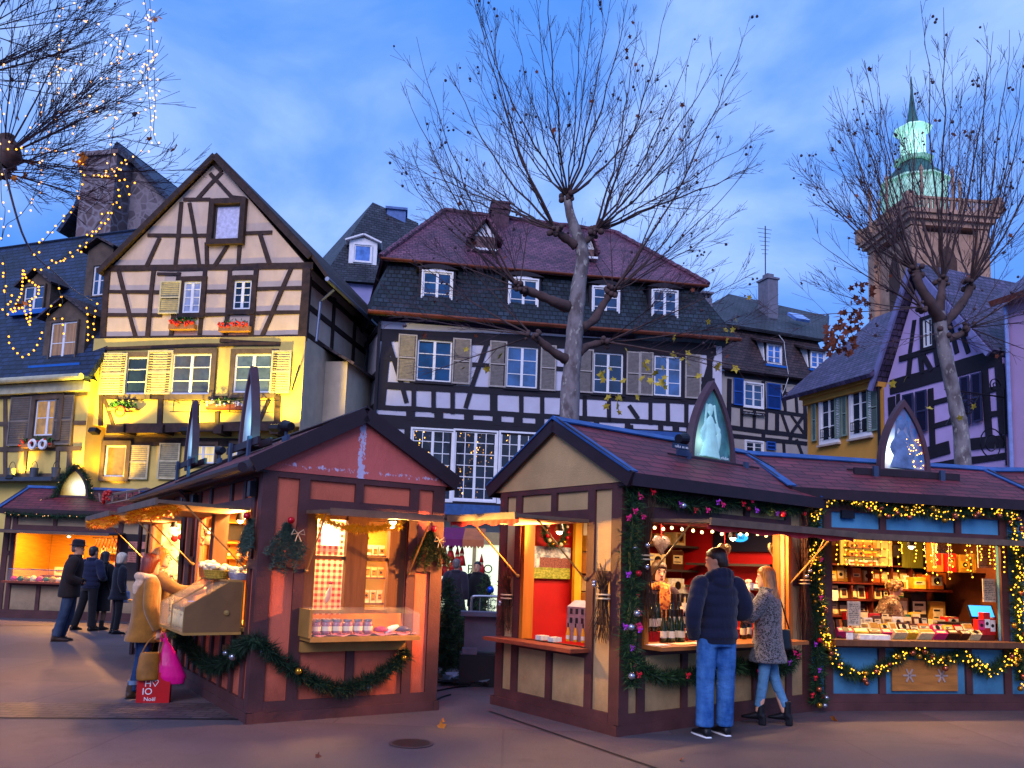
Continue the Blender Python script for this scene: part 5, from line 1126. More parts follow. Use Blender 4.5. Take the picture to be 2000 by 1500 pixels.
def pw(o, p):
    """a point given in a person's own measure, in the world"""
    M_ = Matrix.Translation(o.location) @ Matrix.Rotation(o.rotation_euler.z, 4, 'Z') @ Matrix.Diagonal((*o.scale, 1)); return M_ @ Vector(p)

# 1 man in the navy puffer jacket
HB_ = hairm('hair_darkbrown', '#160d09', '#3a2418')
man, *_ = person('tall man seen from behind in navy quilted jacket and blue jeans at the wine counter', G(1400, 1438).xy, (-.30, .95), 1.86, hd=(.75, .22), arms=(((.20, .02, 1.415), (.315, .10, 1.12), (.235, -.03, .90)), ((-.20, .02, 1.415), (-.30, .0, 1.16), (-.15, -.25, 1.12))),
     legs=(((.10, 0, .93), (.115, -.02, .5), (.13, .0, .09)), ((-.09, 0, .93), (-.10, -.01, .5), (-.11, -.05, .09))), coat=(fabric('navy_quilt', '#10152c', .25, 8, .35, 60, .15, fold=.5), .86, 1.04, 1, 1), trous=(denim('blue_denim', '#1c4c8c', '#5a92cc'), 1.08), shoe='#15151a', hair=('short', HB_), eyes=True)
sc = MB()
for a in range(9): t = -.3+a/8*(pi*.9); sc.ball((-.05+.10*cos(t+1.6), -.02+.09*sin(t+1.6), 1.50-.05*abs(cos(t))), .035, 8)
organic(sc, 'scarf', fabric('maroon_knit', '#5a1830', .3, 20), man, .011, 3)
# 2 woman in the leopard coat
LH = hairm('hair_honey', '#5a3618', '#b07c42')
leo, *_ = person('woman with long honey hair in grey leopard print coat drinking from a cup', G(1500, 1416).xy, (-.86, .50), 1.64, hd=(.05, .05), female=True, heel=.055, boots=True, arms=(((.17, .0, 1.40), (.25, -.17, 1.17), (.055, -.21, 1.455)), ((-.17, .01, 1.40), (-.22, -.06, 1.14), (-.13, -.28, 1.2))), hands=(((-.55, -.2, .5), (.3, -.5, .6), .9), 0),
     legs=(((.08, 0, .93), (.085, -.03, .5), (.06, -.09, .09)), ((-.08, 0, .93), (-.10, .05, .5), (-.12, .17, .09))), coat=(leopard(), .66, 1.12, 0, 2), trous=(denim('pale_denim', '#3a6a92', '#6fa0c4'), .84), shoe='#0f1016', hair=('long', LH), body=SKINP, eyes=True)
cp = thing('drinking_cup', 'small white cup held to the mouth of the woman in leopard print', 'cup', pw(leo, (.0, -.19, 1.52))); MB().lathe([(.02, -.03), (.028, .02), (.032, .045), (.028, .045), (.022, -.02)], n=14).build('cup_wall', WHITE, cp)
def handbag(name, label, cat, loc, rz, w, d, hh, m, strap=None, taper=.85, sm=None):
    o = thing(name, label, cat, loc, rz); b = MB(); n = 6
    b.rings([((0, 0, hh*i/n), (w/2*(1-(1-taper)*abs(2*i/n-.6)*.8)*(1 if i < n else .92), 0, 0), (0, d/2*(1.1-.55*i/n), 0)) for i in range(n+1)], 18); organic(b, 'bag_body', m, o, .012, 3)
    if strap: MB().tube(smooth_path(strap, 6), .009, 6).build('strap', sm or m, o)
    return o
BLKL = mat('black_leather', '#101418', .35, .2, 14, bump=.2, bsc=30)
p = pw(leo, (-.26, .14, .80)); s0 = pw(leo, (-.2, .04, 1.42))-p
handbag('shoulder_bag', 'small black shoulder bag on a thin chain hanging behind the leopard coat', 'handbag', p, .6, .22, .10, .22, BLKL, [(-.09, 0, .19), tuple(s0), (.09, 0, .19)], sm=DKM)
# 3 wine seller
x, z = ST_C.fr.at(1286, 1112, .62); loc = ST_C.fr.w(x, .62, 0)
MAR = fabric('plum_jacket', '#2c1626', .2)
ven, hm, k_, _ = person('dark haired wine seller in plum jacket and orange patterned scarf behind the bottles', loc.xy, (.10, -1.), 1.72, hd=(.10, .12), female=True, arms=(((.17, 0, 1.40), (.25, -.04, 1.14), (.17, -.27, 1.20)), ((-.17, 0, 1.40), (-.25, -.04, 1.13), (-.10, -.27, 1.10))), hands=(((.25, -.9, .3), (.8, .3, .2), 1.), ((.55, -.8, .1), (0, .2, 1), .5)), coat=(MAR, .6, 1.0, 0, 2), trous=(fabric('black_trousers', '#14141a', .2),), hair=('bob', hairm('hair_brown', '#1c110b', '#4a3020')), eyes=True, body=SKINP)
sc = MB()
for a in range(12): t = a/12*2*pi; sc.ball((.10*cos(t), -.01+.085*sin(t), 1.47+.015*sin(3*t)), (.045, .045, .05), 8)
sc.rings([((.04, -.13, 1.46), (.06, 0, 0), (0, .03, 0)), ((.05, -.16, 1.3), (.085, 0, 0), (0, .028, 0)), ((.06, -.165, 1.1), (.095, 0, 0), (0, .025, 0)), ((.07, -.16, 1.0), (.08, 0, 0), (0, .02, 0))], 14)
organic(sc, 'scarf', pattern('orange_scarf', '#b0481c', '#d88a3a', '#6a1c24', 26), ven, .011, 3)
gl = thing('wine_glass', 'small clear tasting glass in the hand of the wine seller', 'glass', pw(ven, (.20, -.36, 1.20))); MB().lathe([(.018, 0), (.026, .03), (.03, .1), (.028, .1), (.024, .03), (.012, .01)], n=14).build('bowl', mat('glass_lit', '#fff2d0', .05, 0, alpha=.4), gl)
# 4 chocolate seller
x, z = ST_B.fr.at(1712, 1120, .95); loc = ST_B.fr.w(x-.02, .95, 0)
person('seller with short curly brown hair and patterned cardigan bending over the chocolates', loc.xy, (.96, -.10), 1.66, hd=(-.1, .55), lean=.42, female=True, arms=(((.17, 0, 1.40), (.21, -.32, 1.08), (.14, -.50, .98)), ((-.19, 0, 1.40), (-.25, -.28, 1.10), (-.18, -.50, 1.0))), hands=(((0, -1, -.2), (0, -.2, 1), .5), ((0, -1, -.2), (0, -.2, 1), .5)), coat=(pattern('patterned_wool', '#2a1c20', '#5a3c30', '#8a7a68', 38), .7, 1.06, 0, 2), trous=(fabric('black_trousers', '#14141a', .2),), hair=('curly', hairm('hair_midbrown', '#3a2210', '#7a5228')), body=SKINP)
# 5 woman in the tan coat
TANC = fabric('tan_suede', '#8a5a1e', .22, 7, .4, 70, .3); FLEECE = mat('cream_fleece', '#c8a484', .95, .2, 40, bump=1., bsc=90, sheen=.4)
tan, *_ = person('woman with auburn bob in tan sheepskin coat with pale hood carrying shopping bags', G(270, 1366).xy, (.78, .62), 1.60, hd=(-.1, .1), female=True, boots=True, arms=(((.18, 0, 1.41), (.26, -.02, 1.13), (.16, -.22, 1.02)), ((-.19, 0, 1.41), (-.27, .02, 1.12), (-.27, -.10, .84))), hands=(0, ((0, -.1, -1), (-1, 0, 0), 1.3)),
     legs=(((.08, 0, .93), (.085, -.01, .5), (.09, .05, .09)), ((-.08, 0, .93), (-.085, -.01, .5), (-.10, -.06, .09))), coat=(TANC, .70, 1.12, 0, 3, FLEECE), trous=(denim('dark_denim', '#16294a', '#2c4a78'), .92), shoe='#3a2a1e', hair=('bob', hairm('hair_auburn', '#3c0f08', '#8a3418')), body=SKINP)
cu = MB()
for L in ((.09, .05), (-.10, -.06)): cu.tube([(L[0], L[1]-.0, .17), (L[0], L[1]-.0, .22)], [.066, .066], 14)
cu.build('jean_cuff', denim('cuff_denim', '#5a7294', '#8098b4'), tan)
hp = pw(tan, (-.275, -.12, .76))
handbag('leather_handbag', 'tan leather handbag hanging from the hand of the woman in the tan coat', 'handbag', hp+Vector((-.07, -.07, -.45)), .5, .25, .13, .30, mat('tan_leather', '#8a5a20', .45, .25, 8, bump=.2), [(-.09, 0, .27), (-.02, .0, .42), (.09, .05, .47), (.13, .03, .40), (.10, 0, .27)])
bg_ = thing('carrier_bag', 'crumpled bright pink plastic carrier bag held by the woman in the tan coat', 'bag', hp+Vector((.07, .02, -.50)), .3)
b = MB(); b.rings([((.08, 0, 0), (.13, 0, 0), (0, .06, 0)), ((.07, .01, .08), (.16, .01, 0), (0, .085, 0)), ((.04, 0, .2), (.135, 0, 0), (0, .07, 0)), ((.02, .01, .34), (.085, 0, 0), (0, .045, 0)), ((.0, 0, .44), (.035, 0, 0), (0, .02, 0)), ((-.03, 0, .5), (.02, 0, 0), (0, .015, 0))], 18)
PINKP = mat('pink_plastic', '#d0107a', .35, .25, 8, (1, 1, .35), bump=1., bsc=9); organic(b, 'bag_body', PINKP, bg_, .011, 1)
MB().tube([(-.05, .01, .46), (-.08, .0, .53), (-.04, 0, .56), (.0, 0, .47)], .012, 6).build('handle', PINKP, bg_)
rb = thing('paper_bag', 'red paper shopping bag with white lettering hanging below the pink bag', 'bag', hp+Vector((-.02, .0, -.73)), .25)
b = MB(); b.box(-.17, .17, -.065, .065, 0, .36); b.box(-.165, .165, -.06, .06, .36, .362); b.build('bag_body', mat('red_paper', '#b00c14', .45, .15, 4), rb)
MB().tube([(-.08, -.06, .36), (-.06, -.05, .5), (.03, -.05, .57), (.08, -.06, .36)], .006, 6).build('handle', mat('red_paper', '#b00c14'), rb)
for tx, zz_, sz, xx in (('Le', .315, .07, -.075), ('H\u2661', .24, .10, -.02), ('IO', .155, .10, -.06), ('No\u00ebl', .075, .06, -.03)): text_mesh('lettering', tx, sz, WHITE, rb, (xx, -.067, zz_), (pi/2, 0, 0))
# 6 woman reaching over the counter
bei, *_ = person('fair haired woman in beige jacket reaching out to the sweets, beside the tan coat', (-4.26, 10.05), (.97, .22), 1.68, hd=(-.12, -.02), female=True, arms=(((.18, 0, 1.41), (.24, -.10, 1.14), (.12, -.33, 1.07)), ((-.18, -.03, 1.40), (-.20, -.30, 1.24), (-.15, -.60, 1.27))), hands=(((-.1, -1, 0), (.6, 0, .6), .7), ((0, -1, .1), (-.3, 0, 1), .6)),
     legs=(((.08, 0, .93), (.085, .01, .5), (.09, .02, .09)), ((-.08, 0, .93), (-.085, .05, .5), (-.10, .16, .09))), coat=(fabric('beige_jacket', '#7a5c3a', .2, 7), .72, 1.06, 0, 2), trous=(fabric('black_trousers', '#14141a', .2), .95), hair=('bob', hairm('hair_fair', '#7a4a14', '#c88c3a')), body=SKINP, eyes=True)
sc = MB(); sc.rings([((.05, -.15, 1.44), (.05, 0, 0), (0, .03, 0)), ((.05, -.175, 1.2), (.06, 0, 0), (0, .025, 0)), ((.04, -.175, .9), (.06, 0, 0), (0, .02, 0))], 12)
for a in range(10): t = a/10*2*pi; sc.ball((.09*cos(t), -.01+.08*sin(t), 1.475), (.035, .035, .035), 8)
organic(sc, 'scarf', pattern('green_check_scarf', '#1c4030', '#b8b090', '#5a1c18', 30), bei, .011, 2)
ph = thing('phone', 'phone with lit blue screen in the hand of the woman reaching out', 'phone', pw(bei, (.10, -.43, 1.09)), .4); MB().box(-.07, .07, -.035, .035, 0, .009).build('case', DKM, ph); MB().box(-.062, .062, -.03, .03, .0092, .0105).build('screen', emis('phone_screen', '#3a78ff', 2.5), ph)
# 7-10 customers at the far stall
hat, hm, *_ = person('man in dark brimmed hat, brown waxed jacket and grey jeans walking', G(126, 1252).xy, (.92, .38), 1.82, hd=(-.25, .05), lean=.10, arms=(((.19, 0, 1.41), (.26, -.02, 1.13), (.17, -.22, 1.0)), ((-.19, 0, 1.41), (-.27, .0, 1.13), (-.20, -.20, 1.02))), legs=(((.09, -.02, .93), (.095, -.03, .5), (.10, .08, .09)), ((-.09, -.02, .93), (-.095, .04, .5), (-.10, .13, .09))),
     coat=(fabric('waxed_brown', '#241c1c', .25, 6, .4, 50, .05), .76, 1.15, 0, 2), trous=(denim('grey_denim', '#2a3850', '#485870'), 1.0), shoe='#3c2c24', boots=True, hair=('short', hairm('hair_grey', '#3a3434', '#7a7070')))
h_ = MB(); h_.rings([((0, .0, .048), (.14, 0, 0), (0, .155, 0)), ((0, .0, .056), (.142, 0, 0), (0, .157, 0)), ((0, .005, .062), (.092, 0, 0), (0, .112, 0)), ((0, .005, .11), (.088, 0, 0), (0, .108, 0)), ((0, .005, .155), (.075, 0, 0), (0, .095, 0)), ((0, .005, .165), (.04, 0, 0), (0, .06, 0))], 22); h_.xf(hm); h_.build('hat', fabric('dark_felt', '#15141c', .15), hat, smooth=True)
person('man in dark blue puffer jacket and black trousers, legs astride, behind the hatted man', G(168, 1232).xy, (.35, .94), 1.74, vox=.014, arms=(((.19, 0, 1.41), (.28, -.02, 1.15), (.14, -.22, 1.08)), ((-.19, 0, 1.41), (-.28, -.02, 1.15), (-.14, -.22, 1.08))), legs=(((.09, 0, .93), (.19, .0, .5), (.30, .05, .09)), ((-.09, 0, .93), (-.10, -.01, .5), (-.11, -.02, .09))), coat=(fabric('blue_puffer', '#151a34', .25, 8), .88, 1.08, 1, 2), trous=(fabric('black_trousers', '#14141a', .2),), hair=('short', hairm('hair_black', '#0c0a0c', '#26202a')))
person('woman with long black hair in a long black coat at the sausage counter', G(192, 1230).xy, (.25, .96), 1.64, vox=.014, female=True, boots=True, coat=(fabric('black_coat', '#0e0d13', .25, 6), .42, 1.0, 0, 2), trous=(fabric('beige_tights', '#6a5040', .2), .8), hair=('long', hairm('hair_black', '#0c0a0c', '#26202a')))
blo, *_ = person('woman with white blonde hair in dark jacket carrying a white handbag', G(224, 1238).xy, (.75, .66), 1.62, vox=.014, hd=(-.2, 0), female=True, coat=(fabric('night_jacket', '#101220', .25, 6), .74, 1.03, 0, 2), trous=(fabric('black_trousers', '#14141a', .2), .95), shoe='#101018', hair=('bob', hairm('hair_platinum', '#8a7c6a', '#d8ccb8')), arms=(((.18, 0, 1.41), (.27, -.03, 1.15), (.24, -.2, 1.02)), ((-.18, 0, 1.41), (-.25, .04, 1.14), (-.22, -.05, .9))))
q = pw(blo, (.30, -.18, .66)); handbag('white_handbag', 'white structured handbag on the arm of the blonde woman', 'handbag', q, -.15, .36, .14, .24, mat('white_leather', '#b8b4c8', .4, .1), [(-.1, 0, .22), (-.05, 0, .4), (.05, 0, .4), (.1, 0, .22)], .95)
# 11-13 beyond the gap
person('grey haired man in dark coat seen in the gap between the stalls', (-1.12, 17.6), (.35, .9), 1.74, vox=.016, coat=(fabric('slate_coat', '#241f2c', .2, 6), .6, 1.08, 0, 2), trous=(fabric('black_trousers', '#14141a', .2),), hair=('short', hairm('hair_grey', '#3a3434', '#7a7070')))
person('bearded man in black jacket facing the viewer beyond the barrier', (-.68, 18.0), (-.25, -.95), 1.70, vox=.014, coat=(fabric('black_coat', '#0e0d13', .25, 6), .75, 1.05, 0, 2), trous=(fabric('black_trousers', '#14141a', .2),), hair=('short', hairm('hair_black', '#0c0a0c', '#26202a')), eyes=True)
person('pale haired person half hidden behind the salmon stall corner in the gap', (-1.82, 18.4), (.1, 1), 1.72, vox=.016, coat=(fabric('lilac_coat', '#4a4460', .2, 6), .7, 1.05, 0, 2), trous=(fabric('black_trousers', '#14141a', .2),), hair=('short', hairm('hair_platinum', '#8a7c6a', '#d8ccb8')))

dg = bpy.context.evaluated_depsgraph_get()
for o in BAKE:
    me = bpy.data.meshes.new_from_object(o.evaluated_get(dg)); m_ = o.data.materials[0]; nm_ = o.data.name
    o.modifiers.clear(); old = o.data; o.data = me; bpy.data.meshes.remove(old); me.name = nm_
    if not me.materials: me.materials.append(m_)
    else: me.materials[0] = m_
    me.polygons.foreach_set('use_smooth', [True]*len(me.polygons)); me.polygons.foreach_set('material_index', [0]*len(me.polygons)); me.update()
# ================================================================== garlands, greenery, trees
FIR = mat('fir_green', '#16301c', .7, .45, 16); FIRL = mat('fir_light', '#2f5228', .7, .4, 16); FIRG = mat('fir_grey', '#3c5044', .7, .35, 16)
GOLDT = mat('gold_tinsel', '#b8801c', .3, .4, 30, metal=.7, em='#d08010', es=.25); REDT = mat('red_tinsel', '#a01810', .35, .4, 30, metal=.5, em='#b01808', es=.2)
PINKF = mat('pink_foil', '#c81e6a', .25, .3, 20, metal=.5, em='#e02878', es=.35); REDF = mat('red_foil', '#c01830', .25, .3, 20, metal=.4, em='#e02040', es=.3); PURF = mat('violet_foil', '#a030c0', .25, .3, 20, metal=.5, em='#b040e0', es=.4)
BULB = emis('warm_bulb', '#ffb42c', 4.5); BULBW = emis('white_bulb', '#ffb878', 2.8); BULBA = emis('amber_bulb2', '#ffa428', 4)
BAUB = [mat('gold_bauble', '#b8862a', .2, .1, metal=.8), mat('copper_bauble', '#a85a3c', .22, .1, metal=.8), mat('silver_bauble', '#a8a8b4', .15, .1, metal=.8), mat('red_bauble', '#b01424', .2, .1, metal=.3)]
def blades(mb, path, r, per_m, ln, w=.010, m=(0,), droop=0., up=0.):
    for i in range(len(path)-1):
        a, b = Vector(path[i]), Vector(path[i+1]); t = (b-a); L = t.length
        if L < 1e-5: continue
        t.normalize(); rv = r*(.82+.34*sin(i*1.7+len(path))); n_ = t.orthogonal().normalized(); bn = t.cross(n_); k = int(per_m*L+rnd.random())
        for _ in range(k):
            p = a.lerp(b, rnd.random()); an = U(0, 6.28); rad = (n_*cos(an)+bn*sin(an)); rr = rv*U(.05, .75)
            d = (rad*U(.5, 1.2)+t*U(-.7, .7)+Vector((0, 0, -droop+up))).normalized(); q = p+rad*rr; s_ = d.orthogonal().normalized(); s_.rotate(Matrix.Rotation(U(0, 3.1), 3, d)); l = ln*U(.6, 1.25)
            mb.poly([q-s_*w*.5, q+s_*w*.5, q+d*l], m[int(rnd.random()*len(m))])
def bulbs(parent, pts, m, r=.012, cap=95, name='bulb'):
    """one mesh per bulb up to the limit, the rest as one part"""
    pts = list(pts); rnd.shuffle(pts); proto = None
    for p in pts[:cap]:
        if proto is None:
            proto = MB().ball((0, 0, 0), r, 6).build(name, m, parent, loc=p)
        else:
            c = proto.copy(); COL.objects.link(c); c.parent = parent; c.location = p
    if pts[cap:]:
        mb = MB()
        for p in pts[cap:]: mb.ball(p, r, 5)
        mb.build(name+'_scatter', m, parent)['kind'] = 'stuff'
def swags(pts, sag, n=12):
    out = []
    for i in range(len(pts)-1):
        a, b = Vector(pts[i]), Vector(pts[i+1])
        for k in range(n): t = k/n; out.append(a.lerp(b, t)-Vector((0, 0, sag*4*t*(1-t))))
    return out+[Vector(pts[-1])]
def garland(st, label, pts, r=.085, per=1500, ln=.085, sag=0., mats=(FIR, FIRL), lights=0, lm=BULB, lr=.0095, baubles=0, bm=None, bows=0, group='fir garlands on the stalls', w=.009, cat='garland', out=None):
    path = swags([Vector(p) for p in pts], sag) if sag else smooth_path(pts, 6)
    o = thing('garland', label, cat, st.fr.o, st.fr.yaw, group)
    f = MB(); f.tube(path, r*.28, 5); blades(f, path, r, per, ln, w, (0, 0, 1)); f.build('foliage', list(mats), o)
    out = Vector(out or (0, -1, 0))
    def onp(k):
        i = int(rnd.random()*(len(path)-1)); p = path[i].lerp(path[i+1], rnd.random()); d = Vector((U(-1, 1), U(-1, 1), U(-1, 1)))
        if d.dot(out) < 0: d -= 2*out*d.dot(out)
        return p+d.normalized()*r*k
    if lights: bulbs(o, [onp(U(.55, 1.0)) for _ in range(lights)], lm, lr)
    for i in range(baubles): MB().ball((0, 0, 0), U(.028, .038), 10).build('bauble', (bm or BAUB)[int(rnd.random()*len(bm or BAUB))], o, smooth=True, loc=onp(.95)-Vector((0, 0, .02)))
    for i in range(bows):
        p = onp(.95); b = MB(); a = U(-.6, .6)
        for s_ in (-1, 1): b.poly([(0, 0, 0), (s_*.045*cos(a)-.012, -.01, .03+s_*.04*sin(a)), (s_*.055, -.016, -.005+s_*.04*sin(a)), (s_*.035, 0, -.028)]); b.poly([(0, -.004, 0), (s_*.02+.01, -.012, -.06), (s_*.03-.012, -.01, -.058)])
        b.ball((0, -.01, 0), .011, 6); b.v = [tuple(.72*c_ for c_ in v_) for v_ in b.v]; b.build('foil_bow', [PINKF, REDF, PURF][int(rnd.random()*2.6)], o, loc=p)
    return o
# cream stall
C_ = ST_C; fx = lambda px, py, y=-.08: (lambda q: (q[0], y, q[1]))(C_.fr.at(px, py, y))
garland(C_, 'fir garland with pink foil bows running under the eave of the cream stall', [fx(1222, 950), fx(1250, 948), fx(1285, 965), fx(1330, 982), fx(1390, 988), fx(1440, 980), fx(1500, 990), fx(1560, 992), fx(1580, 965)], .085, 1700, bows=13, baubles=4, bm=[BAUB[3], BAUB[2]])
garland(C_, 'thick fir garland with pink bows hanging down the near corner post of the cream stall', [(.06, -.09, 2.42), (.08, -.1, 2.2), (.05, -.1, 1.8), (.07, -.1, 1.4), (.03, -.11, 1.0), (.06, -.1, .75), (.10, -.1, .48)], .11, 1900, .10, bows=12, baubles=6, bm=[BAUB[2], BAUB[3]])
garland(C_, 'dark fir garland with pink bows sagging below the wine counter', [fx(1240, 1282), fx(1262, 1310), fx(1300, 1322), fx(1370, 1318), fx(1440, 1300), fx(1500, 1312), fx(1540, 1300), fx(1556, 1270)], .09, 1700, bows=8)
garland(C_, 'fir garland with red berries at the far post between the cream and blue stalls', [(3.22, -.1, 2.5), (3.24, -.1, 2.0), (3.2, -.12, 1.4), (3.24, -.12, .8), (3.2, -.12, .1)], .12, 1700, .1, bows=7, baubles=9)
# blue stall, with lights
B_ = ST_B; bx = lambda px, py, y=-.1: (lambda q: (q[0], y, q[1]))(B_.fr.at(px, py, y))
garland(B_, 'glowing fir garland with gold baubles under the eave of the blue stall', [bx(1588, 1010), bx(1598, 985), bx(1640, 970), bx(1690, 985), bx(1750, 1000), bx(1800, 995), bx(1850, 1005), bx(1920, 995), bx(1965, 1000), bx(1985, 1030)], .095, 1500, lights=190, baubles=26, bm=BAUB[:2])
garland(B_, 'glowing fir garland swagged below the chocolate counter of the blue stall', [bx(1610, 1240), bx(1630, 1290), bx(1680, 1320), bx(1730, 1300), bx(1780, 1270), bx(1830, 1290), bx(1880, 1280), bx(1925, 1310), bx(1960, 1295), bx(1990, 1270)], .095, 1500, lights=150, baubles=20, bm=BAUB[:2])
garland(B_, 'glowing fir garland down the left post of the blue stall', [bx(1586, 1070), bx(1592, 1120), bx(1598, 1180), bx(1606, 1235), bx(1618, 1262)], .085, 1500, lights=100, baubles=14, bm=BAUB[:2])
garland(B_, 'glowing fir garland down the right post of the blue stall', [bx(1982, 1040), bx(1990, 1110), bx(1988, 1180), bx(1994, 1250), bx(1998, 1330)], .13, 1700, lights=150, baubles=12, bm=BAUB[:2])
ic = thing('icicle_lights', 'string of warm icicle lights hanging inside the opening of the blue stall', 'lights', B_.fr.o, B_.fr.yaw)
b = MB(); pts = []
b.tube([(.45, -.1, 2.1), (2.95, -.1, 2.1)], .006, 5)
for i in range(21):
    x = .5+2.4*i/20+U(-.03, .03); L = U(.1, .5) if .9 < x < 2.95 else .3; y = U(-.14, -.06); b.tube([(x, y, 2.1), (x+U(-.03, .03), y, 2.1-L)], .003, 4)
    pts += [(x+U(-.02, .02), y, 2.08-L*k/5) for k in range(6)]
b.build('cable', mat('cable_dark', '#20241c', .6), ic); bulbs(ic, pts, BULB, .010)
# salmon stall
Sx = lambda px, py, d=.09: (lambda q: SAF.w(q[0], -d, q[1]))(SAF.at(px, py, -d)); Sy = lambda px, py, d=.09: (lambda q: SAF.w(-d, q[0], q[1]))(SAF.atx(px, py, -d))
class _W: fr = Frame(0, 0, 0)
garland(_W, 'unlit dark green garland sagging round the corner of the salmon stall', [Sy(318, 1205), Sy(335, 1225), Sy(375, 1270), Sy(410, 1300), Sy(440, 1293), Sy(470, 1265), Sx(500, 1250), Sx(545, 1290), Sx(600, 1325), Sx(665, 1345), Sx(730, 1325), Sx(775, 1295), Sx(798, 1270)], .095, 2100, .085, mats=(FIR, mat('fir_dark', '#0f2416', .6, .4, 16)), baubles=7, bm=BAUB[:1]+BAUB[2:3], out=(-.6, -.8, 0))
garland(_W, 'gold tinsel garland looped under the flap of the salmon gable window', [Sx(622, 1003, .25), Sx(640, 1018, .3), Sx(690, 1033, .35), Sx(740, 1032, .35), Sx(785, 1025, .35)], .045, 2600, .045, mats=(GOLDT, GOLDT), group='tinsel garlands', w=.007)
P2 = lambda y, x, z: SAF.w(-x, y, z)
garland(_W, 'red and gold tinsel garland along the serving flap of the salmon stall', [P2(.45, .75, 2.08), P2(1.2, .85, 2.04), P2(1.9, .86, 2.07), P2(2.6, .86, 2.03)], .055, 2600, .06, mats=(GOLDT, REDT), group='tinsel garlands', w=.009)
garland(_W, 'red and gold tinsel garland along the serving flap of the pale orange stall', [P2(3.6, .88, 2.08), P2(4.3, .9, 2.03), P2(5.1, .9, 2.06), P2(6.0, .9, 2.05)], .065, 2600, .065, mats=(GOLDT, REDT), group='tinsel garlands', w=.010)
def swag(label, p, nrm, size=1., m=FIRG, bow=True):
    o = thing('fir_swag', label, 'swag', p, math.atan2(nrm[1], nrm[0])+pi/2, 'fir branch swags on the salmon stall'); b = MB()
    for _ in range(26):
        a = U(-.8, .8); L = U(.30, .54)*size*(1-.3*abs(a)); d = Vector((sin(a), -.15, -cos(a))); pts = [Vector((0, -.03, 0))+d*L*t-Vector((0, 0, .06*t*t)) for t in (0, .35, .7, 1)]; b.tube(pts, [.006, .005, .004, .002], 4); blades(b, pts, .012, 420, .05, .007, (0,), .15)
    b.build('branches', m, o); MB().ball((.02, -.08, .03), .036, 12).build('bauble', BAUB[3], o, smooth=True)
    if bow:
        c = MB()
        for s_ in (-1, 1): c.tube([(.10, -.08, -.10), (.10+s_*.05, -.1, -.06), (.10+s_*.07, -.09, -.11), (.10, -.08, -.10), (.10+s_*.03, -.1, -.18)], .006, 5)
        c.build('ribbon', mat('raffia', '#c0a888', .8), o)
x, z = SAF.at(560, 1022, -.04); swag('grey-green fir swag with red bauble left of the salmon gable window', SAF.w(x, -.03, z), (-SAF.Y.x, -SAF.Y.y), 1.)
x, z = SAF.at(838, 1038, -.04); swag('dark fir swag with red bauble and raffia bow right of the salmon gable window', SAF.w(x, -.03, z), (-SAF.Y.x, -SAF.Y.y), .95, FIR)
swag('fir swag on the serving side corner post of the salmon stall', SAF.w(-.05, .16, 2.0), (-SAF.X.x, -SAF.X.y), .8, FIRG, False)
TWIG = mat('dry_twig', '#3a241a', .8, .35, 10)
def twig_bundle(label, p, yaw, L, n, m=TWIG, up=.35):
    o = thing('twig_bundle', label, 'twigs', p, yaw, 'dry twig bundles on the cream stall'); b = MB()
    for _ in range(n):
        x, y = U(-.05, .05), U(-.09, -.01); sp = U(-.10, .10); l = L*U(.6, 1.); b.tube([(x+sp*1.3, y-abs(sp)*.3, -l*.55), (x+U(-.02, .02), y, -.1), (x*.6, y*.8, .1*l), (x+sp*U(-.4, 1.6), y-U(0, .06), l*up*U(.4, 1.3))], [.002, .004, .005, .0025], 4)
    b.build('twigs', m, o); c = MB()
    for z_ in (.02, -.02): c.tube([(.08*cos(t*pi/6), -.05+.055*sin(t*pi/6), z_) for t in range(13)], .008, 5)
    c.build('binding', mat('raffia', '#c0a888'), o)
    for i in range(2): MB().ball((U(-.08, .08), -.12, U(-.1, .15)), .026, 10).build('bauble', BAUB[2], o, smooth=True)
y, z = ST_C.fr.atx(1182, 1165, -.06); twig_bundle('big bundle of dry twigs on the cream gable right of the red window', ST_C.fr.w(-.04, y, z), ST_C.fr.yaw-pi/2, .85, 75)
y, z = ST_C.fr.atx(993, 1165, -.06); twig_bundle('bundle of dry twigs on the far edge of the cream gable', ST_C.fr.w(-.04, y, z), ST_C.fr.yaw-pi/2, .8, 60)
twig_bundle('tall loose twigs bound to the near corner of the wine counter', ST_C.fr.w(.27, -.05, 1.75), ST_C.fr.yaw, 1.5, 36, up=.5)
twig_bundle('tall loose twigs on the post between the wine counter and blue stall', ST_C.fr.w(3.0, -.05, 1.55), ST_C.fr.yaw, 1.5, 46, up=.55)
# far left stall trimmings
garland(ST_L, 'fir garland with a few lights along the eave of the far left stall', [(.1, -.25, 2.5), (1., -.25, 2.46), (2., -.25, 2.48), (3.2, -.25, 2.47)], .06, 700, .08, lights=12, lm=BULBW)
x, z = ST_L.fr.at(143, 975, .45); garland(ST_L, 'fir garland arching round the golden sign on the far left roof', [(x-.75, .3, z-.12), (x-.5, .42, z+.0), (x-.36, .45, z+.4), (x-.1, .45, z+.80), (x+.1, .45, z+.80), (x+.36, .45, z+.4), (x+.48, .42, z), (x+.8, .3, z-.1)], .08, 1100, .1, lights=10, lm=BULBW)

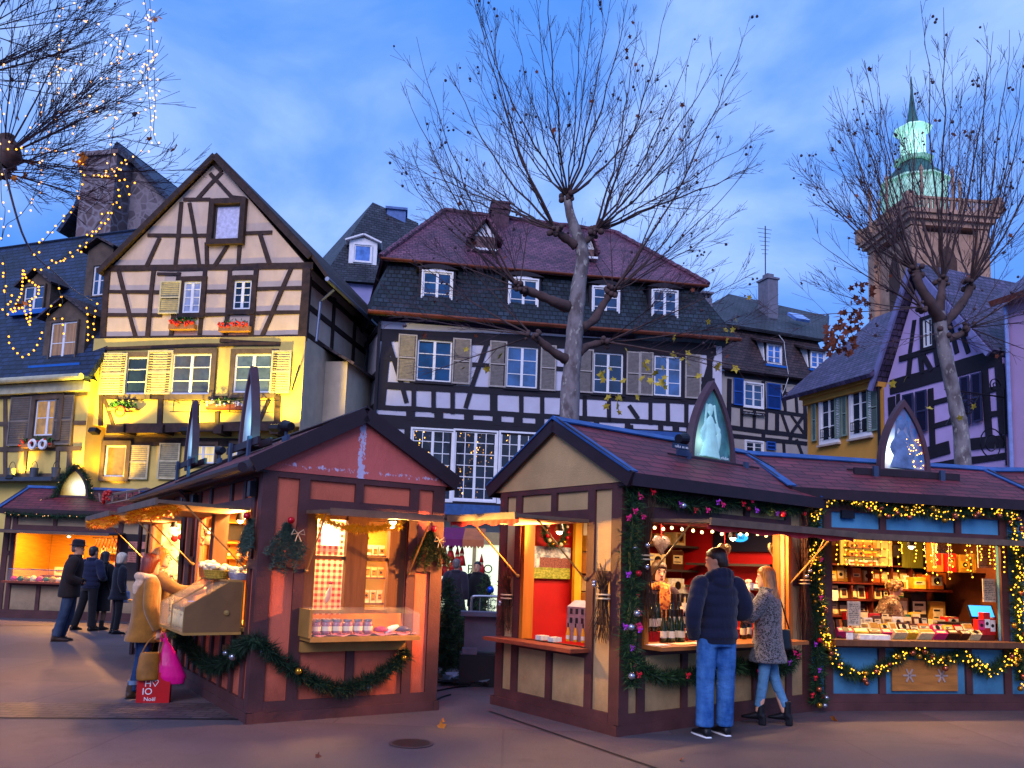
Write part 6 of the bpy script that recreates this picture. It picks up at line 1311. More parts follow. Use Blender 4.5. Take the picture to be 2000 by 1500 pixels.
# ---------------- plane trees
def bark():
    n = N('plane_bark'); v = n.co('Object', (1, 1, .55)); vo = n.noise(7, v, 3, .5)
    c = n.mix(n.ramp(vo, .38, .56), lin('#564c4e'), lin('#7a7274')); c = n.mix(n.ramp(n.noise(12, v, 2), .60, .64), c, lin('#948e88')); c = n.mix(n.math('MULTIPLY', n.ramp(n.noise(2.1, v, 5), .55, .7), .7), c, lin('#31262a')); n.base(c); n.set(rough=.9); n.bump(n.noise(40, v, 4), .4, .02); return n.m
BARK = bark(); BRANCH = mat('branch_bark', '#4c3a38', .85, .35, 6); TWG = mat('fine_twig', '#44343a', .85, .2, 4)
LEAFY = mat('yellow_leaf', '#a8922c', .7, .35, 8); LEAFB = mat('brown_leaf', '#6a3420', .75, .35, 8); LEAFO = mat('orange_leaf', '#b86a1c', .7, .3, 8)
def shoot(mb, p, d, L, r, rise=.25, depth=0, tips=None, wig=.05, kids=5, mt=0, m2=1):
    """one long shoot that bends upwards, with finer side shoots towards its end"""
    n = max(4, int(L/.45)+2); pts = [Vector(p)]; d = Vector(d).normalized(); st_ = L/(n-1)
    for i in range(n-1):
        d = (d+Vector((U(-wig, wig), U(-wig, wig), U(-wig, wig)+rise*st_*.55))).normalized(); pts.append(pts[-1]+d*st_)
    mb.tube(pts, [max(r*(1-.85*i/(n-1)), .003) for i in range(n)], 5 if r > .014 else 3, mt if r > .012 else m2, False)
    if tips is not None: tips.append(pts[-1])
    if depth < 2:
        for k in range(kids):
            f = U(.12, .93) if depth == 0 else U(.25, .85); i = min(int(f*(n-1)), n-2); q = pts[i].lerp(pts[i+1], f*(n-1)-i); t = (pts[i+1]-pts[i]).normalized(); s_ = t.orthogonal().normalized(); s_.rotate(Matrix.Rotation(U(0, 6.28), 3, t)); an = U(.3, .75)
            shoot(mb, q, t*cos(an)+s_*sin(an)+Vector((0, 0, .2)), L*(1-f*.62)*U(.3, .68), max(r*(1-.8*f)*.55, .0034), rise*1.15, depth+1, tips, wig, 4 if depth == 0 else 0, mt, m2)
def leaf_shape(mb, p, s_, m=0):
    a = Vector((U(-1, 1), U(-1, 1), U(-.6, .6))).normalized(); b = a.orthogonal().normalized(); b.rotate(Matrix.Rotation(U(0, 6.28), 3, a)); c = a.cross(b); pts = []
    for k in range(10): t = k*2*pi/10; rr = s_*(1 if k % 2 == 0 else .5)*(.8 if k in (4, 5, 6) else 1); pts.append(p+b*cos(t)*rr+c*sin(t)*rr+a*U(-.12, .12)*s_)
    mb.poly(pts, m)
def tree(label, Y, base, trunk, limbs, heads, seeds=140, leafsets=(), kids=5, group='bare plane trees', rk=1., env=None):
    """trunk, limbs: px paths with depth offsets; heads: (px, py, dy, n, angle range, length range, forward tilt)"""
    o = thing('plane_tree', label, 'tree', (W(*base, Y).x, Y, 0), 0, group); org = Vector(o.location)
    tb = MB()
    def path(L): return [W(px, py, Y+dy)-org for px, py, dy in L]
    tp = path(trunk[0]); tp[0].z = min(tp[0].z, 0) if tp[0].z < 1.5 else tp[0].z; tp.insert(0, Vector((tp[0].x, tp[0].y, 0)))
    sp = smooth_path(tp, 5); tb.tube(sp, [r_*U(.95, 1.06) for r_ in interp(trunk[1], len(sp))], 14)
    for L, r0, r1 in limbs:
        q = smooth_path(path(L), 5); rr = interp([r0, r1], len(q)); rr = [a*U(.85, 1.2) for a in rr]; tb.tube(q, rr, 9, 1)
    for hx, hy, dy, *_ in heads:
        c = W(hx, hy, Y+dy)-org
        for _i in range(9): tb.ball(c+Vector((U(-.11, .11), U(-.11, .11), U(-.09, .09)))*rk, U(.03, .06)*rk, 7, 1)
    tb.build('trunk', [BARK, BRANCH], o, smooth=True)
    cb = MB(); tips = []
    for hx, hy, dy, n, (a0, a1), (l0, l1), rise in heads:
        c = W(hx, hy, Y+dy)-org
        if env and l0 is None:
            ec = W(env[0], env[1], Y)-org
            for i in range(n):
                a = radians(a0+(a1-a0)*(i+U(.1, .9))/n); ph = U(-1, 1)*.85; k_ = U(.80, 1.03)
                tip = ec+Vector((env[2]*sin(a)*k_*cos(ph*.7), env[2]*sin(ph)*k_*.9, env[3]*cos(a)*k_*(cos(ph*.55)))); D = tip-c
                ctl = c+Vector((D.x*.62, D.y*.62, D.z*.30+.12*abs(D.x))); m_ = max(7, int(D.length/.3))
                P = [(c*(1-t)+ctl*t)*(1-t)+(ctl*(1-t)+tip*t)*t+Vector((U(-.03, .03), U(-.03, .03), U(-.03, .03)))*(0 < t < 1) for t in [q/(m_-1) for q in range(m_)]]
                r0 = (.006+.0038*D.length)*U(.75, 1.2); cb.tube(P, [max(r0*(1-.86*q/(m_-1)), .0032) for q in range(m_)], 5, 0, False); tips.append(P[-1])
                for q in range(11):
                    f = U(.16, .96); j = min(int(f*(m_-1)), m_-2); tt = (P[j+1]-P[j]).normalized(); s_ = tt.orthogonal().normalized(); s_.rotate(Matrix.Rotation(U(0, 6.28), 3, tt)); an = U(.3, .7)
                    shoot(cb, P[j].lerp(P[j+1], f*(m_-1)-j), tt*cos(an)+s_*sin(an)+Vector((0, 0, .12)), min(1.5, D.length*(1-f*.75)*U(.25, .5)), max(r0*(1-.85*f)*.5, .0034), .22, 1, tips, .05, 4)
            continue
        n = max(5, int(n*.62))
        for i in range(n):
            a = radians(a0+(a1-a0)*(i+U(.1, .9))/n); dpt = U(-.75, .75); d = Vector((sin(a), dpt*.75, cos(a))); L = U(l0, l1)*1.04
            shoot(cb, c+d*.06, d, L, (.0055+.0034*L)*U(.8, 1.25)*min(rk, 1), rise, 0, tips, .05, kids)
    for i in range(min(seeds, len(tips))):
        t = tips[int(rnd.random()*len(tips))]
        for _ in range(1 if rnd.random() < .7 else 2): q = t+Vector((U(-.06, .06), U(-.06, .06), U(-.14, 0))); cb.ball(q, U(.016, .03), 5, 1)
    cb.build('crown', [BRANCH, TWG], o)
    if seeds > 50:
        lb = MB()
        for i in range(34): leaf_shape(lb, tips[int(rnd.random()*len(tips))]-Vector((0, 0, .05)), U(.04, .07))
        lb.build('tip_leaves', LEAFB, o)
    for nm, m_, lst in leafsets:
        lb = MB()
        for px, py, sx, sy, dy, n, sz in lst:
            for _ in range(n): leaf_shape(lb, W(px+U(-1, 1)*sx, py+U(-1, 1)*sy, Y+dy+U(-.3, .3))-org, sz*U(.7, 1.3))
        lb.build(nm, m_, o)
    return o
rnd.seed(21)
tree('big bare pollarded plane tree rising behind the cream stall, with a few yellow leaves', 14., (1112, 800),
     ([(1112, 810, 0), (1117, 720, 0), (1124, 630, 0), (1130, 560, 0), (1138, 500, 0), (1126, 455, 0), (1114, 420, 0), (1108, 385, 0)], [.18, .165, .155, .14, .12, .10, .085, .07]),
     [([(1110, 600, 0), (1085, 590, -.2), (1050, 575, -.3), (1015, 562, -.4)], .10, .06), ([(1135, 640, 0), (1160, 625, .2), (1178, 595, .3), (1196, 570, .3)], .09, .05), ([(1112, 705, 0), (1085, 690, -.2), (1060, 670, -.3), (1040, 655, -.35)], .09, .05), ([(1128, 690, 0), (1150, 675, .2), (1185, 668, .3)], .08, .05), ([(1130, 480, 0), (1155, 462, .1), (1175, 430, .1)], .07, .05), ([(1125, 480, 0), (1100, 462, -.1), (1085, 450, -.2)], .08, .06)],
     [(1108, 385, 0, 15, (-48, 40), (None, 0), 0), (1085, 448, -.2, 9, (-92, -30), (None, 0), 0), (1162, 450, .1, 12, (15, 90), (None, 0), 0), (1015, 562, -.4, 6, (-98, -55), (None, 0), 0), (1196, 570, .3, 6, (45, 98), (None, 0), 0), (1015, 562, -.4, 7, (-105, 10), (1.0, 2.0), .2), (1196, 570, .3, 7, (-40, 110), (1.0, 2.2), .2), (1040, 655, -.35, 9, (-115, -40), (1.6, 2.8), .06), (1185, 668, .3, 10, (45, 112), (1.8, 3.0), .06)],
     170, [('leaves', LEAFY, [(1230, 745, 70, 40, .2, 13, .085), (1330, 690, 110, 45, .2, 12, .08), (960, 720, 60, 40, -.3, 5, .08), (1200, 790, 50, 18, .2, 5, .085), (1300, 745, 50, 30, 0, 5, .08), (1400, 640, 40, 20, .3, 5, .07), (1450, 580, 20, 10, .3, 1, .08)]), ('dry_leaves', LEAFB, [(830, 660, 10, 10, 0, 1, .07)])], kids=9, env=(1130, 330, 3.35, 3.15))
tree('bare plane tree at the right behind the blue stall with a clump of brown leaves', 14., (1888, 890),
     ([(1880, 890, 0), (1868, 800, 0), (1852, 720, 0), (1840, 660, 0), (1834, 610, 0)], [.14, .125, .115, .11, .10]),
     [([(1836, 625, 0), (1815, 590, -.2), (1795, 555, -.3), (1790, 530, -.3)], .10, .07), ([(1838, 640, 0), (1865, 610, .2), (1890, 575, .3), (1895, 555, .3)], .08, .06), ([(1842, 665, 0), (1872, 655, .2), (1892, 640, .2)], .07, .05), ([(1834, 612, 0), (1838, 580, 0), (1840, 550, .1)], .09, .06)],
     [(1790, 530, -.3, 13, (-88, -10), (None, 0), 0), (1840, 548, .1, 12, (-30, 35), (None, 0), 0), (1895, 555, .3, 12, (10, 85), (None, 0), 0), (1892, 640, .2, 10, (30, 110), (1.4, 2.4), .08), (1800, 600, -.3, 10, (-108, -30), (1.6, 3.0), .16), (1840, 650, 0, 8, (-115, 115), (1.0, 1.8), .05)],
     150, [('dry_leaves', LEAFB, [(1640, 665, 30, 28, -.3, 75, .075), (1685, 590, 25, 40, -.3, 40, .065), (1660, 630, 25, 25, -.3, 30, .07), ]), ('leaves', LEAFY, [(1780, 770, 60, 60, 0, 3, .08), (1900, 800, 30, 30, 0, 2, .07)])], kids=9, env=(1815, 370, 2.55, 2.75))
tree('bare plane tree overhanging the left edge, its branches wound with lights', 9.5, (-150, 700),
     ([(-165, 1000, 0), (-150, 700, 0), (-110, 480, 0), (-60, 370, 0), (5, 320, 0)], [.2, .19, .17, .15, .14]),
     [([(5, 320, 0), (20, 300, 0), (10, 270, 0)], .14, .10), ([(-60, 370, 0), (-90, 250, .3), (-60, 160, .3)], .12, .08)],
     [(8, 305, 0, 30, (12, 104), (1.6, 2.25), .25), (2, 335, -.1, 16, (75, 128), (1.0, 1.8), .06), (-60, 150, .3, 15, (30, 100), (1.5, 2.2), .22), (-40, 60, -.3, 9, (40, 100), (1.2, 2.0), .2)],
     6, [('dry_leaves', LEAFO, [(150, 312, 14, 14, 0, 6, .065), (310, 40, 10, 8, 0, 2, .06), (338, 290, 6, 4, 0, 2, .05), (215, 345, 6, 5, 0, 2, .06), (60, 330, 40, 30, 0, 5, .05), (110, 230, 90, 60, 0, 5, .045), (290, 275, 10, 6, 0, 2, .05), (45, 590, 10, 8, -.5, 2, .05)])], kids=9, rk=.85)

# ---------------- strings of lights at the upper left
CABLE = mat('cable_dark', '#20241c')
def lstring(label, px, Y, step=.14, m=BULBW, r=.0115, jit=.03, n_extra=0, closed=False, sm=True):
    P = [W(a, b_, Y) for a, b_ in px]; o = thing('light_string', label, 'lights', P[0], 0, 'light strings at the upper left'); P = [p-P[0] for p in P]
    q = smooth_path(P, 6) if sm else P
    MB().tube(q, .004, 4).build('cable', CABLE, o); pts = []; acc = 0
    for i in range(len(q)-1):
        L = (q[i+1]-q[i]).length; t = 0
        while acc+L-t >= step: t += step-acc; acc = 0; pts.append(tuple(q[i].lerp(q[i+1], min(t/L, 1))+Vector((U(-jit, jit), U(-jit, jit), U(-jit, jit)))))
        acc += L-t
    bulbs(o, pts, m, r); return o
lstring('light strand hanging straight down at the branch tips, outermost', [(292, -10), (296, 60), (300, 120), (303, 200), (300, 260), (310, 285)], 9.4, .08, jit=.05)
lstring('second hanging light strand just inside the outermost one', [(280, -10), (292, 70), (288, 150), (294, 230), (292, 270), (262, 310), (205, 340)], 9.5, .085, jit=.05)
lstring('light strand hanging down the middle of the branches', [(235, 60), (228, 120), (228, 190), (220, 260), (215, 320), (210, 345)], 9.6, .11, jit=.04)
lstring('light strand hanging down near the left of the branches', [(120, 5), (117, 100), (112, 170), (108, 230), (92, 280), (75, 350), (65, 385)], 9.6, .11, jit=.05)
lstring('light strand rising along the upper limb', [(0, 160), (60, 155), (120, 135), (190, 105), (232, 65)], 9.3, .13, jit=.05)
lstring('light strand along the lower limb towards the chimney', [(5, 295), (40, 292), (90, 290), (150, 300), (158, 340), (145, 400), (120, 430), (60, 500)], 9.3, .075, m=BULBA)
lstring('light strand from the branch tips down to the star', [(262, 312), (215, 332), (185, 345), (245, 350), (228, 385), (190, 440), (150, 485), (110, 510), (70, 530)], 9.4, .075, m=BULBA)
lstring('light strand swinging below the stone gable', [(265, 345), (255, 365), (235, 390), (195, 450), (165, 480), (135, 500), (100, 515)], 9.2, .10, m=BULBA)
lstring('light loop shaped like a smile on the slate roof', [(15, 645), (20, 672), (30, 686), (40, 696), (52, 695), (65, 686), (72, 675), (79, 660), (85, 640)], 9.0, .075, m=BULBA, jit=.005)
lstring('short light strand hanging beside the gable house', [(172, 590), (170, 620), (172, 665), (182, 650), (186, 612), (192, 588)], 9.0, .075, m=BULBA, jit=.01)
lstring('straggling light strand at the left edge over the dormer', [(5, 500), (10, 530), (10, 595), (12, 620), (22, 580), (5, 560)], 9.0, .09, m=BULBA)
lstring('short light strand above the lower dormer window', [(117, 548), (115, 565), (122, 592), (98, 605), (95, 625), (122, 622), (125, 660)], 9.0, .10, m=BULBA, jit=.02)
lstring('scattered light strand through the far left twigs', [(0, 100), (5, 115), (2, 370), (10, 410), (3, 470), (12, 440), (40, 420), (70, 380), (100, 340)], 9.3, .12, jit=.07)
lstring('scattered light strand wound through the middle twigs', [(40, 285), (75, 210), (130, 130), (165, 210), (230, 225), (285, 190), (265, 120), (230, 85), (170, 35), (125, 20)], 9.6, .095, jit=.10)
lstring('scattered light strand wound through the outer twigs', [(140, 265), (175, 195), (205, 155), (245, 160), (270, 165), (290, 110), (232, 140), (265, 20)], 9.3, .085, jit=.09)
cb_ = thing('support_cable', 'pale cable stretched diagonally from the tree to the gable house', 'cable', W(8, 330, 9.2)); q0 = W(8, 330, 9.2); MB().tube(smooth_path([W(a, b_, 9.2+dy)-q0 for a, b_, dy in ((8, 330, 0), (52, 475, 1), (110, 535, 3), (150, 570, 8), (180, 586, 14.5))], 6), .014, 5).build('rope', mat('pale_rope', '#8a8890', .8), cb_)
stp = [(45, 522), (52, 545), (77, 562), (75, 575), (58, 588), (60, 612), (58, 635), (48, 608), (42, 600), (25, 610), (32, 592), (42, 570), (44, 548)]
lstring('star shaped light frame hanging under the tree', stp+[stp[0]], 9.0, .045, m=BULBA, r=.012, jit=.004, sm=False)
# ================================================================== goods and small things
rnd.seed(5)
PCOL = {'cream': '#d8c48c', 'red': '#b01818', 'orange': '#c8641c', 'brown': '#4a2414', 'yellow': '#d8a428', 'green': '#1c5a34', 'white': '#d8d4c8', 'pink': '#c02a60', 'dark': '#1c1418', 'gold': '#a87a28', 'navy': '#1c2a5a', 'kraft': '#9a6a38'}
PM = {k: mat('print_'+k, v, .45, .22, 22) for k, v in PCOL.items()}
def packet(fr, name, label, cat, x, y, z, w, d, h, col, band=None, rz=0., tilt=0., group=None):
    b = MB(); b.box(-w/2, w/2, -d/2, d/2, 0, h, 0)
    if band:
        q0, q1 = U(.08, .35), U(.6, .94); s0 = U(.3, .5); b.box(-w*s0, w*s0, -d/2-.0025, -d/2, h*q0, h*q1, 1); k_ = rnd.random()
        if k_ < .5: b.box(-w*.30, w*U(-.05, .25), -d/2-.004, -d/2-.0025, h*(q0+.07), h*(q0+.12), 2); b.box(-w*.30, w*U(.1, .32), -d/2-.004, -d/2-.0025, h*(q1-.16), h*(q1-.07), 2)
        elif k_ < .8: c_ = (q0+q1)/2*h; b.prism([(w*.24*cos(t*pi/5), -d/2-.004, c_+w*.24*sin(t*pi/5)) for t in range(10)], (0, .0014, 0), 2)
        b.box(-w*.4, w*.4, -d*.4, d*.4, h, h+.002, 1)
    o = b.build(name, [PM[col], PM[band or col], PM['dark']], None, loc=fr.w(x, y, z), rot=(-tilt, 0, fr.yaw+rz)); return tag(o, label, cat, group)
def plank(st, name, x0, x1, y0, y1, z0, z1, m=PINED): return MB().box(x0, x1, y0, y1, z0, z1).build(name, m, st.root)
def sheet(fr, name, label, cat, a, b, m, y, th=.012, uv=False, axis='at'):
    """flat board or poster hung in a plane of the stall, given by two corners read off the photograph"""
    if axis == 'at': x0, z1 = fr.at(*a, y); x1, z0 = fr.at(*b, y); loc = fr.w(x0, y, z0); rz = fr.yaw; w = x1-x0
    else: y0, z1 = fr.atx(*a, y); y1, z0 = fr.atx(*b, y); loc = fr.w(y, y0, z0); rz = fr.yaw-pi/2; w = y0-y1
    h = z1-z0; mb = MB().box(min(0, w), max(0, w), -th, 0, min(0, h), max(0, h)); o = tag(mb.build(name, m, None, uv=uv, loc=loc, rot=(0, 0, rz)), label, cat)
    if name in ('price_sheet', 'recipe_card'): marks(o, PM['dark'], w*.1, w*.9, h*.08, h*.92, -th-.001, 11)
    return o, w, h
BOT = mat('bottle_green', '#1c2a10', .12, .2, 6, spec=.6); BOTD = mat('bottle_dark', '#0c1008', .12, .2, 6, spec=.6); PAPER = mat('label_paper', '#d8ccb0', .7, .1); CAPS = mat('capsule', '#16120e', .35, .1); AMB = mat('amber_spirit', '#c07a18', .12, .2, 6, em='#d08010', es=.25)
def bottle(label, p, h=.34, m=BOT, group='wine bottles on the counter', rot=(0, 0, 0)):
    o = tag(link('wine_bottle', None, None, p, rot), label, 'bottle', group); s_ = h/.34
    MB().lathe([(.035*s_, 0), (.037*s_, .01), (.037*s_, .14*s_), (.03*s_, .19*s_), (.015*s_, .26*s_), (.0135*s_, .33*s_), (.015*s_, .335*s_), (.0145*s_, .34*s_)], n=14).build('glass_body', m, o, smooth=True)
    MB().lathe([(.0376*s_, .045*s_), (.0378*s_, .046*s_), (.0378*s_, .115*s_), (.0376*s_, .116*s_)], n=14).build('paper_label', PAPER, o); MB().lathe([(.0158*s_, .265*s_), (.0152*s_, .341*s_), (.002, .344*s_)], n=12).build('capsule', CAPS, o); return o
proto = {}
def bottles(lst, label, m, h, group):
    first = None
    for p in lst:
        if first is None: first = bottle(label, p, h, m, group)
        else: dup(first, None, p, (0, 0, U(0, 6)))
# ---- wine stall
F = ST_C.fr; zt = .875
cl = lambda px, y: F.at(px, 1240, y)[0]
bottles([F.w(cl(px, y), y, zt+.10*(y > .15)) for px, y in ((1262, .22), (1269, .27), (1276, .22), (1284, .28))], 'tall green wine bottle in the row at the left of the wine counter', BOT, .40, 'tall bottles at the left')
bottles([F.w(cl(px, y), y, zt+zz_) for px, y, zz_ in ((1296, .08, 0), (1305, .12, 0), (1312, .05, 0), (1322, .1, 0), (1331, .05, 0))], 'slim green wine bottle in the front row of the wine counter', BOT, .34, 'front row bottles')
bottles([F.w(cl(px, y), y, zt+.12) for px, y in ((1312, .3), (1324, .28), (1332, .33), (1342, .28), (1356, .3), (1362, .26))], 'tall wine bottle standing on the raised step behind the front row', BOTD, .38, 'back row bottles')
bottles([F.w(cl(px, y), y, zt) for px, y in ((1452, .1), (1462, .15), (1456, .28))], 'wine bottle between the man and the woman in leopard print', BOTD, .36, 'bottles between the customers')
for px, y, rz, lb in ((1258, .0, .5, 'dark wine bottle lying on a red rest at the left end of the wine counter'), (1345, .02, -.4, 'dark wine bottle lying tilted before the standing bottles')):
    o = bottle(lb, F.w(cl(px, y), y, zt+.06), .33, BOTD, 'lying bottles', (0, 0, 0)); o.rotation_euler = (1.15, 0, F.yaw+rz+2.6)
plank(ST_C, 'bottle_step', .5, 2.6, .18, .42, .87, .975, mat('red_cloth', '#a01018', .85, .2))
sheet(F, 'price_board', 'small framed picture card leaning behind the bottles, vineyard print', 'card', (1347, 1180), (1372, 1225), mat('vineyard_print', '#8a8a3a', .6, .5, 9), .42)
for i, (px, py, w_, d_, c_) in enumerate(((1285, 1250, .22, .15, 'white'), (1335, 1250, .3, .16, 'cream'), (1365, 1248, .2, .12, 'white'))): packet(F, 'leaflet', ('white leaflet at the left of the wine counter', 'wide cream price list on the wine counter', 'white leaflet beside the jeans of the man')[i], 'leaflet', F.at(px, py, -.12)[0], -.12, .872, w_, d_, .006, c_, None, U(-.2, .2))
for z_, x0, x1 in ((1.30, 1.5, 3.1), (1.62, 1.45, 3.1), (1.95, 1.45, 3.1)): plank(ST_C, 'shelf', x0, x1, 1.62, 1.92, z_, z_+.03, mat('grey_shelf', '#3a3230', .7, .2))
for z_ in (1.42, 1.72): plank(ST_C, 'side_shelf', 2.80, 3.10, .25, 1.6, z_, z_+.03, mat('grey_shelf', '#3a3230'))
for i, (x, z_, w_, h_, c_, lb) in enumerate(((1.62, 1.33, .3, .26, 'kraft', 'brown carton on the lowest shelf of the wine stall'), (1.62, 1.65, .22, .18, 'white', 'white carton on the middle shelf of the wine stall'), (1.98, 1.65, .25, .24, 'kraft', 'second brown carton along the middle shelf of the wine stall'), (2.3, 1.65, .3, .2, 'cream', 'cream box on the middle shelf of the wine stall'), (1.7, .9, .45, .35, 'kraft', 'large brown carton under the shelves of the wine stall'), (2.2, .9, .42, .38, 'kraft', 'second large brown carton under the shelves of the wine stall'), (2.7, .85, .4, .6, 'white', 'tall white fridge box in the corner of the wine stall'), (1.62, 1.98, .28, .16, 'kraft', 'flat carton on the top shelf of the wine stall'), (2.0, 1.98, .36, .18, 'kraft', 'second flat carton on the top shelf of the wine stall'), (2.4, 1.98, .3, .14, 'gold', 'gold box on the top shelf of the wine stall'), (2.2, 1.33, .3, .22, 'cream', 'cream carton on the low shelf of the wine stall'), (2.7, 1.33, .25, .2, 'white', 'white carton on the low shelf of the wine stall'))): packet(F, 'carton', lb, 'box', x, 1.77, z_, w_, .26, h_, c_, 'white' if c_ == 'kraft' else 'cream')
o, w_, h_ = sheet(F, 'machine_hood', 'navy machine hood with a bright blue oval badge in the wine stall', 'hood', (1395, 1030), (1530, 1078), mat('navy_panel', '#10142c', .35, .1), 3.08, .03, axis='atx')
e = MB(); e.lathe([(.1, 0), (.1, .006), (.001, .007)], n=24); e.v = [(x*1.25, -.03-z, y*.55) for x, y, z in e.v]; bo = e.build('oval_badge', emis('badge_blue', '#2aa8f0', 1.6), o, loc=(w_*.42, -.004, h_*.55)); marks(bo, mat('navy_panel', '#10142c'), -.085, .085, -.028, .028, -.040)
mb_ = MB(); mb_.box(2.82, 3.08, .35, 1.3, 1.56, 1.60); plank(ST_C, 'tray', 2.80, 3.08, .35, 1.3, 1.45, 1.5, WHITE)
for i, (x_, z_, w_, h_, c_) in enumerate(((1.25, 1.02, .3, .3, 'kraft'), (1.3, 1.34, .26, .2, 'cream'), (1.25, 1.56, .3, .26, 'kraft'), (1.28, 1.84, .24, .2, 'gold'), (2.0, 1.33, .2, .24, 'white'), (2.45, 1.33, .2, .2, 'gold'), (2.75, 1.65, .24, .26, 'brown'), (2.8, 1.98, .2, .18, 'cream'))): packet(F, 'carton', ('brown carton low in the stack behind the wine seller', 'cream box second in the stack behind the wine seller', 'brown carton third in the stack behind the wine seller', 'gold box topmost in the stack behind the wine seller', 'white box between cartons on the low wine shelf', 'gold box between cartons on the low wine shelf', 'dark brown box at the right of the middle wine shelf', 'cream box at the right end of the top wine shelf')[i], 'box', x_, 1.8, z_, w_, .22, h_, c_, 'cream' if c_ not in ('cream', 'white') else 'gold')
for i in range(14): tag(MB().ball((0, 0, 0), (.035, .035, .028), 8).build('meringue', mat('meringue_white', '#d8d0bc', .7, .1), None, smooth=True, loc=F.w(2.9+U(-.05, .08), .4+.065*i, 1.53)), 'small white meringue in the row on the side tray of the wine stall', 'meringue', 'meringues on the tray')
def heart(label, p, s_, m, group='heart ornaments'):
    o = thing('heart_ornament', label, 'ornament', p, F.yaw, group); pts = []
    for k in range(24): t = k*2*pi/24; pts.append((.0625*16*sin(t)**3*s_, 0, .0625*(13*cos(t)-5*cos(2*t)-2*cos(3*t)-cos(4*t))*s_))
    b = MB().prism(pts, (0, .03, 0)); 
    for k in range(60): t = U(0, 6.28); r_ = math.sqrt(rnd.random())*.9; b.tube([(.0625*16*sin(t)**3*s_*r_, -.01, .0625*(13*cos(t)-5*cos(2*t)-2*cos(3*t)-cos(4*t))*s_*r_), (.0625*16*sin(t)**3*s_*r_+U(-.03, .03), -.02, .06*(13*cos(t)-5*cos(2*t))*s_*r_)], .004, 4)
    b.build('heart_body', m, o); MB().tube([(0, .01, .3*s_), (0, .01, s_*.8+.16)], .006, 4).build('red_ribbon', mat('red_cloth', '#a01018'), o); return o
WICK = mat('wicker', '#a89468', .8, .3, 30); GREYW = mat('grey_wicker', '#6a6068', .8, .35, 40)
x, z = F.at(1293, 1062, .35); heart('grey glitter heart ornament hanging over the wine seller', F.w(x, .35, z), .12, GREYW)
x, z = F.at(1417, 1075, .12); heart('pale wicker heart ornament hanging beside the head of the tall man', F.w(x, .12, z), .105, WICK)
x, z = F.at(1513, 1072, .2); heart('pale wicker heart ornament hanging by the orange post of the wine stall', F.w(x, .2, z), .10, WICK)
o = thing('festoon_lamps', 'row of warm round festoon lamps along the top of the wine stall opening', 'lights', F.o, F.yaw); MB().tube([(.4, .12, 2.12), (2.7, .12, 2.12)], .008, 5).build('cable', CABLE, o); bulbs(o, [(.45+.16*i, .12+U(-.04, .04), 2.08+U(-.03, .02)) for i in range(14)], emis('festoon_bulb', '#ffd890', 5), .019)
# red gable window
def landscape():
    n = N('landscape_print'); sp = n.new('ShaderNodeSeparateXYZ'); n.put(sp.inputs[0], n.new('ShaderNodeTexCoord').outputs['Generated']); v = n.co('Generated', (3, 1, 3)); z_ = n.math('ADD', sp.outputs['Z'], n.math('MULTIPLY', n.math('SUBTRACT', n.noise(2, v, 4), .5), .12))
    c = n.mix(n.ramp(n.noise(1.6, v, 4), .42, .6), lin('#6a7890'), lin('#d8dce0')); bl = n.math('MULTIPLY', n.math('LESS_THAN', z_, .66), n.math('GREATER_THAN', sp.outputs['X'], .18)); c = n.mix(bl, c, n.mix(n.ramp(n.noise(9, v, 2), .4, .6), lin('#5a2a2c'), lin('#8a5048'))); c = n.mix(n.math('LESS_THAN', z_, .34), c, n.mix(n.ramp(n.noise(5, v, 4), .4, .65), lin('#6a7a1c'), lin('#b0b048'))); n.base(c); n.set(rough=.5); return n.m
sheet(F, 'landscape_poster', 'poster of a long red building in a meadow on the red wall', 'poster', (1040, 1066), (1112, 1131), landscape(), 1.9)
o, w_, h_ = sheet(F, 'white_poster', 'white poster with small capital letters beside the yellow post', 'poster', (1139, 1018), (1158, 1098), mat('poster_white', '#d8cdb8', .6, .06), 1.9); text_mesh('lettering', 'LA C', .06, mat('print_dark', '#1c1418'), o, (w_*.5, -.014, h_*.22), (pi/2, 0, 0))
o, w_, h_ = sheet(F, 'yellow_post', 'bright yellow wooden post before the red wall', 'post', (1120, 1012), (1129, 1180), mat('yellow_paint', '#d8a020', .5, .15), 1.85, .05)
x, z = F.at(1082, 1038, 1.8); wr_ = thing('fir_wreath', 'fir wreath with white and red baubles on the red wall above the poster', 'wreath', F.w(x, 1.8, z), F.yaw); b = MB(); pth = [Vector((.17*cos(t*pi/12), -.02, .17*sin(t*pi/12))) for t in range(25)]; b.tube(pth, .03, 6); blades(b, pth, .06, 900, .06, .008, (0, 1)); b.build('foliage', [FIR, FIRL], wr_)
for i in range(16): MB().ball((0, 0, 0), U(.018, .028), 8).build('bauble', [BAUB[3], mat('cream_bauble', '#d8c8a0', .3, .1), BAUB[0]][i % 3], wr_, smooth=True, loc=(.17*cos(i*.39), -.07, .17*sin(i*.39)))
x, z = F.at(1112, 1244, .5); hs = thing('house_carton', 'printed carton shaped like an old house row, holding small amber bottles', 'carton', F.w(.34, .86, .81), F.yaw-pi/2+.25)
b = MB(); b.box(-.26, .26, .0, .16, 0, .38, 0); b.prism([(-.26, 0, .38), (.26, 0, .38), (.2, .06, .45), (-.2, .06, .45)], (0, .05, .0), 1)
for i in range(6):
    for j in range(2): b.box(-.22+.075*i, -.185+.075*i, -.003, 0, .2+.1*j, .26+.1*j, 2)
b.build('carton_body', [mat('house_print', '#8a6a6a', .6, .35, 14), mat('roof_print', '#a09aa0', .6), PM['dark']], hs)
bottles([hs.matrix_basis @ Vector((-.2+.1*i, -.06, .0)) for i in range(5)], 'small amber spirit bottle in the row before the house shaped carton', AMB, .20, 'amber bottles')
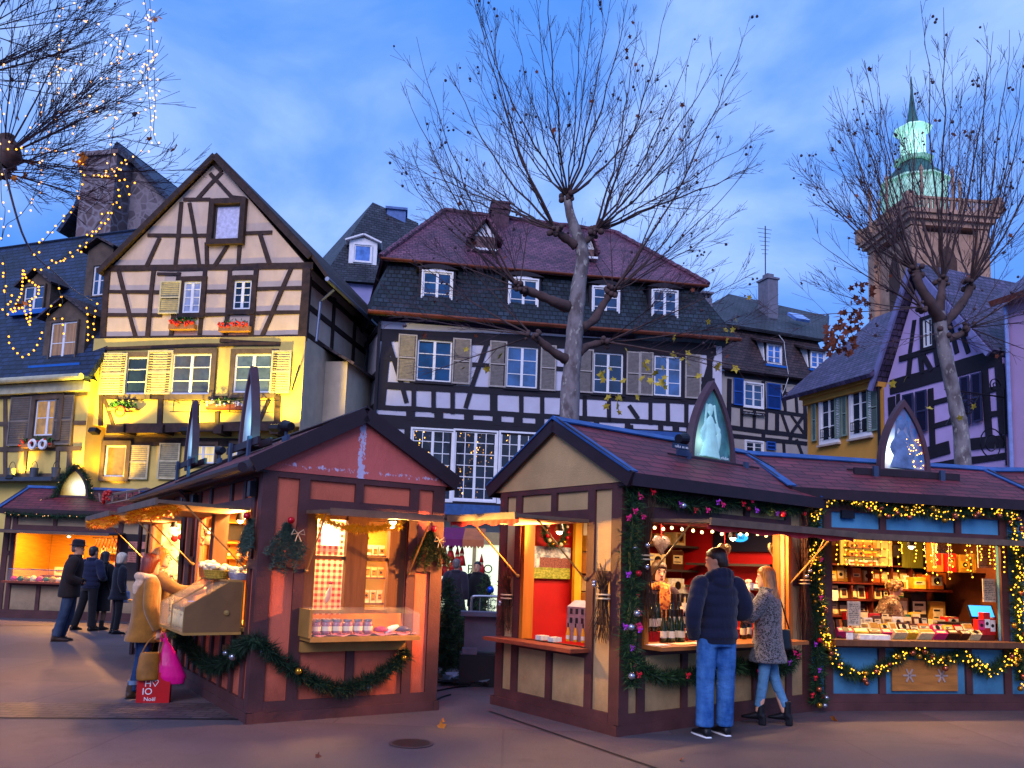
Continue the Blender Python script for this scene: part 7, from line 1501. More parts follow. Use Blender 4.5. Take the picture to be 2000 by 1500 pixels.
for i, (px, py) in enumerate(((1053, 1243), (1072, 1243))): x, z = F.at(px, py, .8); packet(F, 'paper_napkin', ('small folded white napkin by the jamb of the red window', 'larger folded white napkin on the shelf of the red window')[i], 'napkin', .12, 1.35-.22*i, .802, .12, .1, .05, 'white')
# ---- salmon stall: behind the gable window
def sh(name, label, cat, a, b, m, yS, uv=False, th=.015):
    return sheet(SAF, name, label, cat, a, b, m, yS, th, uv)
sh('plaid_curtain', 'red and cream checked curtain inside the salmon gable window', 'curtain', (600, 1012), (664, 1200), PLAID, .62, True)
sh('lamp_panel', 'bright white lit panel at the top of the checked curtain', 'lamp', (630, 1018), (662, 1066), emis('white_panel', '#fff4d8', 2.4), .58)
o, w_, h_ = sh('pine_cupboard', 'yellow pine cupboard with packets behind the right half of the salmon window', 'cupboard', (688, 1030), (748, 1196), mat('pine_glow', '#c8962a', .5, .2, 3, (1, 1, 6), em='#e0a820', es=.4), 1.0, th=.03)  # emission in the pine paints the warm window light onto the cupboard
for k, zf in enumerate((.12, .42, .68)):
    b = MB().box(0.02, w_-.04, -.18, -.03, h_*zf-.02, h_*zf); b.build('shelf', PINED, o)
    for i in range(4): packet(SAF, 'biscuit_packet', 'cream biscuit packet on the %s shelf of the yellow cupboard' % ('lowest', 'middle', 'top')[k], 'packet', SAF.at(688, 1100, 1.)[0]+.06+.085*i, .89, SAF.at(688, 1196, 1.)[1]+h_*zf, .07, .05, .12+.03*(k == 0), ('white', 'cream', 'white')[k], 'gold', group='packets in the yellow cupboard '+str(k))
for i, (px, py) in enumerate(((640, 1158), (712, 1070), (700, 1082))):
    x, z = SAF.at(px, py, .35); o = thing('cloth_bird', ('white cloth bird hanging low by the checked curtain', 'white cloth bird with red bauble hanging at the top right pane', 'small patterned cloth bird hanging left of its white neighbour')[i], 'ornament', SAF.w(x, .35, z), SAF.yaw); b = MB(); b.rings([((-.02, 0, -.12), (.004, 0, 0), (0, .004, 0)), ((0, 0, -.07), (.035, 0, 0), (0, .02, 0)), ((.01, 0, 0), (.032, 0, 0), (0, .02, 0)), ((.03, 0, .07), (.012, 0, 0), (0, .008, 0)), ((.035, 0, .12), (.003, 0, 0), (0, .003, 0))], 10); b.build('cloth_body', [WHITE, WHITE, PM['cream']][i], o, smooth=True); MB().ball((.02, -.02, .11), .022, 8).build('bauble', BAUB[3], o, smooth=True)
jar_p = None
def jar(label, p, cat='jar', group='glass jars in the display tray', k=1.3):
    o = tag(link('glass_jar', None, None, p), label, cat, group); MB().lathe([(.038*k, 0), (.04*k, .01), (.04*k, .075*k), (.032*k, .09*k)], n=14).build('glass_body', mat('jar_content', '#8a5a6a', .2, .4, 30, spec=.6), o, smooth=True); MB().lathe([(.041*k, .02*k), (.0412*k, .055*k)], n=14).build('paper_label', PAPER, o); MB().lathe([(.036*k, .09*k), (.036*k, .108*k), (.001, .109*k)], n=14).build('lid', BAUB[2], o); return o
jp = None
for i in range(9):
    p = SAF.w(.53+.112*(i % 6)+.02*(i > 5), -.14-.09*(i < 6)+.0, .878)
    if jp is None: jp = jar('glass jar with pale label standing in the display tray of the salmon window', p)
    else: dup(jp, None, p, (0, 0, U(0, 6)))
for i, (x, c_, lb) in enumerate(((1.25, 'pink', 'pink felt mitten lying in the display tray'), (1.38, 'white', 'white paper cone standing in the display tray'), (1.5, 'navy', 'dark blue felt slipper lying in the display tray'))):
    b = MB(); b.rings([((-.07, 0, .03), (0, .03, 0), (0, 0, .02)), ((0, 0, .035), (0, .045, 0), (0, 0, .035)), ((.06, 0, .03), (0, .04, 0), (0, 0, .025)), ((.1, 0, .025), (0, .02, 0), (0, 0, .012))], 10); tag(b.build('felt_ware', PM[c_], None, smooth=True, loc=SAF.w(x, -.2, .875), rot=(0, -.5*(i == 1), SAF.yaw)), lb, 'felt ware')
# ---- salmon serving side
SX = SAF
def side_pt(px, py, x): q = SX.atx(px, py, x); return SX.w(x, q[0], q[1])
def sidesheet(name, label, cat, a, b, m, x, th=.02, uv=False):
    y0, z1 = SX.atx(*a, x); y1, z0 = SX.atx(*b, x); w_ = abs(y1-y0); ya = max(y0, y1); o = tag(MB().box(0, w_, -th, 0, 0, z1-z0).build(name, m, None, uv=uv, loc=SX.w(x, ya, z0), rot=(0, 0, SX.yaw-pi/2)), label, cat); return o, w_, z1-z0
THROW = pattern('leaf_throw', '#d8d0c0', '#c8c8b0', '#3a6a48', 14)
yt = SX.atx(342, 1080, 0)[0]+.9; sh('patterned_throw', 'white throw with green leaf pattern hung in the opening behind the fair haired woman', 'throw', (318, 1022), (366, 1132), THROW, yt)
for i, (px, py) in enumerate(((341, 1051), (354, 1049))):
    p = SX.w(*(lambda q: (q[0], yt-.12, q[1]))(SX.at(px, py, yt-.12))); o = thing('heart_cushion', ('red and white stuffed heart hanging on the throw, left of two', 'red and white stuffed heart hanging on the throw, right of two')[i], 'ornament', p, SX.yaw); MB().ball((0, 0, 0), (.05, .03, .055), 10).build('cushion', mat('red_cloth', '#a01018'), o, smooth=True); MB().ball((0, 0, .05), (.045, .03, .03), 10).build('white_top', WHITE, o, smooth=True)
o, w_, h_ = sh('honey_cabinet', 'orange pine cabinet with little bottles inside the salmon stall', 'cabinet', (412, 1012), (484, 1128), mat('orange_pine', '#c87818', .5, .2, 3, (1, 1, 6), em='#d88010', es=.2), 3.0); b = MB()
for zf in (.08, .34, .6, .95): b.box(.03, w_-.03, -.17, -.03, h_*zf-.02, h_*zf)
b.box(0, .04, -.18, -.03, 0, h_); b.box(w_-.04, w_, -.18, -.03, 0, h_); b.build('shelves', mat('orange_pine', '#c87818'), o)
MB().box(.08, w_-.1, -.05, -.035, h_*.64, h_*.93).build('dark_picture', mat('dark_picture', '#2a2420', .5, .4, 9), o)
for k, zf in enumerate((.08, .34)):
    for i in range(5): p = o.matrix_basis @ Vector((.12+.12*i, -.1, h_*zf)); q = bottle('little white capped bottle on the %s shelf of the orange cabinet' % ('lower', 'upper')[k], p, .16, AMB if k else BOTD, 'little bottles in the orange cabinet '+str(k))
tb_ = thing('teddy_bear', 'small brown and white teddy bear hanging on the post by the orange cabinet', 'toy', SX.w(*(lambda q: (q[0], 2.4, q[1]))(SX.at(404, 1055, 2.4))), SX.yaw); b = MB(); b.ball((0, 0, 0), (.06, .05, .07), 10); b.ball((0, -.01, .1), .05, 10)
for s_ in (-1, 1): b.ball((s_*.04, 0, .145), .02, 8); b.ball((s_*.06, -.03, -.05), (.025, .03, .025), 8); b.ball((s_*.065, -.03, .03), (.022, .03, .022), 8)
organic(b, 'bear_body', mat('bear_fur', '#8a6a58', .95, .3, 30, bump=.5), tb_, .008, 2); MB().ball((0, -.05, .09), (.022, .015, .018), 8).build('muzzle', WHITE, tb_, smooth=True)
MB().box(-.10, .06, 1.55, 1.72, .9, 2.11).build('post', PINED, at_frame('window_post', 'dark wooden post dividing the sweet counter opening', 'post', SX))
# glass sweet case on the counter
gc = thing('sweet_case', 'sloping glass sweet case with wooden end panel fixed on the salmon serving counter', 'display case', SX.o, SX.yaw); d0, d1 = -.62, -.06
ya_, yb_ = .30, 1.50; zb = .86; zm = 1.10; zt_ = 1.36
endp = lambda y: [(d0, y, zb), (d1, y, zb), (d1, y, zt_), (d1-.14, y, zt_), (d0, y, zm)]
b = MB(); b.prism(endp(ya_), (0, .025, 0)); b.build('end_panel', mat('grey_board', '#6e4e2e', .6, .2, 4), gc)
b = MB(); b.box(d0, d1, ya_, yb_, zb-.03, zb-.002); b.box(d1-.02, d1, ya_, yb_, zb, zt_); b.box(d1-.16, d1-.02, ya_, yb_, zt_, zt_+.02); b.build('case_base', OCHREW, gc)
b = MB(); b.poly([(d0, ya_, zb), (d0, yb_, zb), (d0, yb_, zm), (d0, ya_, zm)]); b.poly([(d0, ya_, zm), (d0, yb_, zm), (d1-.14, yb_, zt_), (d1-.14, ya_, zt_)]); b.poly(endp(yb_)); b.build('glass', mat('case_glass', '#f0d8b0', .08, 0, spec=.6, alpha=.28), gc)
b = MB()
for y in (ya_+.03, (ya_+yb_)/2, yb_): b.bar((d0, y, zb), (d0, y, zm), .012, .012); b.bar((d0, y, zm), (d1-.14, y, zt_), .012, .012)
b.bar((d0, ya_, zm), (d0, yb_, zm), .012, .012); b.build('glazing_bar', mat('brass', '#b08a50'), gc)
MB().lathe([(.03, 0), (.025, .012), (.001, .015)], n=14).xf(Matrix.Rotation(pi/2, 4, 'X')).build('knob', mat('brass', '#b08a50'), gc, loc=(-.22, ya_-.002, 1.05))
SWEET = mat('pastry', '#c89a54', .7, .35, 20)
for i in range(20): 
    k_ = i % 3; m_ = MB(); p_ = SX.w(d0+.11+.13*k_, .40+.055*i, zb+.004)
    if k_ == 0: m_.rings([((0, 0, 0), (.05, 0, 0), (0, .035, 0)), ((0, 0, .05), (.055, 0, 0), (0, .04, 0)), ((.005, 0, .10), (.035, 0, 0), (0, .025, 0)), ((0, 0, .125), (.012, 0, 0), (0, .012, 0)), ((0, .0, .16), (.04, 0, 0), (0, .012, 0))], 12)
    elif k_ == 1:
        for j_ in range(5): m_.lathe([(.05, .018*j_), (.053, .018*j_+.008), (.048, .018*j_+.016)], (U(-.012, .012), U(-.012, .012), 0), 12)
    else: m_.rings([((-.08, 0, .02), (0, .02, 0), (0, 0, .015)), ((-.04, 0, .035), (0, .045, 0), (0, 0, .035)), ((.04, 0, .035), (0, .045, 0), (0, 0, .04)), ((.085, 0, .02), (0, .02, 0), (0, 0, .015))], 12)
    tag(m_.build(('sweet_bag', 'biscuit_stack', 'sweet_loaf')[k_], (PM['cream'], SWEET, PM['kraft'])[k_], None, smooth=True, loc=p_, rot=(0, 0, U(-.6, .6))), ('small tied cellophane bag of sweets in the glass sweet case', 'stack of round biscuits in the glass sweet case', 'small brown loaf at the back of the glass sweet case')[k_], 'sweets', 'sweets in the glass case %d' % k_)
b = MB()
for y in (1.62, 2.7): pass
def basket(label, p, rx, ry, h, m=WICK, fill=None):
    o = thing('basket', label, 'basket', p, SX.yaw); b = MB(); n = 8
    b.rings([((0, 0, h*i/n), (rx*(.82+.18*i/n)*(1+.02*(i % 2)), 0, 0), (0, ry*(.82+.18*i/n)*(1+.02*(i % 2)), 0)) for i in range(n+1)], 24); b.build('wicker_body', m, o)
    if fill:
        c = MB()
        for _ in range(26): a = U(0, 6.28); r_ = math.sqrt(rnd.random()); c.ball((rx*.8*r_*cos(a), ry*.8*r_*sin(a), h+U(-.01, .05)), (U(.03, .05), U(.03, .05), .025), 7)
        c.build('biscuits', fill, o, smooth=True)
    return o
BISC = mat('white_biscuit', '#d8c8a8', .8, .2, 20)
basket('wide straw basket of white biscuits on top of the sweet case', SX.w(-.20, .85, zt_+.02), .14, .26, .09, mat('straw', '#a8882c', .8, .4, 40), BISC)
basket('shallow basket wrapped in clear film near the corner post of the salmon stall', SX.w(-.05, .52, zt_+.02), .12, .16, .07, mat('film_wrap', '#8a8698', .2, .3, 8), BISC)
basket('round orange pot of biscuits beside the straw basket', SX.w(-.22, 1.25, zt_+.02), .09, .09, .12, mat('terracotta2', '#b0602c', .7, .2), BISC)
packet(SX, 'card_reader', 'small dark card reader on the salmon counter', 'card reader', .12, .62, 1.40, .1, .16, .14, 'dark', None, .3)
packet(SX, 'price_card', 'white price card with red print standing before the orange cabinet', 'price card', .25, .95, 1.40, .02, .12, .16, 'white', None, 0)
cak = thing('cup_cake', 'layered white and green sweet held out by the fair haired woman', 'cake', pw(bei, (-.15, -.73, 1.27))); MB().lathe([(.03, -.04), (.04, .0), (.046, .03), (.035, .05), (.04, .065), (.02, .09), (.001, .1)], n=14).build('cake_body', mat('mint_cream', '#b8c088', .6, .3, 12), cak, smooth=True)
MB().box(-.004, .0, 0, .34, 0, .16).build('carved_panel', PINE, thing('name_board', 'small carved name board under the sweet case', 'sign', SX.w(-.035, .72, .50), SX.yaw))
tag(MB().box(-.01, .012, -.30, .3, 0, .1).build('counter_cloth', PINKB, None, loc=SX.w(-.3, 2.2, .79), rot=(0, 0, SX.yaw)), 'strip of pink edged cloth hanging at the far end of the salmon counter', 'cloth')
# ---- chocolate stall
F = ST_B.fr; bl = lambda px, y: F.at(px, 1150, y)[0]; zy = lambda py, y: F.at(1780, py, y)[1]
SHM = mat('mahogany', '#5a1c10', .45, .25, 4)
su = thing('wall_shelf', 'mahogany shelf unit with boxes on the back wall of the chocolate stall', 'shelf', F.o, F.yaw); b = MB(); X0, X1 = bl(1622, 1.55), bl(1818, 1.55); zs = [zy(1110, 1.55)+.36, zy(1140, 1.55), zy(1175, 1.55), zy(1210, 1.55)]
zs = [zy(1106, 1.55), zy(1141, 1.55), zy(1173, 1.55), zy(1205, 1.55)]
for z_ in zs: b.box(X0, X1, 1.5, 1.92, z_-.025, z_)
for i in range(6): x = X0+(X1-X0)*i/5; b.box(x-.012, x+.012, 1.52, 1.92, zs[-1], zs[0])
b.build('shelves', SHM, su)
for k in range(3):
    x = X0+.05; cols = [['cream', 'orange', 'yellow', 'brown', 'kraft', 'gold'], ['yellow', 'red', 'dark', 'cream', 'green', 'orange'], ['gold', 'cream', 'red', 'kraft', 'orange', 'brown']][k]; i = 0
    while x < X1-.1:
        w_ = U(.09, .16); c_ = cols[int(rnd.random()*6)]; h_ = U(.55, .85)*(zs[k]-zs[k+1]); lbc = c_+(' box with a pale front label' if c_ not in ('cream', 'white') else ' box with scalloped brown label')
        packet(F, 'chocolate_box', lbc+' on the %s back shelf of the chocolate stall' % ('top', 'middle', 'lowest')[k], 'box', x+w_/2, 1.68, zs[k+1]+.001, w_, .14, h_, c_, 'cream' if c_ not in ('cream', 'white') else 'brown', 0, .12, group='%s boxes on shelf %d' % (c_, k)); x += w_+U(.008, .03); i += 1
# upper left lit rack, boards and posters
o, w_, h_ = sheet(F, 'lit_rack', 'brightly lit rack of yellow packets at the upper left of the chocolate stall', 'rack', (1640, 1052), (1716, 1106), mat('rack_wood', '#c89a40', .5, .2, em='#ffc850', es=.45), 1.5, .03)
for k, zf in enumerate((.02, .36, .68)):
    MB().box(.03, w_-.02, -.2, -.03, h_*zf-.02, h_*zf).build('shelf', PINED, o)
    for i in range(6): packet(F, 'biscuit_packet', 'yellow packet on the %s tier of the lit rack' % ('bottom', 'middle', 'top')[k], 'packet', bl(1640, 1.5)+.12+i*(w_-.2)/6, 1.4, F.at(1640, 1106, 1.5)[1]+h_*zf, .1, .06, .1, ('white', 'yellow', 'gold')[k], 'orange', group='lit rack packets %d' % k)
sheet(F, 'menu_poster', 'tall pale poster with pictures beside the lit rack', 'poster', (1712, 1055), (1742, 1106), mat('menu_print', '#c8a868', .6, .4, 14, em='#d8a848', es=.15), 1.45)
sheet(F, 'clock_board', 'dark round ornament board by the olive curtain in the chocolate stall', 'board', (1744, 1064), (1758, 1088), PM['dark'], 1.4)
sheet(F, 'olive_curtain', 'olive green striped curtain at the back of the chocolate stall', 'curtain', (1760, 1052), (1802, 1110), mat('olive_cloth', '#6a6a1c', .8, .3, 12, (6, 6, .4)), 1.5)
o, w_, h_ = sheet(F, 'upper_shelf', 'upper shelf board with books of chocolate on the right of the chocolate stall', 'shelf', (1808, 1116), (1930, 1121), SHM, 1.1, .4)
for i in range(4): packet(F, 'gift_box', ('tall orange gift box on the upper right shelf', 'red boxes tied with cord on the upper right shelf', 'gold square gift box on the upper right shelf', 'second gold gift box at the end of the upper right shelf')[i], 'box', bl(1822+26*i, 1.0), .95, F.at(1808, 1116, 1.1)[1], .16, .14, (.55, .26, .25, .27)[i], ('orange', 'red', 'gold', 'gold')[i], ('red', 'orange', 'yellow', 'yellow')[i])
def grid_print(): return mat('sheet_print', '#c8b090', .7, .35, 30)
for a, b_, lb, y in (((1828, 1058), (1856, 1082), 'picture sheet with four small photographs at the top of the chocolate stall', .5), ((1908, 1064), (1938, 1110), 'pale poster of pastries at the upper right of the chocolate stall', .3), ((1918, 1130), (1945, 1176), 'handwritten price list on the right post of the chocolate stall', .1)): sheet(F, 'price_sheet', lb, 'price list', a, b_, grid_print(), y)
for i, (x_, y_, z_, w_, h_, c_) in enumerate(((2.35, 1.3, 1.02, .3, .34, 'kraft'), (2.68, 1.3, 1.02, .26, .42, 'dark'), (2.95, 1.25, 1.02, .24, .3, 'gold'), (2.62, 1.2, 1.5, .2, .16, 'yellow'), (2.9, 1.2, 1.5, .22, .2, 'orange'), (2.3, 1.2, 1.48, .26, .14, 'cream'), (2.55, .75, .99, .2, .1, 'cream'), (2.78, .75, .99, .16, .14, 'red'))): packet(F, 'gift_carton', ('brown carton behind the till', 'tall dark carton behind the till', 'gold carton at the far right behind the till', 'yellow gift box above the cartons at the right', 'orange gift box above the cartons at the right', 'flat cream gift box above the till', 'low cream box right of the till', 'red box at the right end behind the red tins')[i], 'box', x_, y_, z_, w_, .16, h_, c_, 'cream' if c_ != 'cream' else 'gold')
plank(ST_B, 'shelf', 2.1, 3.1, 1.0, 1.4, .98, 1.015, SHM); plank(ST_B, 'shelf', 2.1, 3.1, 1.05, 1.35, 1.46, 1.49, SHM)
o = thing('mirror_board', 'dark framed board with an orange reflection behind the till', 'board', F.w(bl(1822, 1.5), 1.5, zy(1172, 1.5)), F.yaw); MB().box(0, .42, -.02, 0, 0, .45).build('frame', PM['dark'], o); MB().poly([(.04, -.022, .42), (.38, -.022, .42), (.38, -.022, .2), (.28, -.022, .16)]).build('reflection', PM['orange'], o)
till = thing('cash_till', 'black cash till with lit blue touch screen on the chocolate counter', 'till', F.w(bl(1893, .55), .55, .98), F.yaw)
MB().box(-.42, .28, -.2, .2, 0, .09).build('drawer', PM['dark'], till); MB().bar((.12, .08, .09), (.16, .02, .24), .1, .05).build('stand', PM['dark'], till); b = MB(); b.box(-.17, .17, -.015, .015, -.1, .1); so_ = b.build('screen_case', PM['dark'], till, loc=(.12, -.06, .24), rot=(-.55, 0, -.25)); MB().box(-.15, .15, -.018, -.016, -.085, .085).build('screen', emis('till_screen', '#3aa0ff', 1.8), so_)
st_ = MB(); st_.box(.47, 2.92, .1, .85, .87, .93); st_.box(.9, 2.92, .4, .85, .93, .985); st_.build('stepped_table', SHM, ST_B.root)
rows = ((.02, .90, .16, .13, .07, .9, ('yellow', 'cream', 'orange', 'brown', 'pink', 'kraft')), (.2, .935, .12, .16, .10, .5, ('orange', 'yellow', 'cream', 'brown', 'red', 'pink', 'dark')), (.46, .99, .11, .06, .13, .18, ('white', 'cream', 'dark', 'brown')), (.66, .99, .13, .08, .17, .1, ('cream', 'yellow', 'red', 'orange', 'brown', 'green')))
for k, (y, z_, w0, d_, h_, tl, cs) in enumerate(rows):
    x = .58 if k < 2 else 1.1; xe = 2.62 if k < 2 else 2.2
    while x < xe:
        w_ = w0*U(.8, 1.3); c_ = cs[int(rnd.random()*len(cs))]; packet(F, 'sweet_packet', '%s packet in the %s row of the chocolate counter' % (c_, ('front', 'second', 'third', 'rear')[k]), 'packet', x+w_/2, y+U(-.01, .01), z_+.002, w_, d_, h_*U(.85, 1.15), c_, 'cream' if c_ != 'cream' else 'gold', U(-.1, .1), tl, group='%s packets row %d' % (c_, k)); x += w_+U(.01, .03)
for i in range(6): packet(F, 'price_tag', 'small white price tag between the second and third rows of packets', 'price tag', 1.15+.24*i, .36, .985, .11, .01, .06, 'white', None, 0, .2, group='white price tags')
for i in range(3): packet(F, 'red_tin', ('bright red tin at the left of the red tins', 'tall bright red tin in the middle of the red tins', 'red tin with a blue dot at the right of the red tins')[i], 'tin', 2.70+.11*i, .12+.03*i, .935, .10, .09, (.2, .29, .22)[i], 'red', 'white' if i else 'pink')
for i in range(5): packet(F, 'stick_packet', 'brown stick packet standing at the left end of the chocolate counter', 'packet', .50+.055*i, .05+.03*(i % 2), .875, .045, .04, .22, ('dark', 'brown', 'brown', 'orange', 'dark')[i], None, 0, .25, group='stick packets')
sheet(F, 'recipe_card', 'tall pale leaflet standing at the left of the chocolate counter', 'leaflet', (1654, 1174), (1680, 1222), grid_print(), -.02); packet(F, 'open_carton', 'open white carton at the front edge of the chocolate counter', 'carton', bl(1700, -.1), -.1, .872, .42, .16, .06, 'white')
packet(F, 'price_tag', 'white price tag at the left front corner of the chocolate counter', 'price tag', .60, -.18, .872, .09, .01, .08, 'white')
for (px, py, lb) in ((1631, 1165, 'white price card hanging at the left of the back shelves'), (1770, 1136, 'white price card hanging on the top back shelf')): x, z = F.at(px, py, 1.4); packet(F, 'price_card', lb, 'price card', x, 1.4, z-.06, .09, .008, .15, 'white')
# ---- far left stall
F = ST_L.fr; b = MB()
dc = thing('glass_counter', 'low glass display of food with fir sprigs on the far left counter', 'display case', F.w(.3, -.15, .89), 0); MB().poly([(0, -.12, 0), (1.5, -.12, 0), (1.5, -.05, .28), (0, -.05, .28)]).poly([(0, -.05, .28), (1.5, -.05, .28), (1.5, .2, .3), (0, .2, .3)]).build('glass', SHOPGLASS, dc); MB().tube([(0, -.05, .28), (1.5, -.05, .28)], .012, 5).build('rim', BAUB[2], dc)
for i in range(9): tag(MB().ball((0, 0, 0), (U(.07, .1), .07, U(.05, .09)), 8).build('food_mound', [PM['pink'], PM['green'], PM['gold'], PM['cream']][i % 4], None, smooth=True, loc=F.w(.38+.155*i, -.08, .94)), ('pink sliced ham', 'green fir sprig', 'golden pie', 'cream cheese')[i % 4]+' in the glass display of the far left stall', 'food', 'food in the far left display %d' % (i % 4))
for z_ in (1.25, 1.6): plank(ST_L, 'shelf', 1.5, 2.7, 1.6, 1.92, z_, z_+.03, mat('yellow_pine', '#c08a2a'))
for i in range(7): packet(F, 'red_jar', 'small red topped jar on the back shelf of the far left stall', 'jar', 1.9+.11*i, 1.72, 1.28, .07, .07, .13, 'red', 'white', group='red jars')
for i in range(4): packet(F, 'white_tub', 'white tub on the upper back shelf of the far left stall', 'tub', 1.6+.16*i, 1.72, 1.63, .11, .1, .16, 'white', 'gold', group='white tubs')
for i in range(2): x = .95+.55*i; o = thing('wooden_spoon', ('wooden ladle hanging on the back wall of the far left stall, left one', 'smaller wooden spoon hanging on the back wall of the far left stall')[i], 'spoon', F.w(x, 1.88, 1.55), 0); b = MB(); b.tube([(0, 0, .3), (0, 0, 0)], .012, 6); b.ball((0, 0, -.05), (.045, .015, .06), 10); b.build('spoon_body', PM['cream'], o, smooth=True)
for i, (zz_, h_) in enumerate(((1.75, .17), (1.42, .25))): o = packet(F, 'wall_plaque', ('pink plaque with dark writing on the dark board, upper one', 'pink shield plaque with dark writing below the upper plaque')[i], 'plaque', 3.25, -.06, zz_, .4, .015, h_, 'pink'); o.data.materials[0] = mat('salmon_plaque', '#b8786a', .6, .2, 12); marks(o, mat('plaque_ink', '#5a1c14', .7), -.17, .17, .015, h_-.015, -.009, (3, 4)[i])
for i in range(11):
    o = tag(MB().tube(smooth_path([(0, 0, .12), (.01, 0, .05), (0, -.01, -.04), (-.01, 0, -.12)], 3), [.008, .022, .024, .024, .024, .024, .024, .022, .02, .008][:10], 8).build('sausage', mat('sausage_skin', '#6a2c1c', .45, .3, 20), None, smooth=True, loc=F.w(1.75+.085*i, .95, 1.86+.02*(i % 2))), 'dark red sausage hanging in the row at the top of the far left stall', 'sausage', 'hanging sausages')
MB().tube([(0, 0, 0), (1.1, 0, 0)], .01, 6).build('rail', DKM, thing('hanging_rail', 'thin dark rail carrying the sausages in the far left stall', 'rail', F.w(1.65, .95, 2.0), 0))
for i, (x_, w_, h_, c_) in enumerate(((.55, .3, .22, 'white'), (.95, .22, .3, 'cream'), (1.25, .2, .18, 'gold'))): packet(F, 'counter_box', ('white box on the back bench of the far left stall', 'cream box on the back bench of the far left stall', 'golden box on the back bench of the far left stall')[i], 'box', x_, 1.7, 1.0, w_, .2, h_, c_, 'yellow')
plank(ST_L, 'back_bench', .1, 3.5, 1.5, 1.92, .96, 1.0, PINED)
sd = thing('wooden_sledge', 'pale wooden sledge with a red bow lying on the far left roof', 'sledge', F.w(*(lambda q: (q[0], .35, q[1]))(F.at(240, 985, .35))), .0); b = MB()
for y in (-.14, .14): b.tube([(-.55, y, .25), (-.5, y, .05), (-.35, y, -.02), (.6, y, .22)], .016, 6)
for i in range(4): b.bar((-.32, -.16+.09*i, .22), (.62, -.16+.09*i, .42), .05, .018, (0, 0, 1))
for x in (-.2, .15, .45): b.bar((x, -.15, .05+.22*(x+.2)), (x, -.15, .24+.2*(x+.2)), .025, .025); b.bar((x, .15, .05+.22*(x+.2)), (x, .15, .24+.2*(x+.2)), .025, .025)
b.build('sledge_frame', mat('sledge_wood', '#8a7a70', .7, .2), sd); b = MB()
for _ in range(14): b.ball((-.32+U(-.1, .1), -.2+U(-.05, .05), .12+U(-.14, .2)), U(.03, .06), 6)
b.build('red_bow', PM['red'], sd)
# ---- in the gap
def spruce(label, x, y, h, r, n=900):
    o = thing('spruce', label, 'tree', (x, y, 0), 0, 'spruces in the gap'); MB().tube([(0, 0, 0), (0, 0, h*.95)], [.035, .008], 6).build('trunk', BRANCH, o); b = MB()
    for k in range(int(n/26)):
        t = k/(n/26); z_ = .12+t*(h-.2); rr = r*(1-t)**.85+.04; a = k*2.4; d = Vector((cos(a), sin(a), -.12)); L = [Vector((0, 0, z_)), Vector((0, 0, z_))+d*rr*.6, Vector((0, 0, z_))+d*rr+Vector((0, 0, .03))]; b.tube(L, [.008, .006, .003], 4); blades(b, L, .05, 330*max(.3, rr)+120, .10, .010, (0, 0, 1), .1)
    b.build('crown', [FIR, FIRL], o)
spruce('dense dark spruce standing beside the salmon stall corner in the gap', *G(868, 1318).xy, 1.5, .62, 2400); spruce('spruce with a blue bauble behind the barrier in the gap', -.38, 14.2, 1.55, .40, 1300); spruce('lower spruce behind the barrier rails', -.75, 13.9, 1.0, .45, 1100)
tag(MB().ball((0, 0, 0), .06, 12).build('blue_bauble', mat('blue_bauble', '#1c4ac0', .2, .1, metal=.5), None, smooth=True, loc=W(958, 1152, 13.7)), 'shiny blue bauble hanging in the spruce behind the barrier', 'bauble')
br = thing('crowd_barrier', 'grey tubular steel barrier standing in the gap between the stalls', 'barrier', (*G(916, 1300).xy, 0), .06); GAL = mat('galvanised', '#7a8294', .35, .15, metal=.6); zt_ = 1.12
MB().tube(smooth_path([(0, 0, .05), (0, 0, zt_-.12), (.03, 0, zt_-.03), (.12, 0, zt_), (1.0, 0, zt_), (1.95, 0, zt_), (2.05, 0, zt_-.1), (2.06, 0, .05)], 4), .021, 8).build('top_rail', GAL, br); MB().tube([(0, 0, .22), (2.06, 0, .22)], .018, 8).build('bottom_rail', GAL, br)
for i in range(14): MB().tube([(.14*(i+1), 0, .22), (.14*(i+1), 0, zt_)], .008, 6).build('upright', GAL, br)
for x in (.0, 2.06): MB().tube([(x, -.28, .015), (x, .28, .015)], .018, 6).build('foot', GAL, br)
fc = thing('flight_case', 'dark open equipment case with grey lid standing before the barrier', 'case', (*G(943, 1338).xy, 0), .05); MB().box(-.33, .4, -.2, .3, .0, .42).build('case_body', mat('case_black', '#14141c', .5, .2), fc); b = MB(); b.box(-.28, .36, .1, .14, .44, .92); b.box(-.34, .4, -.02, .3, .92, .98); b.build('lid', mat('case_grey', '#5a6078', .5, .15), fc); MB().box(-.3, -.1, -.15, .0, .42, .5).build('latch_box', mat('case_grey', '#5a6078'), fc)
o = thing('cable_heap', 'tangled heap of dark cables and clear plastic on the ground in the gap', 'cables', (*G(905, 1338).xy, 0)); b = MB(); q = Vector((0, 0, .02)); pth = []
for i in range(90): pth.append((.34*sin(i*.9+sin(i*.37)*2), .16*cos(i*1.3+cos(i*.2)*2), .02+.05*rnd.random()))
b.tube(smooth_path(pth, 3), .012, 5); b.build('cable', mat('cable_black', '#0c0c12', .5), o); b = MB()
for i in range(12): c = Vector((U(-.2, .3), U(-.14, .1), .05)); b.poly([c+Vector((U(-.1, .1), U(-.1, .1), U(0, .12))) for _ in range(4)])
b.build('clear_plastic', mat('clear_plastic', '#9ab0c8', .15, .2, spec=.8), o)
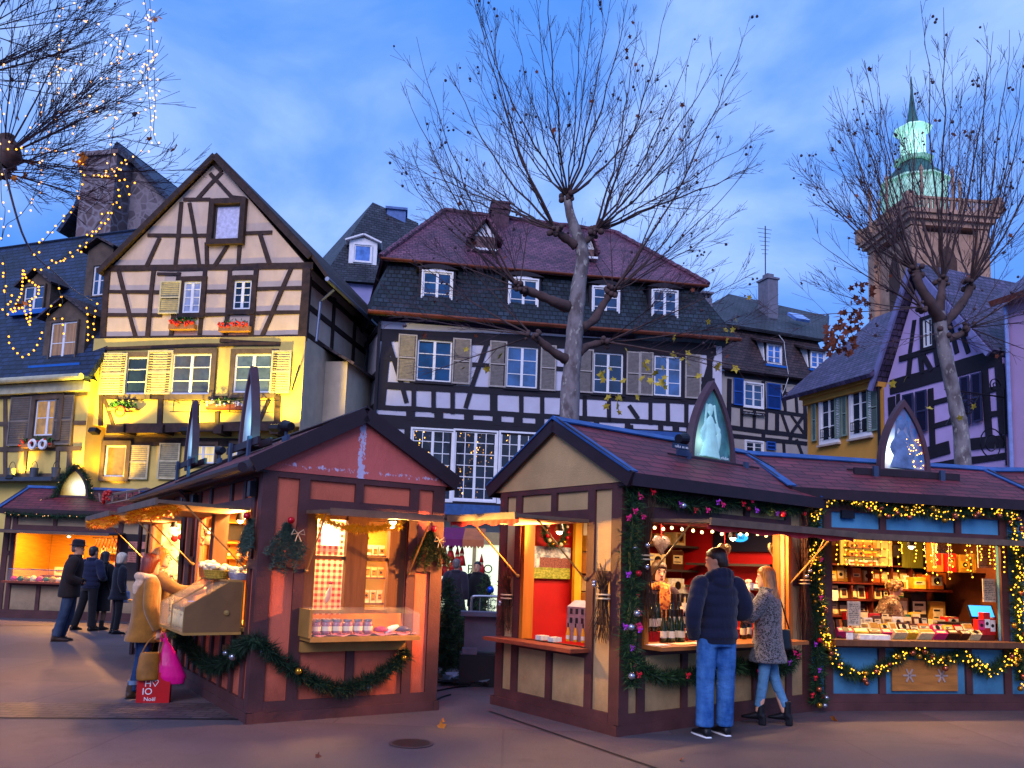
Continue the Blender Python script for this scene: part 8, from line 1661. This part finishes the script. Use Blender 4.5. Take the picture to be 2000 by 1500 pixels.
for a, b_ in (((848, 1352), (930, 1340)), ((846, 1372), (880, 1358))): p0, p1 = G(*a), G(*b_); o = thing('ground_cable', 'black cable lying on the paving %s in the gap' % ('towards the heap' if a[1] == 1352 else 'by the salmon corner'), 'cable', p0); MB().tube(smooth_path([(0, 0, .01), ((p1-p0)*.4+Vector((0, .1, .01))), (p1-p0)+Vector((0, 0, .01))], 6), .012, 5).build('cable_run', mat('cable_black', '#0c0c12'), o)
# lit shop front and the red stand beyond
SF = Frame(0, 23., 0); x0, z1 = SF.at(846, 1036); x1, z0 = SF.at(992, 1185); z0 = .3
sp_ = thing('lit_shopfront', 'bright pale shop window with dark capital letters beyond the gap', 'shop window', (x0, 23., z0)); MB().box(0, x1-x0, .04, .08, 0, z1-z0).build('pane', mat('shop_glow', '#c8d8b0', .5, .15, 2, em='#e8f4c8', es=.95), sp_)
b = MB(); Lx = x1-x0
for x in (0, Lx*.52, Lx-.1): b.box(x, x+.1, -.04, .04, 0, z1-z0)
b.box(.1, Lx-.1, -.038, .04, z1-z0-.35, z1-z0); b.box(-.4, Lx+.4, -.05, .05, -z0, 0); b.build('shop_frame', mat('shop_frame', '#a89060', .6, .2), sp_)
for tx, px in (('P', 918), ('A', 926), ('O', 953)): xx, zz_ = SF.at(px, 1112); text_mesh('letter', tx, .34, PM['dark'], sp_, (xx-x0, .03, zz_-z0), (pi/2, 0, 0))
aw = thing('scalloped_awning', 'scalloped awning, half purple half orange, over the red figures beyond the gap', 'awning', W(862, 1052, 18.5)); p0 = W(862, 1052, 18.5); L = (W(945, 1066, 18.5)-p0).x; b = MB()
for i in range(12):
    m_ = 0 if i < 6 else 1; xa, xb_ = L*i/12, L*(i+1)/12; b.poly([(xa, 0, 0), (xb_, 0, 0), (xb_, .9, .3), (xa, .9, .3)], m_); b.poly([(xa, 0, 0), (xa, -.01, -.14), ((xa+xb_)/2, -.012, -.2), (xb_, -.01, -.14), (xb_, 0, 0)], m_)
b.build('awning_cloth', [mat('purple_cloth', '#6a1c50', .8, .2), mat('orange_cloth', '#b0643c', .8, .2)], aw); MB().tube([(.02, .02, 0), (.02, .02, -p0.z)], .025, 6).build('awning_pole', GAL, aw)
for i, (px, py) in enumerate(((868, 1085), (880, 1078), (884, 1100), (893, 1090), (898, 1110), (876, 1118), (940, 1105), (941, 1128), (940, 1145), (868, 1108), (889, 1128), (902, 1088))):
    p = W(px, py, 18.7); o = thing('red_doll', 'little red felt doll with white trim hanging under the scalloped awning', 'doll', p, U(-.5, .5), 'hanging red dolls'); b = MB(); b.lathe([(.10, -.2), (.07, -.05), (.05, .03), (.012, .0)], n=10).build('felt_body', PM['red'], o, smooth=True); MB().ball((0, 0, .06), .05, 8).build('head', PM['cream'], o, smooth=True); MB().lathe([(.055, .08), (.03, .18), (.005, .27)], n=10).build('cap', PM['red'], o, smooth=True)
# fallen leaves
for i, (px, py) in enumerate(((862, 1422), (1630, 1408), (866, 1410), (620, 1480), (1330, 1486))):
    b = MB(); leaf_shape(b, Vector((0, 0, .012)), .07*(1 if i < 2 else .6)); tag(b.build('fallen_leaf', LEAFO if i < 3 else LEAFB, None, loc=G(px, py)), ('curled orange plane leaf on the paving before the gap', 'small brown leaf lying before the blue stall', 'tiny orange leaf next to the curled leaf before the gap', 'small brown leaf on the asphalt below the salmon stall', 'small brown leaf in front of the cream stall corner')[i], 'leaf')
dg = bpy.context.evaluated_depsgraph_get()
for o in [q for q in BAKE if q.modifiers]:
    me = bpy.data.meshes.new_from_object(o.evaluated_get(dg)); m_ = o.data.materials[0]; o.modifiers.clear(); o.data = me; me.materials.clear(); me.materials.append(m_); me.polygons.foreach_set('use_smooth', [True]*len(me.polygons)); me.update()
